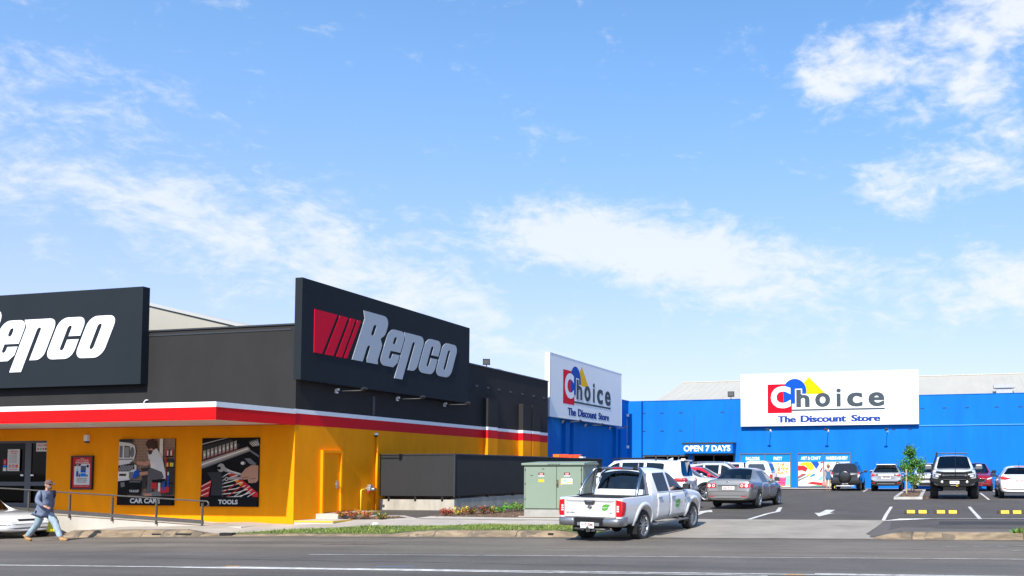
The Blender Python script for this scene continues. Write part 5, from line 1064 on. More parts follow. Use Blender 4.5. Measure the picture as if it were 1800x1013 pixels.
def car(name, label, loc, rz, s, pm, cat='car', group=None):
    root = empty(name, loc, rz, label, cat, group); W2 = s['W']/2; fa = s['wb']/2; xf = fa+s['fo']; xr = xf-s['L']
    full, plain = car_shell(s); sk = Skin(plain); g = s.get('glass', car_glass); gr = s.get('glass_rear', g)
    body = split_faces(full, lambda f: f.material_index in (BODY, WELL, PILL, ROOF), 'body', [pm, well_m, plastic, s.get('roof_mat', plastic)], root, {BODY: 0, WELL: 1, PILL: 2, ROOF: 3})
    for mi, n_, gm in ((GL_WS, 'windscreen', s.get('glass_ws', clear_glass)), (GL_B, 'rear_window', gr)): split_faces(full, lambda f: f.material_index == mi, n_, gm, root)
    for sd in (1, -1):
        for mi, gm in ((GL_F, s.get('glass_f', g)), (GL_R, gr), (GL_Q, gr)):
            split_faces(full, lambda f: f.material_index == mi and f.calc_center_median().y*sd > 0, 'side_window', gm, root)
    bpy.data.meshes.remove(full); bpy.data.meshes.remove(plain)
    for x in (fa, -fa):
        for sd in (1, -1): wheel(root, x, sd*(W2-s.get('tw', .225)/2-s.get('inset', .015)), s['R'], s.get('tw', .225), s.get('spokes', 5), s.get('rim_mat'), s.get('rr', .66))
    # seats and dash seen through the glass
    m_ = MB(); zs = s['zb']+.12; xd = s['xc']-.25
    m_.bbox(xd-.25, xd+.05, -W2*.82, W2*.82, s['belt'][0]-.3, s['belt'][0]-.02, .05)
    rows = [s['xb']-.05]+([s['xcp']-.02] if s.get('rows', 2) > 1 else [])
    for i, x in enumerate(rows):
        for y in ((-.37, .37) if i == 0 else (-.42, 0, .42)):
            m_.bbox(x-.18, x-.04, y-.23 if i == 0 else y-.21, y+.23 if i == 0 else y+.21, zs, s['belt'][0]+.06, .05); m_.bbox(x-.19, x-.09, y-.12, y+.12, s['belt'][0]+.08, min(s['belt'][0]+.25, s['H']-.2), .04)
    m_.box(xr+.3, s['xc']+.1, -W2*.85, W2*.85, zs-.06, zs); m_.build('seats', trim_in, root)
    # doors: thin skins with a dark gap round them
    zd0 = s['zb']+.10
    def doors(sd):
        v = 'left' if sd > 0 else 'right'; ar = s['R']+s.get('gap', .055)+.05; bz = s['belt'][0]-.035; bz2 = (s['belt'][0]*.35+s['belt'][1]*.65)-.035
        x0 = s.get('xdoor', min(s['xc']-.02, fa-ar+.02)); xb = s['xb']; xc = s['xcp']
        Fd = [(x0, zd0+.06), (x0-.05, zd0), (xb+.006, zd0), (xb+.006, bz), (x0, bz)]
        xa = -fa+ar; zz = s['R']+.02; low = []
        xe = xc
        if xa > xc-.02:
            for k in range(6): a = rad(8+ (82)*k/5); low.append((-fa+ar*math.cos(a), zz+ar*math.sin(a)))
            low = [q for q in low if q[0] > xc+.02 and q[1] < bz2-.05]
            Rd = [(xb-.006, bz2), (xb-.006, zd0), (xa+.02, zd0)]+low+[(xc, (low[-1][1] if low else zz+ar)), (xc, bz2)]
        else: Rd = [(xb-.006, bz2), (xb-.006, zd0), (xc, zd0), (xc, bz2)]
        polys = [Fd]+([Rd] if s.get('doors', 4) == 4 else [])
        gp_ = MB()
        for P in polys:
            cx = sum(p[0] for p in P)/len(P); cz = sum(p[1] for p in P)/len(P); E = [(p[0]+.010*(1 if p[0] > cx else -1), p[1]+.010*(1 if p[1] > cz else -1)) for p in P]; sk.patch(gp_, E, v, .0015, .16, 0, .004)
        gp_.build('door_gap', gap_m, root)
        for j, P in enumerate(polys):
            m_ = MB(); sk.patch(m_, P, v, .005, .09, 0, .008); d = m_.build('door', pm, root)
            for p in d.data.polygons: p.use_smooth = True
            hx = (xb+.16 if j == 0 else xc+.14) if not s.get('handle_x') else s['handle_x'][j]; hz = (bz if j == 0 else bz2)-.11; h = sk.hit((hx, sd*3, hz), (0, -sd, 0))
            if h:
                hm = MB(); hm.bbox(hx-.10, hx+.10, h.y-.012 if sd > 0 else h.y-.04, h.y+.04 if sd > 0 else h.y+.012, hz-.018, hz+.018, .01); hm.build('handle', s.get('handle_mat', pm), d)
    for sd in (1, -1): doors(sd)
    # wheel arch trims
    if s.get('arch'):
        am, ao, aw = s['arch']
        for x in (fa, -fa):
            for sd in (1, -1):
                m_ = MB(); v = 'left' if sd > 0 else 'right'; R0 = s['R']+s.get('gap', .055)-.004; zc = s['R']+s.get('arch_up', .01); n = 22; vs = []
                for i in range(n+1):
                    a = rad(s.get('arch_a', 0)+(180-2*s.get('arch_a', 0))*i/n)
                    for rr, o in ((R0, ao*.2), (R0, ao), (R0+aw*.55, ao*.9), (R0+aw, ao*.05)):
                        p = (x+rr*math.cos(a), zc+rr*math.sin(a)); h = sk.hit((p[0], sd*3, p[1]), (0, -sd, 0)); y = (h.y if h else sd*W2*.95); y = sd*max(abs(y), W2*.90); vs.append((p[0], y+sd*o, p[1]))
                m_.add(vs, [(i*4+j, i*4+4+j, i*4+5+j, i*4+1+j) for i in range(n) for j in range(3)], 0, True); m_.build('wheel_arch', am, root)
    # mirrors
    for sd in (1, -1):
        xm = s['xc']-s.get('mirror_back', .30); zm = s['belt'][0]+.09; y0 = W2*.93; k = s.get('mirror_size', 1)
        m_ = MB(); m_.tube([(xm, y0*sd-.03*sd, zm-.05), (xm, (y0+.08)*sd, zm-.03)], .03, 6); ya, yb_ = sorted((sd*(y0+.05), sd*(y0+.05+.23*k))); m_.bbox(xm-.06, xm+.08, ya, yb_, zm-.07*k, zm+.10*k, .045)
        mo = m_.build('mirror', s.get('mirror_mat', pm), root); m_ = MB(); m_.bbox(xm-.066, xm-.058, ya+.02, yb_-.02, zm-.05*k, zm+.08*k, .003); m_.build('mirror_glass', mat('mirror_back', (.03, .032, .035), .35), mo)
    if s.get('skirt'):       # dark lower trim along the sills
        for sd in (1, -1):
            m_ = MB(); ar = s['R']+.12; sk.patch(m_, [(-fa+ar, s['zb']+.015), (fa-ar, s['zb']+.015), (fa-ar, s['zb']+s['skirt']), (-fa+ar, s['zb']+s['skirt'])], 'left' if sd > 0 else 'right', .012, .2); m_.build('sill_trim', plastic, root)
    return root, sk
def P_(parent, name, m, fn):
    mb = MB(); fn(mb); return mb.build(name, m, parent)
def mirror_y(poly): return [(-u, v) for u, v in poly]
def rails(root, s, m=None, z=None, y=None, x0=None, x1=None, r=.022):
    y = y or s['wr']-.06; z = z or s['H']+.02
    for sd in (1, -1):
        mb = MB(); mb.tube(smooth_path([(x0, sd*y, z-.04), (x0-.08, sd*y, z+.03), ((x0+x1)/2, sd*y, z+.05), (x1+.08, sd*y, z+.03), (x1, sd*y, z-.05)], 4), r, 8); mb.build('roof_rail', m or plastic, root)
def G(x, y): return gland(x, y)
white_paint = paint('white_car_paint', (.66, .66, .65)); silver_paint = paint('silver_car_paint', (.34, .335, .33), .55, .32); champagne = paint('grey_beige_car_paint', (.30, .285, .265), .6, .3); black_paint = paint('black_car_paint', (.012, .0125, .014)); red_paint = paint('red_car_paint', (.30, .006, .018), .25); bright_red = paint('bright_red_car_paint', (.60, .008, .025))
HD = lambda dx, dy: math.atan2(dy, dx)

# --- white dual-cab ute entering the driveway
def hero_ute():
    s = dict(type='ute', L=5.25, W=1.80, H=1.80, wb=3.15, fo=.90, R=.395, zb=.40, nose=.98, hood=1.10, cowl=1.20, belt=(1.165, 1.20), wr=.655, xc=1.03, xh=.33, xb=-.02, xcp=-.82, xrh=-.98, xg=-1.12, zg=1.26, rd=.03, rim=1.13, tray=.26, arch=(white_paint, .035, .10), tw=.255, spokes=6, handle_mat=chrome, mirror_mat=plastic, gap=.07, arch_up=.03, mirror_size=.9, glass_f=glass('open_window', (.93, .94, .93)), endcrease=.8, shoulder=.972, mirror_back=.22, rim_mat=rim_m, glass=glass('ute_glass', (.26, .30, .30)), cd=.0, corner=1.0, p7r=.02)
    x, y = -7.79, 23.37; hx = rad(90-8); root, sk = car('ute', 'white dual cab ute with green leaf stickers turning into the driveway', (x, y, .30), hx, s, white_paint, 'ute')
    root.rotation_euler = (rad(.9), rad(-1.6), hx)
    # tailgate with recess, handle, emblem, lettering, sticker
    def tg(mb): sk.patch(mb, [(-.70, .67), (.70, .67), (.70, 1.095), (-.70, 1.095)], 'rear', .012, .12)
    t = P_(root, 'tailgate', white_paint, tg)
    def tgap(mb): sk.patch(mb, [(-.712, .655), (.712, .655), (.712, 1.10), (-.712, 1.10)], 'rear', .004, .12)
    P_(root, 'tailgate_gap', gap_m, tgap)
    X = min(v.co.x for v in t.data.vertices)
    P = Plane((X, .70, .67), (0, -1, 0), (0, 0, 1)); w = 1.40
    mb = MB(); mb.prism([(X-.003, y_, z_) for y_, z_ in ((.68, 1.075), (.62, 1.04), (-.62, 1.04), (-.68, 1.075))], (-.012, 0, 0)); mb.build('tailgate_lip', mat('lip_grey', (.36, .35, .34), .5), t)
    mb = MB(); q = [(.15, 1.066), (.13, .985), (.09, .965), (-.09, .965), (-.13, .985), (-.15, 1.066)]; mb.prism([(X-.014, a, b) for a, b in q], (-.008, 0, 0), 0); mb.bbox(X-.04, X-.018, -.07, .07, 1.022, 1.05, .008, 1); mb.build('handle', [charcoal, chrome], t)
    mb = MB(); mb.lathe([(.036, 0), (.05, 0), (.05, -.012), (.036, -.012)], 24, 'x', (X-.002, 0, .905), 0, True); mb.box(X-.016, X-.002, -.062, .062, .892, .918, 0)
    pl = Plane((X-.016, .062, .892), (0, -1, 0), (0, 0, 1)); pl.text(mb, 'NISSAN', .012, .112, .006, .020, .002, 1, .02); mb.build('emblem', [mat('emblem_grey', (.12, .125, .13), .25, .8), chrome], t)
    mb = MB(); P.text(mb, 'NAVARA', .035, .285, .075, .112, .004, 0, .03); mb.build('badge', mat('badge_dark', (.045, .045, .048), .3, .5), t, fix=False); mb = MB(); P.text(mb, 'ST', 1.245, 1.325, .075, .112, .004, 0, .03); mb.build('badge', mat('badge_dark'if False else 'badge_dark', (.045, .045, .048), .3, .5), t, fix=False)
    def leaf(pl, u, v, k, name, parent):
        mb = MB(); pts = [(-.09, -.055), (-.02, -.075), (.055, -.055), (.09, 0), (.105, .045), (.155, .06), (.09, .085), (.02, .09), (-.05, .065), (-.09, .02)]
        pl.poly(mb, [(u+a*k, v+b*k) for a, b in pts], .004, 0); pl.poly(mb, [(u-.085*k, v-.012*k), (u+.07*k, v+.005*k), (u+.07*k, v+.013*k), (u-.085*k, v+.002*k)], .006, 1); pl.text(mb, 'ACT', u+.125*k, u+.21*k, v-.008*k, v+.03*k, .004, 2, 0)
        mb.build(name, [mat('leaf_green', (.075, .30, .03), .5), white_paint, mat('sticker_red', (.6, .12, .1), .5)], parent, fix=False)
    leaf(P, 1.12, .225, 1.0, 'leaf_sticker', t)
    # side stickers
    for sd in (-1, 1):
        h = sk.hit((.42, sd*3, .82), (0, -sd, 0)); pl = Plane((.42, h.y+sd*.012, .82), (1, 0, 0) if sd < 0 else (-1, 0, 0), (0, 0, 1)); leaf(pl, .0, 0, 1.35, 'leaf_sticker', root)
    # tail lights: rear and side faces
    for sd in (1, -1):
        def tl(mb):
            sk.patch(mb, [(sd*.722, .69), (sd*.90, .69), (sd*.905, .78), (sd*.885, 1.06), (sd*.722, 1.085)], 'rear', .014, .05)
            sk.patch(mb, [(-2.75, .70), (-2.66, .72), (-2.60, .86), (-2.585, 1.02), (-2.75, 1.06)], 'left' if sd > 0 else 'right', .010, .05)
        o = P_(root, 'tail_light', tail_red, tl)
        P_(o, 'lens', lens_white, lambda mb: [sk.patch(mb, [(sd*.735, z), (sd*.795, z), (sd*.795, z+.04), (sd*.735, z+.04)], 'rear', .019, .05) for z in (.80, .855, .91)])
    # bumper: two steel corners, dark centre, plate, tow bar
    xr = 1.575+.90-5.25
    for sd in (1, -1):
        mb = MB(); pts = smooth_path([(xr-.06, sd*.40, .545), (xr-.085, sd*.62, .545), (xr-.05, sd*.80, .545), (xr+.08, sd*.865, .55), (xr+.22, sd*.875, .57)], 4); vs = []
        n = len(pts)
        for p in pts:
            for dx, dz in ((.06, -.10), (-.02, -.085), (-.03, .05), (.0, .10), (.10, .105)): vs.append((p.x+dx*(1 if abs(p.y) < .88 else .4), p.y, p.z+dz))
        mb.add(vs, [(i*5+j, i*5+5+j, i*5+6+j, i*5+1+j) for i in range(n-1) for j in range(4)]+[(0, 1, 2, 3, 4), tuple((n-1)*5+j for j in range(5))], 0, True); mb.build('bumper', mat('bumper_steel', (.30, .305, .31), .34, .8), root)
    mb = MB(); mb.bbox(xr-.05, xr+.12, -.44, .44, .44, .65, .03); mb.prism([(xr-.075, -.42, .645), (xr-.075, .42, .645), (xr-.06, .33, .50), (xr-.06, -.33, .50)], (.03, 0, 0)); mb.build('bumper_step', plastic, root)
    mb = MB(); mb.box(xr-.082, xr-.07, -.30, .30, .46, .535); mb.build('bumper_insert', mat('insert_grey', (.25, .26, .27), .45, .5), root)
    mb = MB(); mb.bbox(xr-.105, xr-.09, -.17, .20, .40, .545, .004); pp = mb.build('number_plate', plate_m, root)
    mb = MB(); Plane((xr-.106, .20, .40), (0, -1, 0), (0, 0, 1)).text(mb, '517 ZMJ', .03, .34, .03, .12, .002, 0, .02); mb.build('plate_text', maroon, pp, fix=False)
    mb = MB(); mb.tube([(xr+.1, .5, .40), (xr+.02, .42, .37), (xr+.02, -.42, .37), (xr+.1, -.5, .40)], .03); mb.bbox(xr-.10, xr+.05, -.05, .05, .31, .38, .01); mb.lathe([(0, .09), (.03, .075), (.036, .05), (.02, .03), (.016, -.05)], 12, 'z', (xr-.12, 0, .36)); mb.bbox(xr-.06, xr-.02, -.17, -.08, .32, .38, .01); mb.bbox(xr-.06, xr-.02, .12, .2, .34, .39, .01); mb.build('tow_bar', mat('tow_bar_steel', (.10, .10, .10), .5, .5), root)
    # under-body: axle, spare wheel, mud flaps, side steps
    mb = MB(); mb.tube([(-1.575, -.75, .36), (-1.575, .75, .36)], .055); bm = bmesh.new(); bmesh.ops.create_uvsphere(bm, u_segments=12, v_segments=8, radius=.16); mb.bm(bm, 0, True, Matrix.Translation((-1.575, -.1, .36))); mb.lathe([(.2, -.1), (.34, -.1), (.36, 0), (.34, .1), (.2, .1)], 20, 'z', (-2.25, 0, .46)); mb.box(-2.6, 2.2, -.5, -.42, .40, .5); mb.box(-2.6, 2.2, .42, .5, .40, .5); mb.build('underbody', well_m, root)
    for sd in (1, -1):
        for x_ in (-2.03, 1.10): mb = MB(); mb.box(x_, x_+.015, sd*.91 if sd < 0 else sd*.63, sd*.63 if sd < 0 else sd*.91, .21, .47); mb.build('mud_flap', plastic, root)
        mb = MB(); mb.bbox(-1.05, 1.0, sd*.93-.06, sd*.93+.06, .36, .40, .015); mb.tube([(-.7, sd*.6, .42), (-.7, sd*.9, .39)], .02); mb.tube([(.7, sd*.6, .42), (.7, sd*.9, .39)], .02); mb.build('side_step', mat('step_grey', (.14, .145, .15), .4, .4), root)
    # sports bar
    sb = mat('sports_bar_steel', (.40, .41, .42), .22, 1)
    mb = MB(); zt = 1.79; L_ = []
    mb.tube(smooth_path([(-1.86, .80, 1.12), (-1.80, .795, 1.28), (-1.62, .76, 1.52), (-1.42, .71, 1.70), (-1.34, .62, zt), (-1.33, .4, zt+.015), (-1.33, 0, zt+.02), (-1.33, -.4, zt+.015), (-1.34, -.62, zt), (-1.42, -.71, 1.70), (-1.62, -.76, 1.52), (-1.80, -.795, 1.28), (-1.86, -.80, 1.12)], 5), .040, 12)
    bar = mb.build('sports_bar', sb, root)
    for sd in (1, -1):
        mb = MB(); mb.tube(smooth_path([(-1.30, sd*.80, 1.12), (-1.30, sd*.78, 1.35), (-1.31, sd*.72, 1.66), (-1.33, sd*.62, zt-.02)], 5), .040, 12); mb.build('bar_leg', sb, bar)
        mb = MB(); mb.tube([(-1.332, sd*.46, zt+.014), (-1.332, sd*.58, zt+.006)], .048, 10); mb.build('bar_clamp', plastic, bar)
        mb = MB(); mb.bbox(-1.95, -1.22, sd*.80-.05, sd*.80+.05, 1.125, 1.15, .008); mb.build('bar_foot', plastic, bar)
    mb = MB(); mb.bbox(-1.385, -1.36, -.13, .13, 1.79, 1.825, .008); mb.build('brake_light', tail_red, bar)
    mb = MB(); sk.patch(mb, [(-.80, 1.13), (.80, 1.13), (.80, 1.135), (-.80, 1.135)], 'rear', .003, .3); 
    mb = MB(); mb.box(-2.70, -1.20, -.78, .78, 1.098, 1.112); mb.build('tray_cover', plastic, root)
    # front lights, fuel flap
    for sd in (1, -1): P_(root, 'headlight', lens_white, lambda mb: (sk.patch(mb, [(sd*.55, .86), (sd*.84, .90), (sd*.86, 1.0), (sd*.55, .95)], 'front', .01, .06), sk.patch(mb, [(2.15, .9), (2.38, .88), (2.38, .96), (2.1, 1.0)], 'left' if sd > 0 else 'right', .008, .06)))
    return root
ute = hero_ute()
# forearm of the driver resting on the sill of the open front window
# --- grey-beige sedan in the driveway lane
def sedan():
    s = dict(type='sedan', L=4.55, W=1.78, H=1.46, wb=2.58, fo=.88, R=.322, zb=.235, nose=.66, hood=.80, cowl=.95, belt=(.925, .965), wr=.575, xc=.92, xh=.20, xb=-.13, xcp=-.98, xrh=-1.02, xg=-1.70, zg=1.035, rd=.045, spokes=5, tw=.22, rr=.70, glass=glass('sedan_glass', (.42, .50, .50)), hd=.05, handle_mat=champagne)
    root, sk = car('sedan', 'grey beige sedan with round red tail lights driving up the car park lane', (-7.0, 33.9, .655), rad(90-6), s, champagne)
    xr = 1.29+.88-4.55
    for sd in (1, -1):
        o = P_(root, 'tail_light', tail_red, lambda mb: (sk.patch(mb, [(sd*.44, .735), (sd*.74, .725), (sd*.80, .74), (sd*.80, .885), (sd*.44, .885)], 'rear', .010, .05), sk.patch(mb, [(xr+.10, .735), (xr+.28, .76), (xr+.34, .85), (xr+.10, .875)], 'left' if sd > 0 else 'right', .006, .05)))
        circ = lambda cy, r: [(cy+r*math.cos(2*PI*k/16), .81+r*math.sin(2*PI*k/16)) for k in range(16)]
        P_(o, 'lens', lens_white, lambda mb: (sk.patch(mb, circ(sd*.535, .055), 'rear', .014, .2), sk.patch(mb, circ(sd*.70, .062), 'rear', .014, .2)))
        P_(o, 'lens_centre', tail_red, lambda mb: sk.patch(mb, circ(sd*.535, .028), 'rear', .018, .2))
        P_(root, 'reflector', tail_red, lambda mb: sk.patch(mb, [(sd*.50, .415), (sd*.70, .415), (sd*.70, .44), (sd*.50, .44)], 'rear', .008, .1))
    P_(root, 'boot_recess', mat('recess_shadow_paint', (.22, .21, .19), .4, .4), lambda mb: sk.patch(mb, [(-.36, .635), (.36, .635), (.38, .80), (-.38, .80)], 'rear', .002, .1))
    P_(root, 'boot_strip', plastic, lambda mb: sk.patch(mb, [(-.36, .80), (.36, .80), (.36, .818), (-.36, .818)], 'rear', .012, .1))
    P_(root, 'boot_gap', gap_m, lambda mb: [sk.patch(mb, q, 'rear', .003, .1) for q in ([(-.79, .60), (.79, .60), (.79, .61), (-.79, .61)],)])
    plate(sk, root, 'rear', -.26, .20, .672, .785, '603 RXN', .012)
    P_(root, 'bumper_trim', plastic, lambda mb: (sk.patch(mb, [(-.74, .30), (.74, .30), (.76, .36), (-.76, .36)], 'rear', .010, .1)))
    P_(root, 'bumper_line', mat('bumper_line_grey', (.10, .10, .10), .5), lambda mb: sk.patch(mb, [(-.8, .452), (.8, .452), (.8, .47), (-.8, .47)], 'rear', .006, .1))
    h = sk.hit((-6, .02, .945), (1, 0, 0)); mb = MB(); mb.lathe([(.038, 0), (.05, 0), (.05, -.014), (.038, -.014)], 20, 'x', (h.x-.004, 0, .92), 0, True)
    pl = Plane((h.x-.012, .05, .87), (0, -1, 0), (0, 0, 1)); pl.text(mb, 'V', .030, .070, .052, .082, .003, 0, .02); pl.text(mb, 'W', .022, .078, .018, .05, .003, 0, .02); mb.build('emblem', chrome, root, fix=False)
    P_(root, 'hanging_charm', mat('charm_red', (.6, .02, .03), .5), lambda mb: mb.bbox(.42, .45, -.02, .02, 1.12, 1.30, .008))
    for sd in (1, -1): P_(root, 'headlight', lens_white, lambda mb: sk.patch(mb, [(1.85, .62), (2.06, .58), (2.06, .70), (1.80, .74)], 'left' if sd > 0 else 'right', .006, .06))
    P_(root, 'rub_strip', champagne, lambda mb: [sk.patch(mb, [(-.95, .46), (.85, .46), (.85, .50), (-.95, .50)], v, .018, .2) for v in ('left', 'right')])
    P_(root, 'roof_aerial', plastic, lambda mb: mb.tube([(-.85, 0, 1.45), (-1.0, 0, 1.60)], [.01, .004], 6))
    P_(root, 'exhaust', well_m, lambda mb: mb.bbox(-2.1, 1.6, -.6, .6, .17, .26, .03))
sedan()
# --- large white wagon nosed in to the enclosure
def big_wagon():
    s = dict(type='wagon', L=4.98, W=1.97, H=1.90, wb=2.85, fo=.95, R=.40, zb=.40, nose=1.02, hood=1.16, cowl=1.23, belt=(1.205, 1.25), wr=.70, xc=.98, xh=.28, xb=-.02, xcp=-.98, xrh=-2.30, xq=-1.72, xg=-2.42, zg=1.26, rd=.05, spokes=6, tw=.26, gap=.07, glass=dark_car_glass, glass_rear=dark_car_glass, handle_mat=white_paint, endcrease=.8, skirt=.09)
    root, sk = car('wagon', 'large white four wheel drive wagon nosed in beside the black enclosure', (-11.0, 31.4, .605), rad(180), s, white_paint, 'car')
    xr = 1.425+.95-4.98
    for sd in (1, -1):
        o = P_(root, 'tail_light', tail_red, lambda mb: (sk.patch(mb, [(sd*.62, 1.07), (sd*.92, 1.05), (sd*.92, 1.20), (sd*.62, 1.19)], 'rear', .012, .05), sk.patch(mb, [(xr+.04, 1.05), (xr+.52, 1.07), (xr+.50, 1.14), (xr+.40, 1.19), (xr+.04, 1.20)], 'left' if sd > 0 else 'right', .016, .05)))
        P_(o, 'lens', mat('lens_dark_red', (.16, .004, .006), .1, coat=1), lambda mb: sk.patch(mb, [(xr+.06, 1.08), (xr+.36, 1.09), (xr+.32, 1.13), (xr+.06, 1.13)], 'left' if sd > 0 else 'right', .021, .06))
    P_(root, 'rear_bumper', plastic, lambda mb: mb.bbox(xr-.10, xr+.14, -.94, .94, .50, .72, .04))
    P_(root, 'spoiler', white_paint, lambda mb: mb.bbox(xr+.16, xr+.42, -.60, .60, 1.82, 1.87, .02))
    P_(root, 'roof_aerial', white_paint, lambda mb: mb.prism([(-1.65, -.03, 1.88), (-1.85, -.03, 1.88), (-1.84, -.03, 1.96)], (0, .06, 0)))
    rails(root, s, plastic, 1.885, .60, .35, -1.35); plate(sk, root, 'rear', -.19, .19, .86, .97, '482 DKT', .012)
    P_(root, 'garnish', chrome, lambda mb: sk.patch(mb, [(-.45, 1.0), (.45, 1.0), (.45, 1.04), (-.45, 1.04)], 'rear', .014, .2))
    for sd in (1, -1): P_(root, 'headlight', lens_white, lambda mb: sk.patch(mb, [(sd*.6, .92), (sd*.9, .92), (sd*.9, 1.05), (sd*.6, 1.05)], 'front', .01, .06))
    for v in ('left', 'right'):
        for q in ([(-.02, 1.22), (.05, 1.22), (.03, 1.73), (-.03, 1.73)], [(-.72, 1.24), (-.75, 1.24), (-.74, 1.74), (-.71, 1.74)], [(-1.03, 1.25), (-.98, 1.25), (-.97, 1.75), (-1.02, 1.75)]): P_(root, 'pillar_trim', mat('pillar_grey', (.25, .25, .25), .4), lambda mb: sk.patch(mb, q, v, .006, .1))
    return root
bw = big_wagon(); bw.scale = (.955, .955, .955)
# --- row of cars nosed out behind it
def small_suv():
    s = dict(type='hatch', L=4.36, W=1.80, H=1.58, wb=2.64, fo=.88, R=.345, zb=.27, nose=.80, hood=.94, cowl=1.02, belt=(1.0, 1.09), wr=.58, xc=.92, xh=.14, xb=-.12, xcp=-.92, xrh=-1.55, xq=-1.3, xg=-1.86, zg=1.14, rd=.14, spokes=5, tw=.22, arch=(plastic, .014, .085), skirt=.12, rr=.72, quarter=0, glass=dark_car_glass)
    root, sk = car('hatchback', 'white compact crossover with dark wheel arches facing the lane, beside the sedan', (-10.85, 38.2, .69), 0, s, white_paint)
    for sd in (1, -1): P_(root, 'headlight', lens_white, lambda mb: (sk.patch(mb, [(1.65, .80), (2.05, .76), (2.05, .84), (1.6, .9)], 'left' if sd > 0 else 'right', .008, .06), sk.patch(mb, [(sd*.5, .72), (sd*.8, .74), (sd*.82, .83), (sd*.5, .78)], 'front', .01, .06)))
    P_(root, 'grille', plastic, lambda mb: sk.patch(mb, [(-.6, .4), (.6, .4), (.7, .58), (-.7, .58)], 'front', .008, .1))
    for sd in (1, -1): P_(root, 'tail_light', tail_red, lambda mb: sk.patch(mb, [(sd*.55, .92), (sd*.82, .92), (sd*.82, 1.02), (sd*.55, 1.02)], 'rear', .01, .06))
small_suv()
def red_hatch():
    s = dict(type='hatch', L=4.30, W=1.78, H=1.48, wb=2.62, fo=.88, R=.33, zb=.24, nose=.72, hood=.86, cowl=.97, belt=(.95, 1.02), wr=.58, xc=.90, xh=.12, xb=-.14, xcp=-.95, xrh=-1.55, xg=-1.9, zg=1.08, rd=.10, quarter=0, glass=dark_car_glass)
    root, sk = car('hatchback', 'bright red hatchback facing the lane behind the white compact crossover', (-10.75, 41.3, .715), 0, s, bright_red)
    for sd in (1, -1): P_(root, 'headlight', lens_white, lambda mb: sk.patch(mb, [(1.6, .70), (2.0, .66), (2.0, .76), (1.55, .80)], 'left' if sd > 0 else 'right', .008, .06))
    for sd in (1, -1): P_(root, 'tail_light', tail_red, lambda mb: sk.patch(mb, [(sd*.55, .86), (sd*.82, .86), (sd*.82, .98), (sd*.55, .98)], 'rear', .01, .06))
red_hatch()
def pale_wagon():
    s = dict(type='wagon', L=4.62, W=1.82, H=1.68, wb=2.66, fo=.90, R=.35, zb=.27, nose=.80, hood=.96, cowl=1.06, belt=(1.04, 1.10), wr=.61, xc=.92, xh=.18, xb=-.12, xcp=-.95, xrh=-1.82, xq=-1.45, xg=-2.02, zg=1.14, rd=.07, black_roof=1, glass=dark_car_glass, roof_mat=mat('black_roof_gloss', (.02, .02, .022), .2, coat=1))
    root, sk = car('wagon', 'pale silver wagon with a black roof facing the lane behind the red hatchback', (-10.35, 44.6, .73), 0, s, paint('pale_silver_car_paint', (.55, .56, .56), .3, .3))
    for sd in (1, -1): P_(root, 'headlight', lens_white, lambda mb: sk.patch(mb, [(1.6, .80), (2.0, .76), (2.0, .86), (1.55, .90)], 'left' if sd > 0 else 'right', .008, .06))
    for sd in (1, -1): P_(root, 'tail_light', tail_red, lambda mb: sk.patch(mb, [(sd*.55, .9), (sd*.84, .9), (sd*.84, 1.06), (sd*.55, 1.06)], 'rear', .01, .06))
    rails(root, s, chrome, 1.67, .52, .1, -1.6)
pale_wagon()
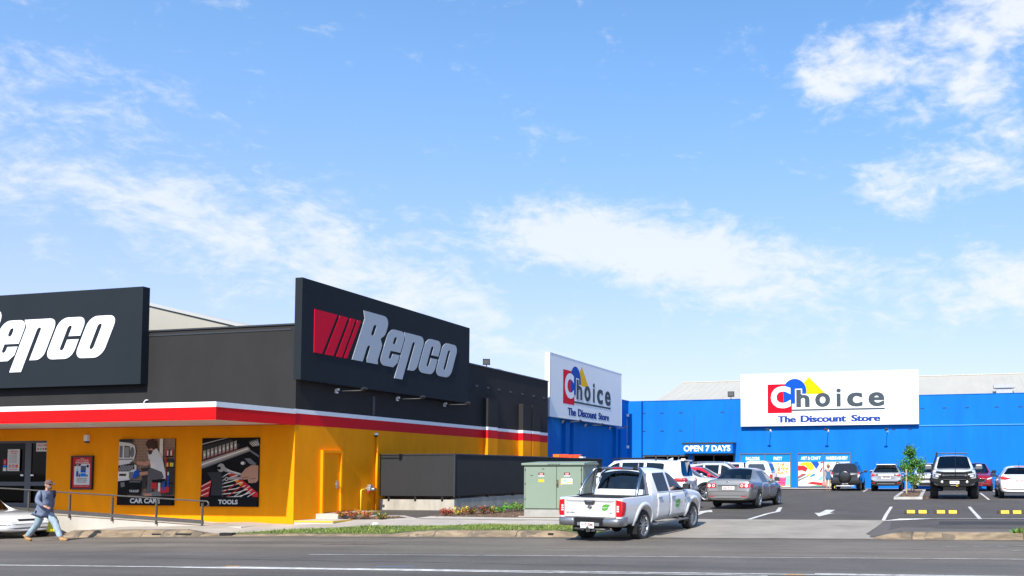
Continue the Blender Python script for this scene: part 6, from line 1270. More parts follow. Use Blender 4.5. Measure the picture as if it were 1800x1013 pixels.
def canopy_ute():
    s = dict(type='ute', L=5.20, W=1.83, H=1.74, wb=3.1, fo=.92, R=.37, zb=.40, nose=.98, hood=1.06, cowl=1.14, belt=(1.12, 1.15), wr=.66, xc=1.0, xh=.32, xb=-.02, xcp=-.80, xrh=-.98, xg=-1.10, zg=1.16, rd=.03, rim=1.10, tray=.2, endcrease=.8, shoulder=.972, glass=dark_car_glass, cd=.0)
    root, sk = car('ute', 'white ute with a white tray canopy parked side on before the party window', (-11.85, 52.0, .765), rad(180), s, white_paint, 'ute')
    mb = MB(); y = .84; a = [(-1.15, 1.10), (-1.12, 1.70), (-1.3, 1.80), (-2.25, 1.80), (-2.42, 1.74), (-2.68, 1.10)]; vs = []
    bm = bmesh.new(); bm.faces.new([bm.verts.new((x, -y, z)) for x, z in a]); r = bmesh.ops.extrude_face_region(bm, geom=bm.faces[:])
    for v in r['geom']:
        if isinstance(v, bmesh.types.BMVert): v.co.y = y
    for v in bm.verts: v.co.y *= 1-.16*max(0, (v.co.z-1.1)/.7)
    bmesh.ops.recalc_face_normals(bm, faces=bm.faces); bmesh.ops.bevel(bm, geom=bm.edges[:], offset=.05, segments=3, affect='EDGES'); mb.bm(bm, 0); cn = mb.build('canopy', white_paint, root)
    for sd in (1, -1):
        mb = MB(); mb.prism([(x, sd*(y*(1-.16*(z-1.1)/.7)-.0), z) for x, z in ((-1.32, 1.24), (-2.30, 1.24), (-2.34, 1.28), (-2.22, 1.58), (-2.18, 1.62), (-1.36, 1.62), (-1.30, 1.56))], (0, sd*.012, 0)); mb.build('canopy_window', dark_glass_solid, cn)
    mb = MB(); mb.prism([(-2.65+.02-.0, -.62, 1.20), (-2.63, .62, 1.20), (-2.46, .56, 1.64), (-2.46, -.56, 1.64)], (-.02, 0, -.006)); mb.build('canopy_rear_window', dark_glass_solid, cn)
    for sd in (1, -1): P_(root, 'tail_light', tail_red, lambda mb: (sk.patch(mb, [(sd*.74, .72), (sd*.90, .72), (sd*.90, 1.02), (sd*.74, 1.02)], 'rear', .012, .05), sk.patch(mb, [(-2.72, .74), (-2.6, .74), (-2.58, 1.02), (-2.72, 1.02)], 'left' if sd > 0 else 'right', .012, .05)))
    P_(root, 'rear_bumper', chrome, lambda mb: mb.bbox(-2.78, -2.60, -.88, .88, .46, .60, .03)); plate(sk, root, 'rear', -.18, .18, .8, .91, '951 HSW', .012)
    P_(root, 'window_sticker', mat('sticker_pink', (.62, .06, .09), .5), lambda mb: mb.bbox(-.78, -.52, .80, .812, 1.2, 1.45, .004))
dark_glass_solid = mat('tinted_canopy_glass', (.03, .035, .045), .06, coat=1)
canopy_ute()
# --- cars nosed in to the blue wall
def black_suv():
    s = dict(type='wagon', L=4.20, W=1.80, H=1.68, wb=2.64, fo=.80, R=.36, zb=.33, nose=.90, hood=1.02, cowl=1.10, belt=(1.06, 1.10), wr=.66, xc=.90, xh=.22, xb=-.08, xcp=-.90, xrh=-1.98, xq=-1.45, xg=-2.02, zg=1.10, rd=.05, gap=.06, spokes=5, endcrease=.85, glass=dark_car_glass, glass_rear=glass('suv_rear_glass', (.30, .36, .37)), skirt=.1)
    root, sk = car('suv', 'black four wheel drive with a spare wheel on its tailgate by the craft window', (-5.30, 56.55, .785), rad(90), s, black_paint)
    xr = 1.32+.80-4.20
    sp = mat('spare_cover', (.016, .016, .017), .3, coat=.6); mb = MB(); mb.lathe([(0, -.17), (.24, -.17), (.33, -.15), (.375, -.08), (.375, .05), (.30, .09), (0, .09)], 32, 'x', (xr-.10, .02, .86)); mb.build('spare_wheel', sp, root)
    for sd in (1, -1):
        o = P_(root, 'tail_light', tail_red, lambda mb: sk.patch(mb, [(sd*.74, .98), (sd*.885, .98), (sd*.86, 1.16), (sd*.76, 1.16)], 'rear', .016, .05))
        P_(root, 'reverse_light', lens_white, lambda mb: sk.patch(mb, [(sd*.74, .80), (sd*.885, .80), (sd*.885, .97), (sd*.74, .97)], 'rear', .016, .05))
        P_(root, 'reflector', tail_red, lambda mb: sk.patch(mb, [(sd*.56, .56), (sd*.70, .56), (sd*.70, .60), (sd*.56, .60)], 'rear', .012, .1))
        mb = MB(); mb.bbox(-1.75, -1.73, sd*.74-.13, sd*.74+.13, .14, .46, .005); mb.build('mud_flap', plastic, root)
    P_(root, 'rear_bumper', plastic, lambda mb: mb.bbox(xr-.10, xr+.2, -.86, .86, .42, .64, .05))
    mb = MB(); mb.bbox(xr-.14, xr-.11, -.2, .2, .36, .48, .005); pp = mb.build('number_plate', mat('dark_plate', (.05, .05, .055), .4), root); mb = MB(); Plane((xr-.142, .2, .36), (0, -1, 0), (0, 0, 1)).text(mb, '204 VTR', .03, .37, .025, .095, .002, 0, .01); mb.build('plate_text', lens_white, pp, fix=False)
    P_(root, 'tow_bar', steel, lambda mb: (mb.bbox(xr-.10, xr, -.55, .55, .26, .31, .01), mb.bbox(xr-.2, xr-.1, -.03, .03, .24, .32, .01)))
    P_(root, 'brake_light', tail_red, lambda mb: mb.bbox(xr+.12, xr+.15, -.2, .2, 1.585, 1.61, .004)); rails(root, s, plastic, 1.66, .56, .15, -1.8)
    P_(root, 'shackle', mat('amber_sticker'if False else 'shackle_yellow', (.6, .36, .02), .5), lambda mb: mb.bbox(xr-.02, xr+.04, .60, .66, .14, .28, .01))
black_suv()
def silver_suv():
    s = dict(type='wagon', L=4.86, W=1.86, H=1.63, wb=2.745, fo=.98, R=.355, zb=.30, nose=.84, hood=.98, cowl=1.06, belt=(1.03, 1.07), wr=.59, xc=.92, xh=.15, xb=-.15, xcp=-1.0, xrh=-1.98, xq=-1.55, xg=-2.26, zg=1.10, rd=.06, gap=.06, arch=(plastic, .014, .07), skirt=.12, glass=dark_car_glass)
    root, sk = car('suv', 'silver wagon with black bumper parked against the blue wall left of the young tree', (-2.87, 56.2, .785), rad(90), s, paint('silver_wagon_paint', (.42, .43, .45), .5, .3))
    xr = 1.3725+.98-4.86
    for sd in (1, -1):
        P_(root, 'tail_light', tail_red, lambda mb: (sk.patch(mb, [(sd*.60, .90), (sd*.86, .86), (sd*.86, 1.02), (sd*.60, .98)], 'rear', .012, .05)))
        P_(root, 'tail_light_inner', lens_dark, lambda mb: (sk.patch(mb, [(sd*.42, .96), (sd*.59, .90), (sd*.59, .99), (sd*.42, 1.0)], 'rear', .012, .05)))
        P_(root, 'fog_light', tail_red, lambda mb: sk.patch(mb, [(sd*.64, .44), (sd*.82, .44), (sd*.82, .51), (sd*.64, .51)], 'rear', .03, .1))
        P_(root, 'bumper_corner', plastic, lambda mb: sk.patch(mb, [(sd*.56, .40), (sd*.93, .40), (sd*.93, .70), (sd*.80, .66), (sd*.62, .56)], 'rear', .018, .06))
    P_(root, 'rear_bumper', plastic, lambda mb: sk.patch(mb, [(-.92, .38), (.92, .38), (.92, .58), (-.92, .58)], 'rear', .012, .1))
    P_(root, 'bumper_trim', chrome, lambda mb: sk.patch(mb, [(-.5, .42), (.5, .42), (.5, .455), (-.5, .455)], 'rear', .03, .2))
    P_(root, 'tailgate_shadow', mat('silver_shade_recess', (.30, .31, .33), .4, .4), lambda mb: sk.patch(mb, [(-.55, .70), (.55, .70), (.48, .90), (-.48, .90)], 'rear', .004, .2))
    plate(sk, root, 'rear', -.27, .27, .72, .86, '738 QLB', .014); rails(root, s, chrome, 1.63, .56, .12, -1.7)
    P_(root, 'spoiler', s and MATS['silver_wagon_paint'], lambda mb: mb.bbox(xr+.22, xr+.60, -.56, .56, 1.53, 1.57, .015)); P_(root, 'emblem', chrome, lambda mb: sk.patch(mb, [(-.06, .93), (.06, .93), (.06, .985), (-.06, .985)], 'rear', .012, .2))
silver_suv()
def front_face(root, sk, gz, gw, hl, gm=None, low=None):
    P_(root, 'grille', gm or plastic, lambda mb: sk.patch(mb, [(-gw, gz[0]), (gw, gz[0]), (gw*1.08, gz[1]), (-gw*1.08, gz[1])], 'front', .012, .08))
    for sd in (1, -1): P_(root, 'headlight', lens_white, lambda mb: (sk.patch(mb, [(sd*u, v) for u, v in hl], 'front', .012, .06)))
    if low: P_(root, 'lower_intake', plastic, lambda mb: sk.patch(mb, [(-low[0], low[1]), (low[0], low[1]), (low[0]*.9, low[2]), (-low[0]*.9, low[2])], 'front', .012, .1))
def white_behind_tree():
    s = dict(type='wagon', L=4.6, W=1.85, H=1.66, wb=2.67, fo=.93, R=.35, zb=.27, nose=.86, hood=1.0, cowl=1.08, belt=(1.05, 1.10), wr=.61, xc=.92, xh=.18, xb=-.12, xcp=-.98, xrh=-1.85, xq=-1.5, xg=-2.05, zg=1.14, rd=.07, mirror_mat=plastic, endcrease=.7)
    root, sk = car('suv', 'white wagon reversed to the blue wall, half hidden behind the young tree', (-.45, 56.6, .785), rad(-90), s, white_paint)
    front_face(root, sk, (.62, .76), .46, [(.50, .70), (.86, .72), (.84, .82), (.50, .78)], lens_dark, (.62, .34, .50)); plate(sk, root, 'front', -.2, .2, .52, .62, '167 MFP', .016)
    P_(root, 'bonnet_vent', lens_dark, lambda mb: sk.patch(mb, [(-.34, .98), (-.20, .98), (-.20, 1.02), (-.34, 1.02)], 'front', .006, .1))
white_behind_tree()
def bullbar_ute():
    s = dict(type='ute', L=5.1, W=1.86, H=1.86, wb=3.22, fo=.86, R=.42, zb=.50, nose=1.06, hood=1.18, cowl=1.27, belt=(1.22, 1.25), wr=.645, xc=1.03, xh=.30, xb=-.02, xcp=-.82, xrh=-.98, xg=-1.12, zg=1.26, rd=.03, rim=1.2, tray=.25, tw=.34, gap=.06, arch_up=.03, inset=-.06, arch=(plastic, .06, .10), mirror_mat=mat('grey_mirror', (.16, .165, .17), .3, .3), mirror_size=1.25, mirror_back=.2, rim_mat=rim_dark, endcrease=.7, glass=dark_car_glass, glass_ws=glass('dark_windscreen', (.16, .19, .19)))
    root, sk = car('ute', 'white lifted ute with a black bull bar facing the road beside the mulch island', (.76, 44.0, .72), rad(-90), s, white_paint, 'ute'); xf = 1.61+.86
    # bonnet protector, grille, lights
    P_(root, 'bonnet_protector', plastic, lambda mb: sk.patch(mb, [(-.80, 1.07), (-.4, 1.02), (.4, 1.02), (.80, 1.07), (.80, 1.17), (.4, 1.12), (-.4, 1.12), (-.80, 1.17)], 'front', .03, .07))
    mb = MB(); sk.patch(mb, [(-.52, .74), (.52, .74), (.60, .90), (.50, 1.01), (-.50, 1.01), (-.60, .90)], 'front', .015, .08); gr_ = mb.build('grille', plastic, root)
    mb = MB()
    for z in (.80, .90, .99): sk.patch(mb, [(-.50, z-.012), (.50, z-.012), (.50, z+.012), (-.50, z+.012)], 'front', .035, .1)
    mb.build('grille_bar', mat('grille_grey', (.12, .125, .13), .4, .5), gr_)
    for sd in (1, -1):
        P_(root, 'headlight', lens_dark, lambda mb: sk.patch(mb, [(sd*.58, .86), (sd*.88, .90), (sd*.88, 1.04), (sd*.58, 1.0)], 'front', .014, .06)); P_(root, 'headlight_lens', lens_white, lambda mb: sk.patch(mb, [(sd*.64, .91), (sd*.78, .92), (sd*.78, .99), (sd*.64, .98)], 'front', .02, .06))
    mb = MB(); mb.prism([(xf+.10, -.55, .52), (xf+.10, .55, .52), (xf+.10, .88, .72), (xf+.08, .95, .84), (xf+.08, .48, .86), (xf+.10, .44, .74), (xf+.10, -.44, .74), (xf+.08, -.48, .86), (xf+.08, -.95, .84), (xf+.10, -.88, .72)], (.12, 0, 0))
    for sd in (1, -1): mb.prism([(xf+.2, sd*.60, .56), (xf+.2, sd*.95, .72), (xf+.2, sd*.95, .86), (xf+.2, sd*.60, .84)], (-.75, sd*.06, 0))
    mb.tube(smooth_path([(xf+.16, -.62, .84), (xf+.18, -.50, 1.02), (xf+.18, -.40, 1.06), (xf+.18, .40, 1.06), (xf+.18, .50, 1.02), (xf+.16, .62, .84)], 4), .032, 10); mb.tube([(xf+.17, -.50, .87), (xf+.17, .50, .87)], .028); mb.bbox(xf+.08, xf+.18, -.46, .46, .36, .54, .02)
    bb = mb.build('bull_bar', mat('bull_bar_black', (.009, .0095, .010), .7, spec=.2), root)
    for sd in (1, -1): P_(bb, 'fog_lamp', lens_white, lambda mb: mb.lathe([(.05, 0), (0, .02)], 14, 'x', (xf+.225, sd*.50, .70)))
    mb = MB(); mb.bbox(xf+.225, xf+.235, -.19, .19, .62, .74, .004); pp = mb.build('number_plate', plate_m, root); mb = MB(); Plane((xf+.236, -.19, .62), (0, 1, 0), (0, 0, 1)).text(mb, '395 WNA', .03, .35, .028, .095, .002, 0, .02); mb.build('plate_text', maroon, pp, fix=False)
    P_(root, 'tow_hook', mat('hook_yellow', (.75, .45, .02), .4), lambda mb: mb.lathe([(.03, -.02), (.05, -.02), (.05, .02), (.03, .02)], 14, 'x', (xf+.24, .10, .55), 0, True)); P_(root, 'winch_line', chrome, lambda mb: mb.bbox(xf+.22, xf+.24, -.16, .06, .535, .56, .004))
    P_(root, 'bash_plate', steel, lambda mb: mb.bbox(xf-.5, xf-.44, -.46, .46, .30, .35, .01)); P_(root, 'underbody', well_m, lambda mb: (mb.bbox(-2.3, 2.0, -.5, .5, .36, .55, .04), mb.bbox(1.2, 1.9, -.72, .72, .40, .95, .04), mb.bbox(-1.9, -1.3, -.6, .6, .32, .55, .04)))
    mb = MB()
    for x in (.12, -.68): mb.bbox(x-.03, x+.03, -.62, .62, 1.93, 1.965, .012)
    for sd in (1, -1): mb.bbox(-.8, .25, sd*.60-.025, sd*.60+.025, 1.885, 1.92, .01)
    mb.build('roof_rack', charcoal, root); P_(root, 'aerial', plastic, lambda mb: mb.tube([(xf+.1, .05, .9), (xf+.05, .05, 2.12)], [.012, .004], 6))
    P_(root, 'snorkel', plastic, lambda mb: mb.tube(smooth_path([(1.2, -.93, 1.05), (.95, -.90, 1.25), (.35, -.72, 1.80), (.28, -.70, 1.98)], 4), .04, 8))
    return root
lifted = bullbar_ute()
for q in lifted.children:
    if not q.name.startswith('wheel') or q.name.startswith('wheel_arch'): q.location.z += .03
lifted.scale = (1.06, 1.06, 1.05)
def red_mazda():
    s = dict(type='wagon', L=4.55, W=1.84, H=1.66, wb=2.7, fo=.93, R=.36, zb=.26, nose=.82, hood=.96, cowl=1.06, belt=(1.03, 1.08), wr=.60, xc=.92, xh=.16, xb=-.14, xcp=-1.0, xrh=-1.80, xq=-1.5, xg=-2.0, zg=1.12, rd=.08, skirt=.12, mirror_mat=plastic)
    root, sk = car('suv', 'dark red wagon facing the road between the lifted ute and white hatchback', (2.28, 56.7, .785), rad(-90), s, red_paint)
    front_face(root, sk, (.52, .72), .44, [(.54, .66), (.86, .76), (.86, .83), (.54, .73)], plastic, (.7, .30, .40))
    P_(root, 'grille_trim', chrome, lambda mb: [sk.patch(mb, q, 'front', .02, .06) for q in ([(-.50, .70), (-.36, .50), (.36, .50), (.50, .70), (.46, .70), (.34, .53), (-.34, .53), (-.46, .70)],)])
    P_(root, 'bumper_trim', chrome, lambda mb: sk.patch(mb, [(-.8, .42), (.8, .42), (.8, .44), (-.8, .44)], 'front', .012, .1))
red_mazda()
def white_hatch():
    s = dict(type='hatch', L=4.35, W=1.79, H=1.48, wb=2.70, fo=.86, R=.325, zb=.24, nose=.72, hood=.88, cowl=.98, belt=(.95, 1.02), wr=.56, xc=.92, xh=.14, xb=-.14, xcp=-.98, xrh=-1.62, xq=-1.35, xg=-1.98, zg=1.08, rd=.09, quarter=0, mirror_mat=plastic, glass=dark_car_glass, endcrease=.55)
    root, sk = car('hatchback', 'white hatchback with swept red tail lights at the right edge', (3.62, 44.65, .725), rad(90), s, white_paint)
    xr = 1.35+.86-4.35
    for sd in (1, -1):
        P_(root, 'tail_light', tail_red, lambda mb: (sk.patch(mb, [(sd*.40, .90), (sd*.62, .85), (sd*.87, .86), (sd*.86, 1.0), (sd*.70, 1.01)], 'rear', .014, .05), sk.patch(mb, [(xr+.10, .86), (xr+.30, .90), (xr+.36, .98), (xr+.10, 1.0)], 'left' if sd > 0 else 'right', .008, .05)))
        P_(root, 'reflector', tail_red, lambda mb: sk.patch(mb, [(sd*.60, .44), (sd*.80, .44), (sd*.80, .47), (sd*.60, .47)], 'rear', .012, .1))
    P_(root, 'bumper_trim', plastic, lambda mb: sk.patch(mb, [(-.70, .28), (.70, .28), (.62, .42), (-.62, .42)], 'rear', .012, .08))
    P_(root, 'boot_strip', chrome, lambda mb: sk.patch(mb, [(-.38, .885), (.38, .885), (.38, .905), (-.38, .905)], 'rear', .01, .1)); plate(sk, root, 'rear', -.22, .22, .74, .86, '826 ZKC', .014)
    P_(root, 'brake_light', tail_red, lambda mb: mb.bbox(xr+.42, xr+.45, -.22, .22, 1.425, 1.45, .004)); P_(root, 'aerial', plastic, lambda mb: mb.tube([(-1.45, 0, 1.40), (-1.62, 0, 1.72)], [.012, .005], 6))
white_hatch()
# --- white sedan at the kerb on the left, mostly outside the photo
def kerb_sedan():
    s = dict(type='sedan', L=4.35, W=1.64, mirror_size=.8, mirror_back=1.0, H=1.38, wb=2.60, fo=.74, R=.30, zb=.22, nose=.60, hood=.74, cowl=.86, belt=(.83, .90), wr=.57, xc=-.30, xh=-.85, xb=-1.0, xcp=-1.42, xrh=-1.47, xg=-1.78, zg=1.0, rd=.045, spokes=7, tw=.19, gap=.045, rr=.70)
    root, sk = car('sedan', 'white older sedan parked at the kerb at the far left', (-29.15, 22.38, -.08), rad(-9), s, white_paint)
    for sd in (1, -1):
        P_(root, 'headlight', lens_white, lambda mb: (sk.patch(mb, [(sd*.40, .56), (sd*.74, .54), (sd*.76, .66), (sd*.40, .65)], 'front', .01, .05), sk.patch(mb, [(1.82, .58), (2.0, .56), (2.0, .64), (1.80, .67)], 'left' if sd > 0 else 'right', .006, .05)))
        P_(root, 'rub_strip', plastic, lambda mb: (sk.patch(mb, [(1.68, .455), (2.06, .455), (2.06, .475), (1.68, .475)], 'left' if sd > 0 else 'right', .010, .06)))
        P_(root, 'tail_light', tail_red, lambda mb: sk.patch(mb, [(sd*.45, .66), (sd*.78, .66), (sd*.78, .80), (sd*.45, .80)], 'rear', .01, .05))
    P_(root, 'grille', plastic, lambda mb: sk.patch(mb, [(-.36, .58), (.36, .58), (.36, .64), (-.36, .64)], 'front', .008, .08)); P_(root, 'bumper_intake', plastic, lambda mb: sk.patch(mb, [(-.5, .26), (.5, .26), (.5, .36), (-.5, .36)], 'front', .008, .08))
kerb_sedan()
# --- service truck behind the enclosure, its roof bar shows above the screen
def service_van():
    s = dict(type='wagon', L=4.9, W=1.86, H=1.93, wb=2.9, fo=.9, R=.37, zb=.38, nose=.98, hood=1.10, cowl=1.20, belt=(1.18, 1.2), wr=.72, xc=1.0, xh=.4, xb=0, xcp=-.9, xrh=-2.2, xg=-2.35, zg=1.24, rd=.04, xq=-1.8, endcrease=.8)
    root, sk = car('van', 'white van behind the black enclosure with an orange light bar on its roof', (-17.95, 42.2, .68), rad(90), s, white_paint, 'van')
    mb = MB(); mb.bbox(-.55, .55, -.55, .55, 1.92, 1.97, .02)
    for sd in (1, -1): mb.bbox(-.20, .20, sd*.82-.10, sd*.82+.10, 1.93, 2.03, .02)
    lb = mb.build('light_bar', white_p, root); amber = mat('amber_lens', (.85, .16, .015), .15, coat=.6); amb2 = mat('red_amber_lens', (.70, .07, .02), .15, coat=.6)
    for i, y in enumerate((.54, .18, -.18, -.54)): mb = MB(); mb.bbox(-.16, .16, y-.17, y+.17, 1.97, 2.16-.02*(i > 1), .03); mb.build('beacon_lens', amber if i < 1 else amb2, lb)
service_van()
# ------------------------------------------------------------------ people
skin_m = mat('skin', (.50, .265, .175), .55, var=.12, vscale=9)
def skin_mesh(P, E, root_v):
    """P: name -> (x, y, z, r[, r2]); E: pairs. Skin modifier + subdivision, evaluated to a mesh."""
    names = list(P); idx = {n: i for i, n in enumerate(names)}; me = bpy.data.meshes.new('sk'); me.from_pydata([P[n][:3] for n in names], [(idx[a], idx[b]) for a, b in E], []); o = bpy.data.objects.new('sk', me); COL.objects.link(o)
    md = o.modifiers.new('k', 'SKIN'); md.use_smooth_shade = True; md.branch_smoothing = .4
    for n, v in zip(names, me.skin_vertices[0].data): p = P[n]; v.radius = (p[3], p[4] if len(p) > 4 else p[3]); v.use_root = n == root_v
    s = o.modifiers.new('s', 'SUBSURF'); s.levels = 2
    bpy.context.view_layer.update(); m2 = bpy.data.meshes.new_from_object(o.evaluated_get(bpy.context.evaluated_depsgraph_get())); bpy.data.objects.remove(o); return m2
def add_mesh(mb, me, mi=0, M=None):
    mb.add([tuple(M @ v.co) if M else tuple(v.co) for v in me.vertices], [list(p.vertices) for p in me.polygons], mi, True); bpy.data.meshes.remove(me)
def head_mesh(mb, c, yaw, tilt=0, k=1.0, mi=0):
    bm = bmesh.new(); bmesh.ops.create_uvsphere(bm, u_segments=20, v_segments=16, radius=1)
    for v in bm.verts:
        x, y, z = v.co
        w = 1-.22*max(0, -z)**1.2; q = Vector((x*.098, y*.078*w, z*.122))
        if x > 0: q.x *= 1-.18*max(0, -z-.2); q.x -= .008*max(0, z)
        if x > .75 and abs(y) < .35 and -.45 < z < .15: q.x += .022*(1-abs(y)/.35)*(1-abs(z+.15)/.3 if abs(z+.15) < .3 else 0)     # nose
        if x > .7 and abs(y) < .5 and -.75 < z < -.45: q.x += .010      # lips and chin
        if x > .6 and .18 < abs(y) < .6 and .0 < z < .25: q.x -= .008     # eye sockets
        v.co = q
    M = Matrix.Translation(c) @ Matrix.Rotation(yaw, 4, 'Z') @ Matrix.Rotation(tilt, 4, 'Y') @ Matrix.Scale(k, 4)
    mb.bm(bm, mi, True, M)
    for sd in (1, -1):
        bm = bmesh.new(); bmesh.ops.create_uvsphere(bm, u_segments=8, v_segments=6, radius=1); mb.bm(bm, mi, True, M @ Matrix.Translation((-.005, sd*.078, -.01)) @ Matrix.Diagonal((.022, .010, .034, 1)))
        bm = bmesh.new(); bmesh.ops.create_uvsphere(bm, u_segments=8, v_segments=6, radius=.011); mb.bm(bm, mi+1 if mi == 0 else mi, True, M @ Matrix.Translation((.083, sd*.032, .015)))
    return M
def hand(P, E, wrist, tip, side, curl, pre, r=.0085):
    """palm and five unequal bent fingers added to a skin skeleton"""
    w = Vector(P[wrist][:3]); d = (Vector(tip)-w).normalized(); s = Vector(side).normalized(); n = d.cross(s).normalized(); n = n*curl
    P[pre+'palm'] = (*(w+d*.055), .030, .016); E.append((wrist, pre+'palm'))
    for i, (o, l) in enumerate(((-.027, .066), (-.009, .075), (.010, .070), (.027, .055))):
        a = w+d*.095+s*o; b = a+d*l*.5+n*l*.18; c = b+d*l*.28+n*l*.42
        P[pre+'f%da' % i] = (*a, r); P[pre+'f%db' % i] = (*b, r*.95); P[pre+'f%dc' % i] = (*c, r*.8); E += [(pre+'palm', pre+'f%da' % i), (pre+'f%da' % i, pre+'f%db' % i), (pre+'f%db' % i, pre+'f%dc' % i)]
    a = w+d*.04-s*.036; b = a+d*.035-s*.014+n*.015; P[pre+'ta'] = (*a, r*1.1); P[pre+'tb'] = (*b, r); E += [(pre+'palm', pre+'ta'), (pre+'ta', pre+'tb')]
def person(name, label, loc, rz, J, gear, skinmat=None):
    root = empty(name, loc, rz, label, 'person'); return root
def man():
    root = empty('person', (-24.72, 20.42, .015), rad(1), 'man in cap, blue shirt and jeans striding along the road with a yellow bag', 'person')
    P = dict(pel=(0, 0, .93, .12, .09), sp=(.03, 0, 1.12, .115, .10), ch=(.05, 0, 1.30, .11, .08), nk=(.085, 0, 1.49, .048), hd=(.11, 0, 1.56, .05),
             shr=(.05, -.16, 1.40, .040), elr=(.06, -.26, 1.14, .034), wrr=(.32, -.25, 1.01, .028), shl=(.05, .16, 1.40, .040), ell=(-.03, .25, 1.15, .034), wrl=(.02, .25, .92, .028),
             hr=(0, -.09, .90, .085), knr=(-.10, -.10, .50, .058), anr=(-.47, -.10, .17, .038), ter=(-.36, -.10, .06, .034), hl=(0, .09, .90, .085), knl=(.28, .10, .53, .058), anl=(.50, .10, .11, .038), tel=(.66, .10, .055, .034))
    E = [('pel', 'sp'), ('sp', 'ch'), ('ch', 'nk'), ('nk', 'hd'), ('ch', 'shr'), ('shr', 'elr'), ('elr', 'wrr'), ('ch', 'shl'), ('shl', 'ell'), ('ell', 'wrl'), ('pel', 'hr'), ('hr', 'knr'), ('knr', 'anr'), ('anr', 'ter'), ('pel', 'hl'), ('hl', 'knl'), ('knl', 'anl'), ('anl', 'tel')]
    hand(P, E, 'wrr', (.43, -.25, .97), (0, .3, -1), 1, 'r'); hand(P, E, 'wrl', (.03, .25, .8), (1, 0, 0), 1, 'l')
    mb = MB(); add_mesh(mb, skin_mesh(P, E, 'pel')); M = head_mesh(mb, (.125, 0, 1.625), 0, rad(6)); mb.build('body', [skin_m, mat('eye_dark', (.02, .015, .012), .3)], root)
    shirt = mat('blue_shirt', (.15, .18, .26), .85, var=.4, vscale=7, bump=1, bscale=9); jeans = mat('pale_jeans', (.30, .39, .45), .85, var=.4, vscale=7, bump=1, bscale=9); boot = mat('tan_boot', (.36, .21, .085), .75, var=.2, vscale=9)
    Q = dict(hem=(-.04, 0, .80, .215, .20), pel=(-.01, 0, .92, .205, .185), sp=(.03, 0, 1.13, .18, .165), ch=(.05, 0, 1.32, .195, .145), nk=(.075, 0, 1.46, .105), shr=(.05, -.18, 1.405, .098), mr=(.035, -.225, 1.28, .080), elr=(.06, -.27, 1.14, .072), wrr=(.29, -.255, 1.025, .050), shl=(.05, .18, 1.405, .098), ml=(.01, .225, 1.28, .080), ell=(-.03, .26, 1.15, .072), wrl=(.01, .25, .96, .042))
    F = [('hem', 'pel'), ('pel', 'sp'), ('sp', 'ch'), ('ch', 'nk'), ('ch', 'shr'), ('shr', 'mr'), ('mr', 'elr'), ('elr', 'wrr'), ('ch', 'shl'), ('shl', 'ml'), ('ml', 'ell'), ('ell', 'wrl')]
    mb = MB(); add_mesh(mb, skin_mesh(Q, F, 'pel')); mb.bbox(.10, .185, -.12, -.03, 1.26, 1.37, .02); mb.build('shirt', shirt, root)
    Q = dict(pel=(0, 0, .88, .13, .10), hr=(.0, -.10, .80, .112), tr=(-.04, -.105, .68, .112), knr=(-.10, -.10, .50, .094), cr=(-.29, -.10, .32, .080), anr=(-.465, -.10, .145, .080), hl=(.03, .10, .80, .112), tl=(.16, .105, .68, .112), knl=(.28, .10, .53, .096), cl=(.39, .10, .33, .084), anl=(.495, .10, .11, .082))
    mb = MB(); add_mesh(mb, skin_mesh(Q, [('pel', 'hr'), ('hr', 'tr'), ('tr', 'knr'), ('knr', 'cr'), ('cr', 'anr'), ('pel', 'hl'), ('hl', 'tl'), ('tl', 'knl'), ('knl', 'cl'), ('cl', 'anl')], 'pel')); mb.build('jeans', jeans, root)
    for a, h, t in (((-.475, -.10, .20), (-.53, -.10, .10), (-.30, -.10, .045)), ((.50, .10, .17), (.47, .10, .055), (.74, .10, .05))):
        a, h, t = Vector(a), Vector(h), Vector(t); Q = dict(a=(*a, .070), h=(*h, .062), m=(*(h*.5+t*.5+Vector((0, 0, .012))), .064, .056), t=(*t, .052, .044)); mb = MB(); add_mesh(mb, skin_mesh(Q, [('a', 'h'), ('h', 'm'), ('m', 't')], 'h')); d = (t-h).normalized(); mb.obox((h+t)/2+Vector((0, 0, -.042)), ((t-h).length+.06, .085, .022), d.to_track_quat('X', 'Z').to_matrix(), 1); mb.build('boot', [boot, mat('boot_sole', (.20, .13, .07), .8)], root)
    # cap with peak, beard, glasses
    cap = mat('brown_cap', (.115, .075, .06), .85, var=.3, vscale=9); bm = bmesh.new(); bmesh.ops.create_uvsphere(bm, u_segments=20, v_segments=12, radius=1); bmesh.ops.delete(bm, geom=[v for v in bm.verts if v.co.z < -.05], context='VERTS'); mb = MB(); mb.bm(bm, 0, True, M @ Matrix.Translation((-.006, 0, .035)) @ Matrix.Diagonal((.112, .092, .105, 1)))
    pk = [(.085, -.075), (.15, -.062), (.205, -.03), (.215, 0), (.205, .03), (.15, .062), (.085, .075)]; mb.prism([M @ Vector((x, y, .047-.25*max(0, x-.1))) for x, y in pk], (0, 0, .008)); mb.build('cap', cap, root)
    mb = MB(); bm = bmesh.new(); bmesh.ops.create_uvsphere(bm, u_segments=16, v_segments=10, radius=1); mb.bm(bm, 0, True, M @ Matrix.Translation((.045, 0, -.085)) @ Matrix.Diagonal((.062, .060, .052, 1))); bm = bmesh.new(); bmesh.ops.create_uvsphere(bm, u_segments=14, v_segments=8, radius=1); mb.bm(bm, 0, True, M @ Matrix.Translation((-.045, 0, -.01)) @ Matrix.Diagonal((.062, .076, .07, 1))); mb.build('hair', mat('grey_brown_hair', (.13, .10, .085), .9), root)
    mb = MB()
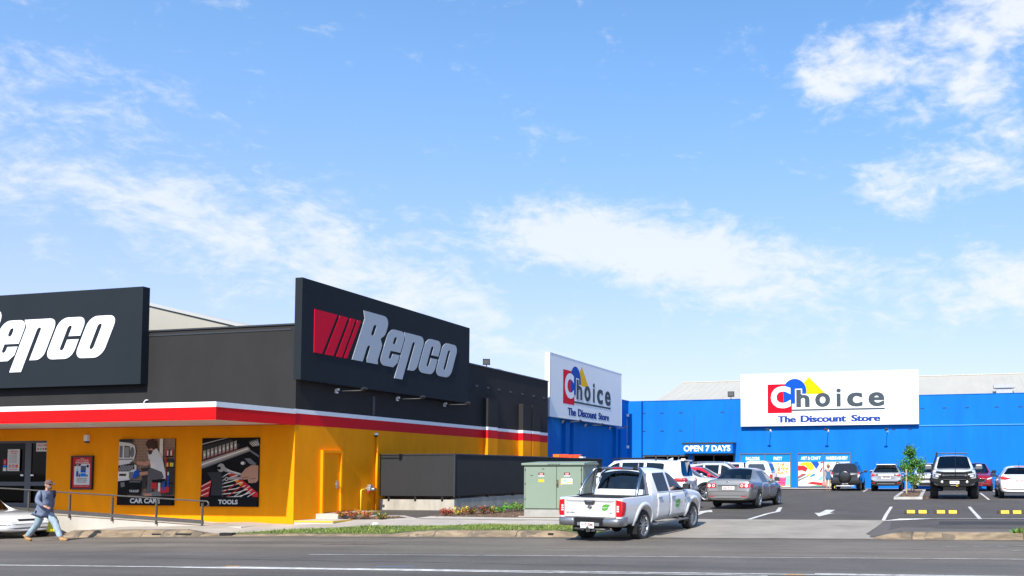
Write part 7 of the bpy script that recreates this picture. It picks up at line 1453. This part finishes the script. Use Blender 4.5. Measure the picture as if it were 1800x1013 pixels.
    for sd in (1, -1): mb.obox(M @ Vector((.090, sd*.036, .012)), (.012, .05, .032)); mb.obox(M @ Vector((.03, sd*.076, .018)), (.11, .006, .010))
    mb.build('sunglasses', poster_black, root)
    mb = MB(); mb.bbox(-.10, -.03, -.20, -.10, .78, .90, .02); mb.build('phone_pouch', poster_black, root)
    b = empty('shopping_bag', root.location+Vector((.03, .27, 0)), 0, 'bright yellow plastic bag hanging from the walking man\'s hand', 'bag'); bm = bmesh.new(); bmesh.ops.create_cube(bm, size=1); bmesh.ops.subdivide_edges(bm, edges=bm.edges[:], cuts=5, use_grid_fill=True); random.seed(7)
    for v in bm.verts:
        z = v.co.z+.5; w = .34*(1-.45*z**1.5); t = .13*(1-.75*z**2); v.co = Vector((v.co.x*w+random.uniform(-.012, .012), v.co.y*t+random.uniform(-.012, .012), .27+z*.44+random.uniform(-.01, .01)))
    mb = MB(); mb.bm(bm, 0, True); mb.build('bag', mat('yellow_bag', (.72, .62, .01), .5, var=.25, vscale=7), b); mb = MB()
    for sx in (.05, -.05): mb.tube([(sx, 0, .69), (0, -.02, .83)], .012, 6)
    mb.build('bag_handle', mat('yellow_bag'if False else 'yellow_bag_handle', (.70, .60, .01), .5), b)
man()
def woman():
    root = empty('person', (-6.42, 55.45, .785), rad(92), 'woman with short brown hair in a blue denim playsuit seen from behind', 'person')
    P = dict(pel=(0, 0, .84, .11, .085), sp=(.01, 0, 1.02, .10, .08), ch=(.02, 0, 1.20, .125, .085), nk=(.02, 0, 1.34, .045), hd=(.03, 0, 1.40, .042), shr=(.02, -.16, 1.27, .052), elr=(-.02, -.20, 1.02, .036), wrr=(.02, -.21, .80, .024), shl=(.02, .16, 1.27, .052), ell=(-.01, .19, 1.02, .036), wrl=(.05, .19, .80, .024),
             hr=(0, -.085, .80, .08), knr=(-.02, -.09, .45, .052), anr=(-.12, -.09, .10, .034), ter=(-.01, -.09, .04, .03), hl=(0, .085, .80, .08), knl=(.06, .09, .45, .052), anl=(.07, .09, .09, .034), tel=(.20, .09, .04, .03))
    E = [('pel', 'sp'), ('sp', 'ch'), ('ch', 'nk'), ('nk', 'hd'), ('ch', 'shr'), ('shr', 'elr'), ('elr', 'wrr'), ('ch', 'shl'), ('shl', 'ell'), ('ell', 'wrl'), ('pel', 'hr'), ('hr', 'knr'), ('knr', 'anr'), ('anr', 'ter'), ('pel', 'hl'), ('hl', 'knl'), ('knl', 'anl'), ('anl', 'tel')]
    hand(P, E, 'wrr', (.02, -.21, .7), (1, 0, 0), 1, 'r'); hand(P, E, 'wrl', (.06, .19, .7), (1, 0, 0), -1, 'l')
    mb = MB(); add_mesh(mb, skin_mesh(P, E, 'pel')); M = head_mesh(mb, (.045, 0, 1.465), 0, 0, .94); mb.build('body', [skin_m, MATS['eye_dark']], root)
    Q = dict(pel=(0, 0, .84, .14, .105), sp=(.01, 0, 1.02, .125, .10), ch=(.02, 0, 1.19, .145, .10), nk=(.02, 0, 1.30, .07), shr=(.02, -.16, 1.265, .066), ur=(.0, -.185, 1.14, .060), shl=(.02, .16, 1.265, .066), ul=(.005, .18, 1.14, .060), hr=(0, -.09, .76, .10), tr=(-.01, -.095, .60, .095), hl=(0, .09, .76, .10), tl=(.03, .095, .60, .095))
    mb = MB(); add_mesh(mb, skin_mesh(Q, [('pel', 'sp'), ('sp', 'ch'), ('ch', 'nk'), ('ch', 'shr'), ('shr', 'ur'), ('ch', 'shl'), ('shl', 'ul'), ('pel', 'hr'), ('hr', 'tr'), ('pel', 'hl'), ('hl', 'tl')], 'pel')); mb.build('playsuit', mat('denim_blue', (.045, .145, .30), .85, var=.3, vscale=9), root)
    mb = MB(); bm = bmesh.new(); bmesh.ops.create_uvsphere(bm, u_segments=16, v_segments=12, radius=1); mb.bm(bm, 0, True, M @ Matrix.Translation((-.025, 0, .015)) @ Matrix.Diagonal((.105, .108, .135, 1))); mb.build('hair', mat('light_brown_hair', (.23, .13, .07), .8, var=.35, vscale=16), root)
    for y, x in ((-.09, -.06), (.09, .13)): mb = MB(); mb.bbox(x-.13, x+.11, y-.042, y+.042, .0, .035, .012); mb.build('sandal', mat('sandal_tan', (.42, .25, .15), .7), root)
    for (dx, dy), c, lab, nm in (((-.27, .02), (.52, .20, .18), 'pink bag hanging from the left hand of the woman in denim', 'pink_bag'), ((.27, .02), (.55, .62, .02), 'yellow green bag hanging from the right hand of the woman in denim', 'lime_bag')):
        b = empty('shopping_bag', root.location+Vector((dx, dy, 0)), 0, lab, 'bag'); mb = MB(); bm = bmesh.new(); bmesh.ops.create_cube(bm, size=1); bmesh.ops.subdivide_edges(bm, edges=bm.edges[:], cuts=3, use_grid_fill=True)
        for v in bm.verts: z = v.co.z+.5; v.co = Vector((v.co.x*.24*(1-.25*z), v.co.y*.13*(1-.4*z), .26+z*.30))
        mb.bm(bm, 0, True); mb.build('bag', mat(nm, c, .6), b); mb = MB(); mb.tube(smooth_path([(-.07, 0, .55), (-.03, 0, .68), (.03, 0, .68), (.07, 0, .55)], 3), .010, 6); mb.build('bag_handle', mat(nm+'_strap', tuple(q*.8 for q in c), .6), b)
woman()
def driver():
    root = empty('person', (0, 0, 0), 0, 'driver of the white dual cab ute with a bare elbow on the open window sill', 'person')
    y0 = -.40; P = dict(pel=(-.10, y0, .85, .13, .10), sp=(-.14, y0, 1.02, .12, .10), ch=(-.14, y0, 1.22, .15, .10), nk=(-.12, y0, 1.39, .05), hd=(-.10, y0, 1.44, .048), shr=(-.12, y0-.20, 1.29, .058), elr=(.10, -.86, 1.225, .043), wrr=(.36, -.80, 1.27, .030), shl=(-.12, y0+.20, 1.29, .058), ell=(.14, y0+.26, 1.12, .042), wrl=(.40, y0+.14, 1.20, .030), hr=(0, y0-.1, .83, .08), knr=(.42, y0-.12, .92, .058), anr=(.62, y0-.12, .55, .04), hl=(0, y0+.1, .83, .08), knl=(.42, y0+.12, .92, .058), anl=(.62, y0+.12, .55, .04))
    E = [('pel', 'sp'), ('sp', 'ch'), ('ch', 'nk'), ('nk', 'hd'), ('ch', 'shr'), ('shr', 'elr'), ('elr', 'wrr'), ('ch', 'shl'), ('shl', 'ell'), ('ell', 'wrl'), ('pel', 'hr'), ('hr', 'knr'), ('knr', 'anr'), ('pel', 'hl'), ('hl', 'knl'), ('knl', 'anl')]
    hand(P, E, 'wrr', (.5, -.74, 1.28), (0, 0, 1), 1, 'r'); hand(P, E, 'wrl', (.5, y0+.08, 1.22), (0, 0, 1), 1, 'l')
    mb = MB(); add_mesh(mb, skin_mesh(P, E, 'pel')); M = head_mesh(mb, (-.085, y0, 1.505), 0, 0, .98); mb.build('body', [skin_m, MATS['eye_dark']], root)
    Q = dict(pel=(-.10, y0, .86, .15, .12), sp=(-.14, y0, 1.03, .145, .12), ch=(-.14, y0, 1.21, .17, .12), nk=(-.12, y0, 1.36, .07), shr=(-.12, y0-.20, 1.285, .072), ur=(-.04, y0-.29, 1.265, .064), shl=(-.12, y0+.20, 1.285, .072), ul=(-.02, y0+.23, 1.22, .064))
    mb = MB(); add_mesh(mb, skin_mesh(Q, [('pel', 'sp'), ('sp', 'ch'), ('ch', 'nk'), ('ch', 'shr'), ('shr', 'ur'), ('ch', 'shl'), ('shl', 'ul')], 'pel')); mb.build('shirt', mat('navy_work_shirt', (.03, .04, .075), .85), root)
    Q = dict(pel=(-.08, y0, .84, .15, .11), hr=(.02, y0-.1, .83, .10), knr=(.42, y0-.12, .92, .075), anr=(.60, y0-.12, .60, .06), hl=(.02, y0+.1, .83, .10), knl=(.42, y0+.12, .92, .075), anl=(.60, y0+.12, .60, .06))
    mb = MB(); add_mesh(mb, skin_mesh(Q, [('pel', 'hr'), ('hr', 'knr'), ('knr', 'anr'), ('pel', 'hl'), ('hl', 'knl'), ('knl', 'anl')], 'pel')); mb.build('trousers', mat('dark_trousers', (.03, .03, .035), .85), root)
    mb = MB(); bm = bmesh.new(); bmesh.ops.create_uvsphere(bm, u_segments=14, v_segments=10, radius=1); mb.bm(bm, 0, True, M @ Matrix.Translation((-.02, 0, .03)) @ Matrix.Diagonal((.098, .085, .105, 1))); mb.build('hair', mat('dark_hair', (.03, .02, .015), .8), root)
    bpy.context.view_layer.update(); root.matrix_world = ute.matrix_world.copy()
driver()

# ------------------------------------------------------------------ planting
leafs = [mat('leaf_deep_green', (.030, .075, .018), .5), mat('leaf_green', (.055, .125, .022), .5), mat('leaf_fresh', (.15, .22, .035), .5), mat('leaf_yellow_green', (.24, .25, .05), .55)]
def leaf(mb, p, d, l, w, mi, up=None):
    d = Vector(d).normalized(); s = d.cross(up or Vector((random.gauss(0, 1), random.gauss(0, 1), random.gauss(0, 1)))).normalized(); n = s.cross(d)*l*.12; p = Vector(p)
    mb.add([p, p+d*l*.4+s*w+n*.5, p+d*l, p+d*l*.4-s*w+n*.5, p+d*l*.45-n*.6], [(0, 1, 4), (1, 2, 4), (2, 3, 4), (3, 0, 4)], mi)
def young_tree():
    random.seed(31); b = Vector((-1.30, 48.6, .80)); root = empty('young_tree', b, 0, 'small leafy young tree staked in the mulch island of the car park', 'tree')
    bark = mat('young_bark', (.17, .12, .08), .9, var=.3, vscale=9); mb = MB(); limbs = []
    tr = smooth_path([(0, 0, -.05), (.02, .03, .5), (-.02, .0, 1.0), (.04, .02, 1.5), (-.04, .03, 2.0), (-.10, 0, 2.55)], 4); mb.tube(tr, [.038-.030*i/(len(tr)-1) for i in range(len(tr))], 8)
    for k in range(16):
        i = random.randint(int(len(tr)*.28), len(tr)-2); p = tr[i]; a = random.uniform(0, 2*PI); up = random.uniform(.25, .85); L_ = random.uniform(.35, .80)*(1-.55*max(0, p.z-1.4)/1.2); e = p+Vector((math.cos(a), math.sin(a), up))*L_*.8; m_ = (p+e)/2+Vector((0, 0, .06)); mb.tube([p, m_, e], [.014, .010, .004], 5); limbs += [(m_, L_*.35), (e, L_*.4), ((m_+e)/2, L_*.35)]
    mb.build('trunk', bark, root)
    mb = MB(); 
    for z in (.9, 1.2, 1.5, 1.8, 2.1, 2.35, 2.5): limbs.append((Vector((random.uniform(-.1, .1)-.03, random.uniform(-.1, .1), z)), .22))
    limbs += [(Vector((.55, -.1, 1.35)), .22), (Vector((-.5, .1, 1.45)), .20), (Vector((.45, 0, 1.7)), .22), (Vector((-.36, -.1, 1.85)), .2), (Vector((.62, .1, 1.05)), .2), (Vector((.40, -.2, .75)), .22), (Vector((.15, -.2, .55)), .18), (Vector((-.12, 0, 2.6)), .13), (Vector((.68, 0, 1.55)), .14)]
    for c, r in limbs:
        n = int(62+r*320); tone = random.random()
        for k in range(n):
            q = c+Vector((random.gauss(0, r*.55), random.gauss(0, r*.55), random.gauss(0, r*.5))); d = Vector((q.x-c.x+random.gauss(0, .1), q.y-c.y+random.gauss(0, .1), random.gauss(-.1, .25))); l = random.uniform(.06, .12)
            t = random.random()*.6+tone*.4; mi = 0 if t < .48 else 1 if t < .84 else 2 if t < .96 else 3
            if q.z < .95 and random.random() < .5: mi = random.choice((2, 3))
            leaf(mb, q, d, l, l*.30, mi)
    mb.build('crown', leafs, root, fix=False); root.scale = (.9, .9, .93)
    for (x, y, h, la) in ((-.20, -1.3, 1.28, 'pale timber stake standing in front of the young tree'), (.13, .25, 1.05, 'short timber stake beside the young tree trunk')):
        mb = MB(); mb.bbox(-.035, .035, -.035, .035, -.1, h, .006); mb.build('stake_post', wood, r := empty('tree_stake', b+Vector((x, y, -.02)), 0, la, 'stake')); mb = MB(); mb.box(-.04, .04, -.04, .04, h*.72, h*.76); mb.build('tie', black, r)
    # island kerb and mulch
    P = [(-1.86, 41.1), (-.62, 41.3), (-.62, 54.3), (-1.86, 54.3)]; mb = MB(); w = .16; z = .74
    def bar(x0, y0, x1, y1):
        n = 10
        for i in range(n):
            xa, ya, xb_, yb_ = x0+(x1-x0)*i/n, y0+(y1-y0)*i/n, x0+(x1-x0)*(i+1)/n, y0+(y1-y0)*(i+1)/n; d = Vector((xb_-xa, yb_-ya, 0)).normalized(); q = Vector((-d.y, d.x, 0))*w
            za, zb_ = gland(xa, ya), gland(xb_, yb_); mb.add([(xa, ya, za-.05), (xb_, yb_, zb_-.05), (xb_, yb_, zb_+.11), (xa, ya, za+.11), (xa+q.x, ya+q.y, za+.11), (xb_+q.x, yb_+q.y, zb_+.11), (xa+q.x, ya+q.y, za-.05), (xb_+q.x, yb_+q.y, zb_-.05)], [(0, 1, 2, 3), (3, 2, 5, 4), (4, 5, 7, 6)])
    for i in range(4): a, c = P[i], P[(i+1) % 4]; bar(*a, *c)
    tag(mb.build('island_kerb', mat('island_kerb_paint', (.46, .44, .40), .85, var=.3, vscale=3)), kind='structure')
    tag(sheet('island_mulch', [(-1.72, 41.25), (-.76, 41.42), (-.76, 54.2), (-1.72, 54.2)], gland, .085, mulch_m, (.4, .6)), kind='structure')
    tag(sheet('leaf_litter', [(-.55, 41.6), (-.1, 41.9), (-.15, 46), (-.55, 46)], gland, .007, mat('litter_brown', (.15, .085, .055), .95, var=.5, vscale=8), (.4, .6)), kind='structure')
young_tree()
def shrub(px, py, cols, h, w, label, seed, dens=120):
    random.seed(seed); p = gp(px, py); p.z = gland(p.x, p.y)+.02; root = empty('garden_shrub', p, 0, label, 'shrub'); h *= .7; w *= .82; mb = MB(); st = MB()
    for k in range(9):
        a = random.uniform(0, 2*PI); e = Vector((math.cos(a)*w*.4, math.sin(a)*w*.4, h*random.uniform(.55, .95))); st.tube([(0, 0, -.03), e*.55, e], [.008, .006, .003], 5)
        for j in range(dens//9):
            q = e*random.uniform(.45, 1.08)+Vector((random.gauss(0, w*.16), random.gauss(0, w*.16), random.gauss(0, h*.10))); q.z = max(.03, q.z); l = random.uniform(.06, .12); leaf(mb, q, (q.x+random.gauss(0, .08), q.y+random.gauss(0, .08), random.uniform(-.05, .22)), l, l*.26, random.choices(range(len(cols)), [c[1] for c in cols])[0])
    st.build('stem', mat('shrub_stem', (.12, .07, .045), .9), root); mb.build('foliage', [c[0] for c in cols], root, fix=False)
lr = mat('leaf_red', (.33, .055, .035), .5); lo = mat('leaf_orange', (.42, .14, .035), .5); ly = mat('leaf_yellow', (.55, .40, .03), .5); lbr = mat('leaf_bronze', (.14, .075, .035), .55); lg, lf = leafs[1], leafs[2]
for i, (px, py, cols, h, w, lab) in enumerate((
    (598, 914, ((lr, 3), (lo, 4), (lf, 3)), .38, .42, 'orange red leafy shrub nearest the yellow edged landing'), (622, 914, ((lr, 4), (lo, 5), (ly, 1)), .46, .42, 'taller orange red shrub, middle of three by the landings'), (640, 914, ((lo, 5), (lr, 3), (lf, 2)), .36, .46, 'spreading orange shrub at the right of the three by the landings'), (672, 914, ((lf, 3), (lbr, 2), (lo, 1)), .20, .30, 'tiny green shrub at the right tip of the mulch bed'),
    (785, 908, ((lr, 6), (lo, 2), (lbr, 1)), .34, .36, 'deep red shrub at the left end of the bed below the ribbed screen'), (809, 907, ((ly, 6), (lo, 2), (lf, 2)), .38, .46, 'bright yellow shrub beside the deep red one'), (829, 906, ((lbr, 4), (lo, 3), (lf, 2)), .34, .38, 'bronze orange shrub right of the bright yellow one'), (849, 905, ((lbr, 6), (lr, 2), (leafs[0], 2)), .36, .34, 'dark bronze shrub where the path shadow falls'), (868, 904, ((lf, 5), (lo, 2)), .28, .32, 'small light green shrub with orange tips'), (882, 903, ((lf, 4), (lg, 3)), .26, .30, 'small plain green shrub left of the cabinet group'), (897, 901, ((lg, 5), (lf, 3)), .42, .46, 'bushy green shrub just left of the green cabinet'), (911, 901, ((lf, 5), (lg, 3)), .40, .36, 'light green shrub touching the green cabinet'))): shrub(px, py, cols, h, w, lab, 50+i)
# bark chips, dead leaves and a tuft
def litter():
    random.seed(77); mb = MB()
    for (x0, x1, y0, y1, n) in ((-19.3, -17.3, 26.1, 26.9, 260), (-16.4, -13.2, 26.9, 28.6, 420), (-1.7, -.78, 41.4, 54, 500), (-.6, .1, 41.4, 45, 90)):
        for k in range(n):
            x, y = random.uniform(x0, x1), random.uniform(y0, y1); l = random.uniform(.03, .08); z = gland(x, y)+(.04 if x < -5 else .10 if x < -.7 else .012); a = random.uniform(0, PI); d = Vector((math.cos(a), math.sin(a), random.uniform(-.2, .3))); s = Vector((-d.y, d.x, random.uniform(-.3, .3)))*.3; p = Vector((x, y, z)); mb.add([p-d*l*.5-s*l, p+d*l*.5-s*l*.6, p+d*l*.5+s*l, p-d*l*.5+s*l*.7], [(0, 1, 2, 3)], random.randint(0, 2))
    tag(mb.build('bark_chips', [mat('chip_brown', (.20, .115, .065), .9), mat('chip_dark', (.075, .045, .03), .9), mat('chip_pale', (.34, .22, .13), .9)], fix=False), kind='stuff')
    mb = MB(); p = gp(1789, 940); p = Vector((p.x, 22.2, zr(p.x)+.12))
    for k in range(60): a = random.uniform(0, 2*PI); leaf(mb, p+Vector((random.gauss(0, .05), random.gauss(0, .03), 0)), (math.cos(a)*.6, math.sin(a)*.6, random.uniform(.4, 1.2)), random.uniform(.10, .24), .008, random.choice((1, 2, 3)))
    tag(mb.build('weed_tuft', leafs, fix=False), 'green and straw coloured weed tuft growing on the right kerb', 'weed')
litter()
# wheel stops with yellow patches
def wheel_stop():
    r = empty('wheel_stop', (0, 0, 0), 0, 'x', 'wheel stop', 'wheel stops in the front parking bays'); prof = [(-.075, 0), (-.055, .085), (-.035, .10), (.035, .10), (.055, .085), (.075, 0)]; L_ = .40
    mb = MB(); mb.prism([(-L_, y, z) for y, z in prof], (2*L_, 0, 0)); mb.build('rubber_block', mat('black_rubber', (.045, .042, .04), .85, var=.2, vscale=8), r)
    for x in (-.31, .06): 
        mb = MB(); q = [(y*1.03, z+.003) for y, z in prof]; mb.prism([(x, y, z) for y, z in q], (.25, 0, 0)); mb.build('yellow_patch', paint_yellow, r)
    return r
st = wheel_stop()
for i, (x, lab) in enumerate(((-.64, 'short wheel stop with two yellow patches nearest the driveway'), (.30, 'second short yellow patched wheel stop, in the bay with the first'), (2.28, 'yellow patched wheel stop in the bay at the right edge'), (3.25, 'yellow patched wheel stop beyond the right edge'))):
    o = st if i == 0 else copy_tree(st); y = 30.15+.12*x; o.location = (x, y, gland(x, y)+.004); o.rotation_euler.z = rad(5); o['label'] = lab
# crumpled cup on the grass
p = gp(659, 925); random.seed(9); bm = bmesh.new(); bmesh.ops.create_icosphere(bm, subdivisions=2, radius=.075)
for v in bm.verts: v.co = Vector((v.co.x*1.5, v.co.y, v.co.z*.8))*random.uniform(.8, 1.1)
mb = MB(); mb.bm(bm, 0); tag(mb.build('crumpled_cup', mat('litter_white', (.72, .74, .76), .6), None, (p.x, p.y, gland(p.x, p.y)+.06)), 'crumpled white paper cup lying on the grass verge', 'litter')
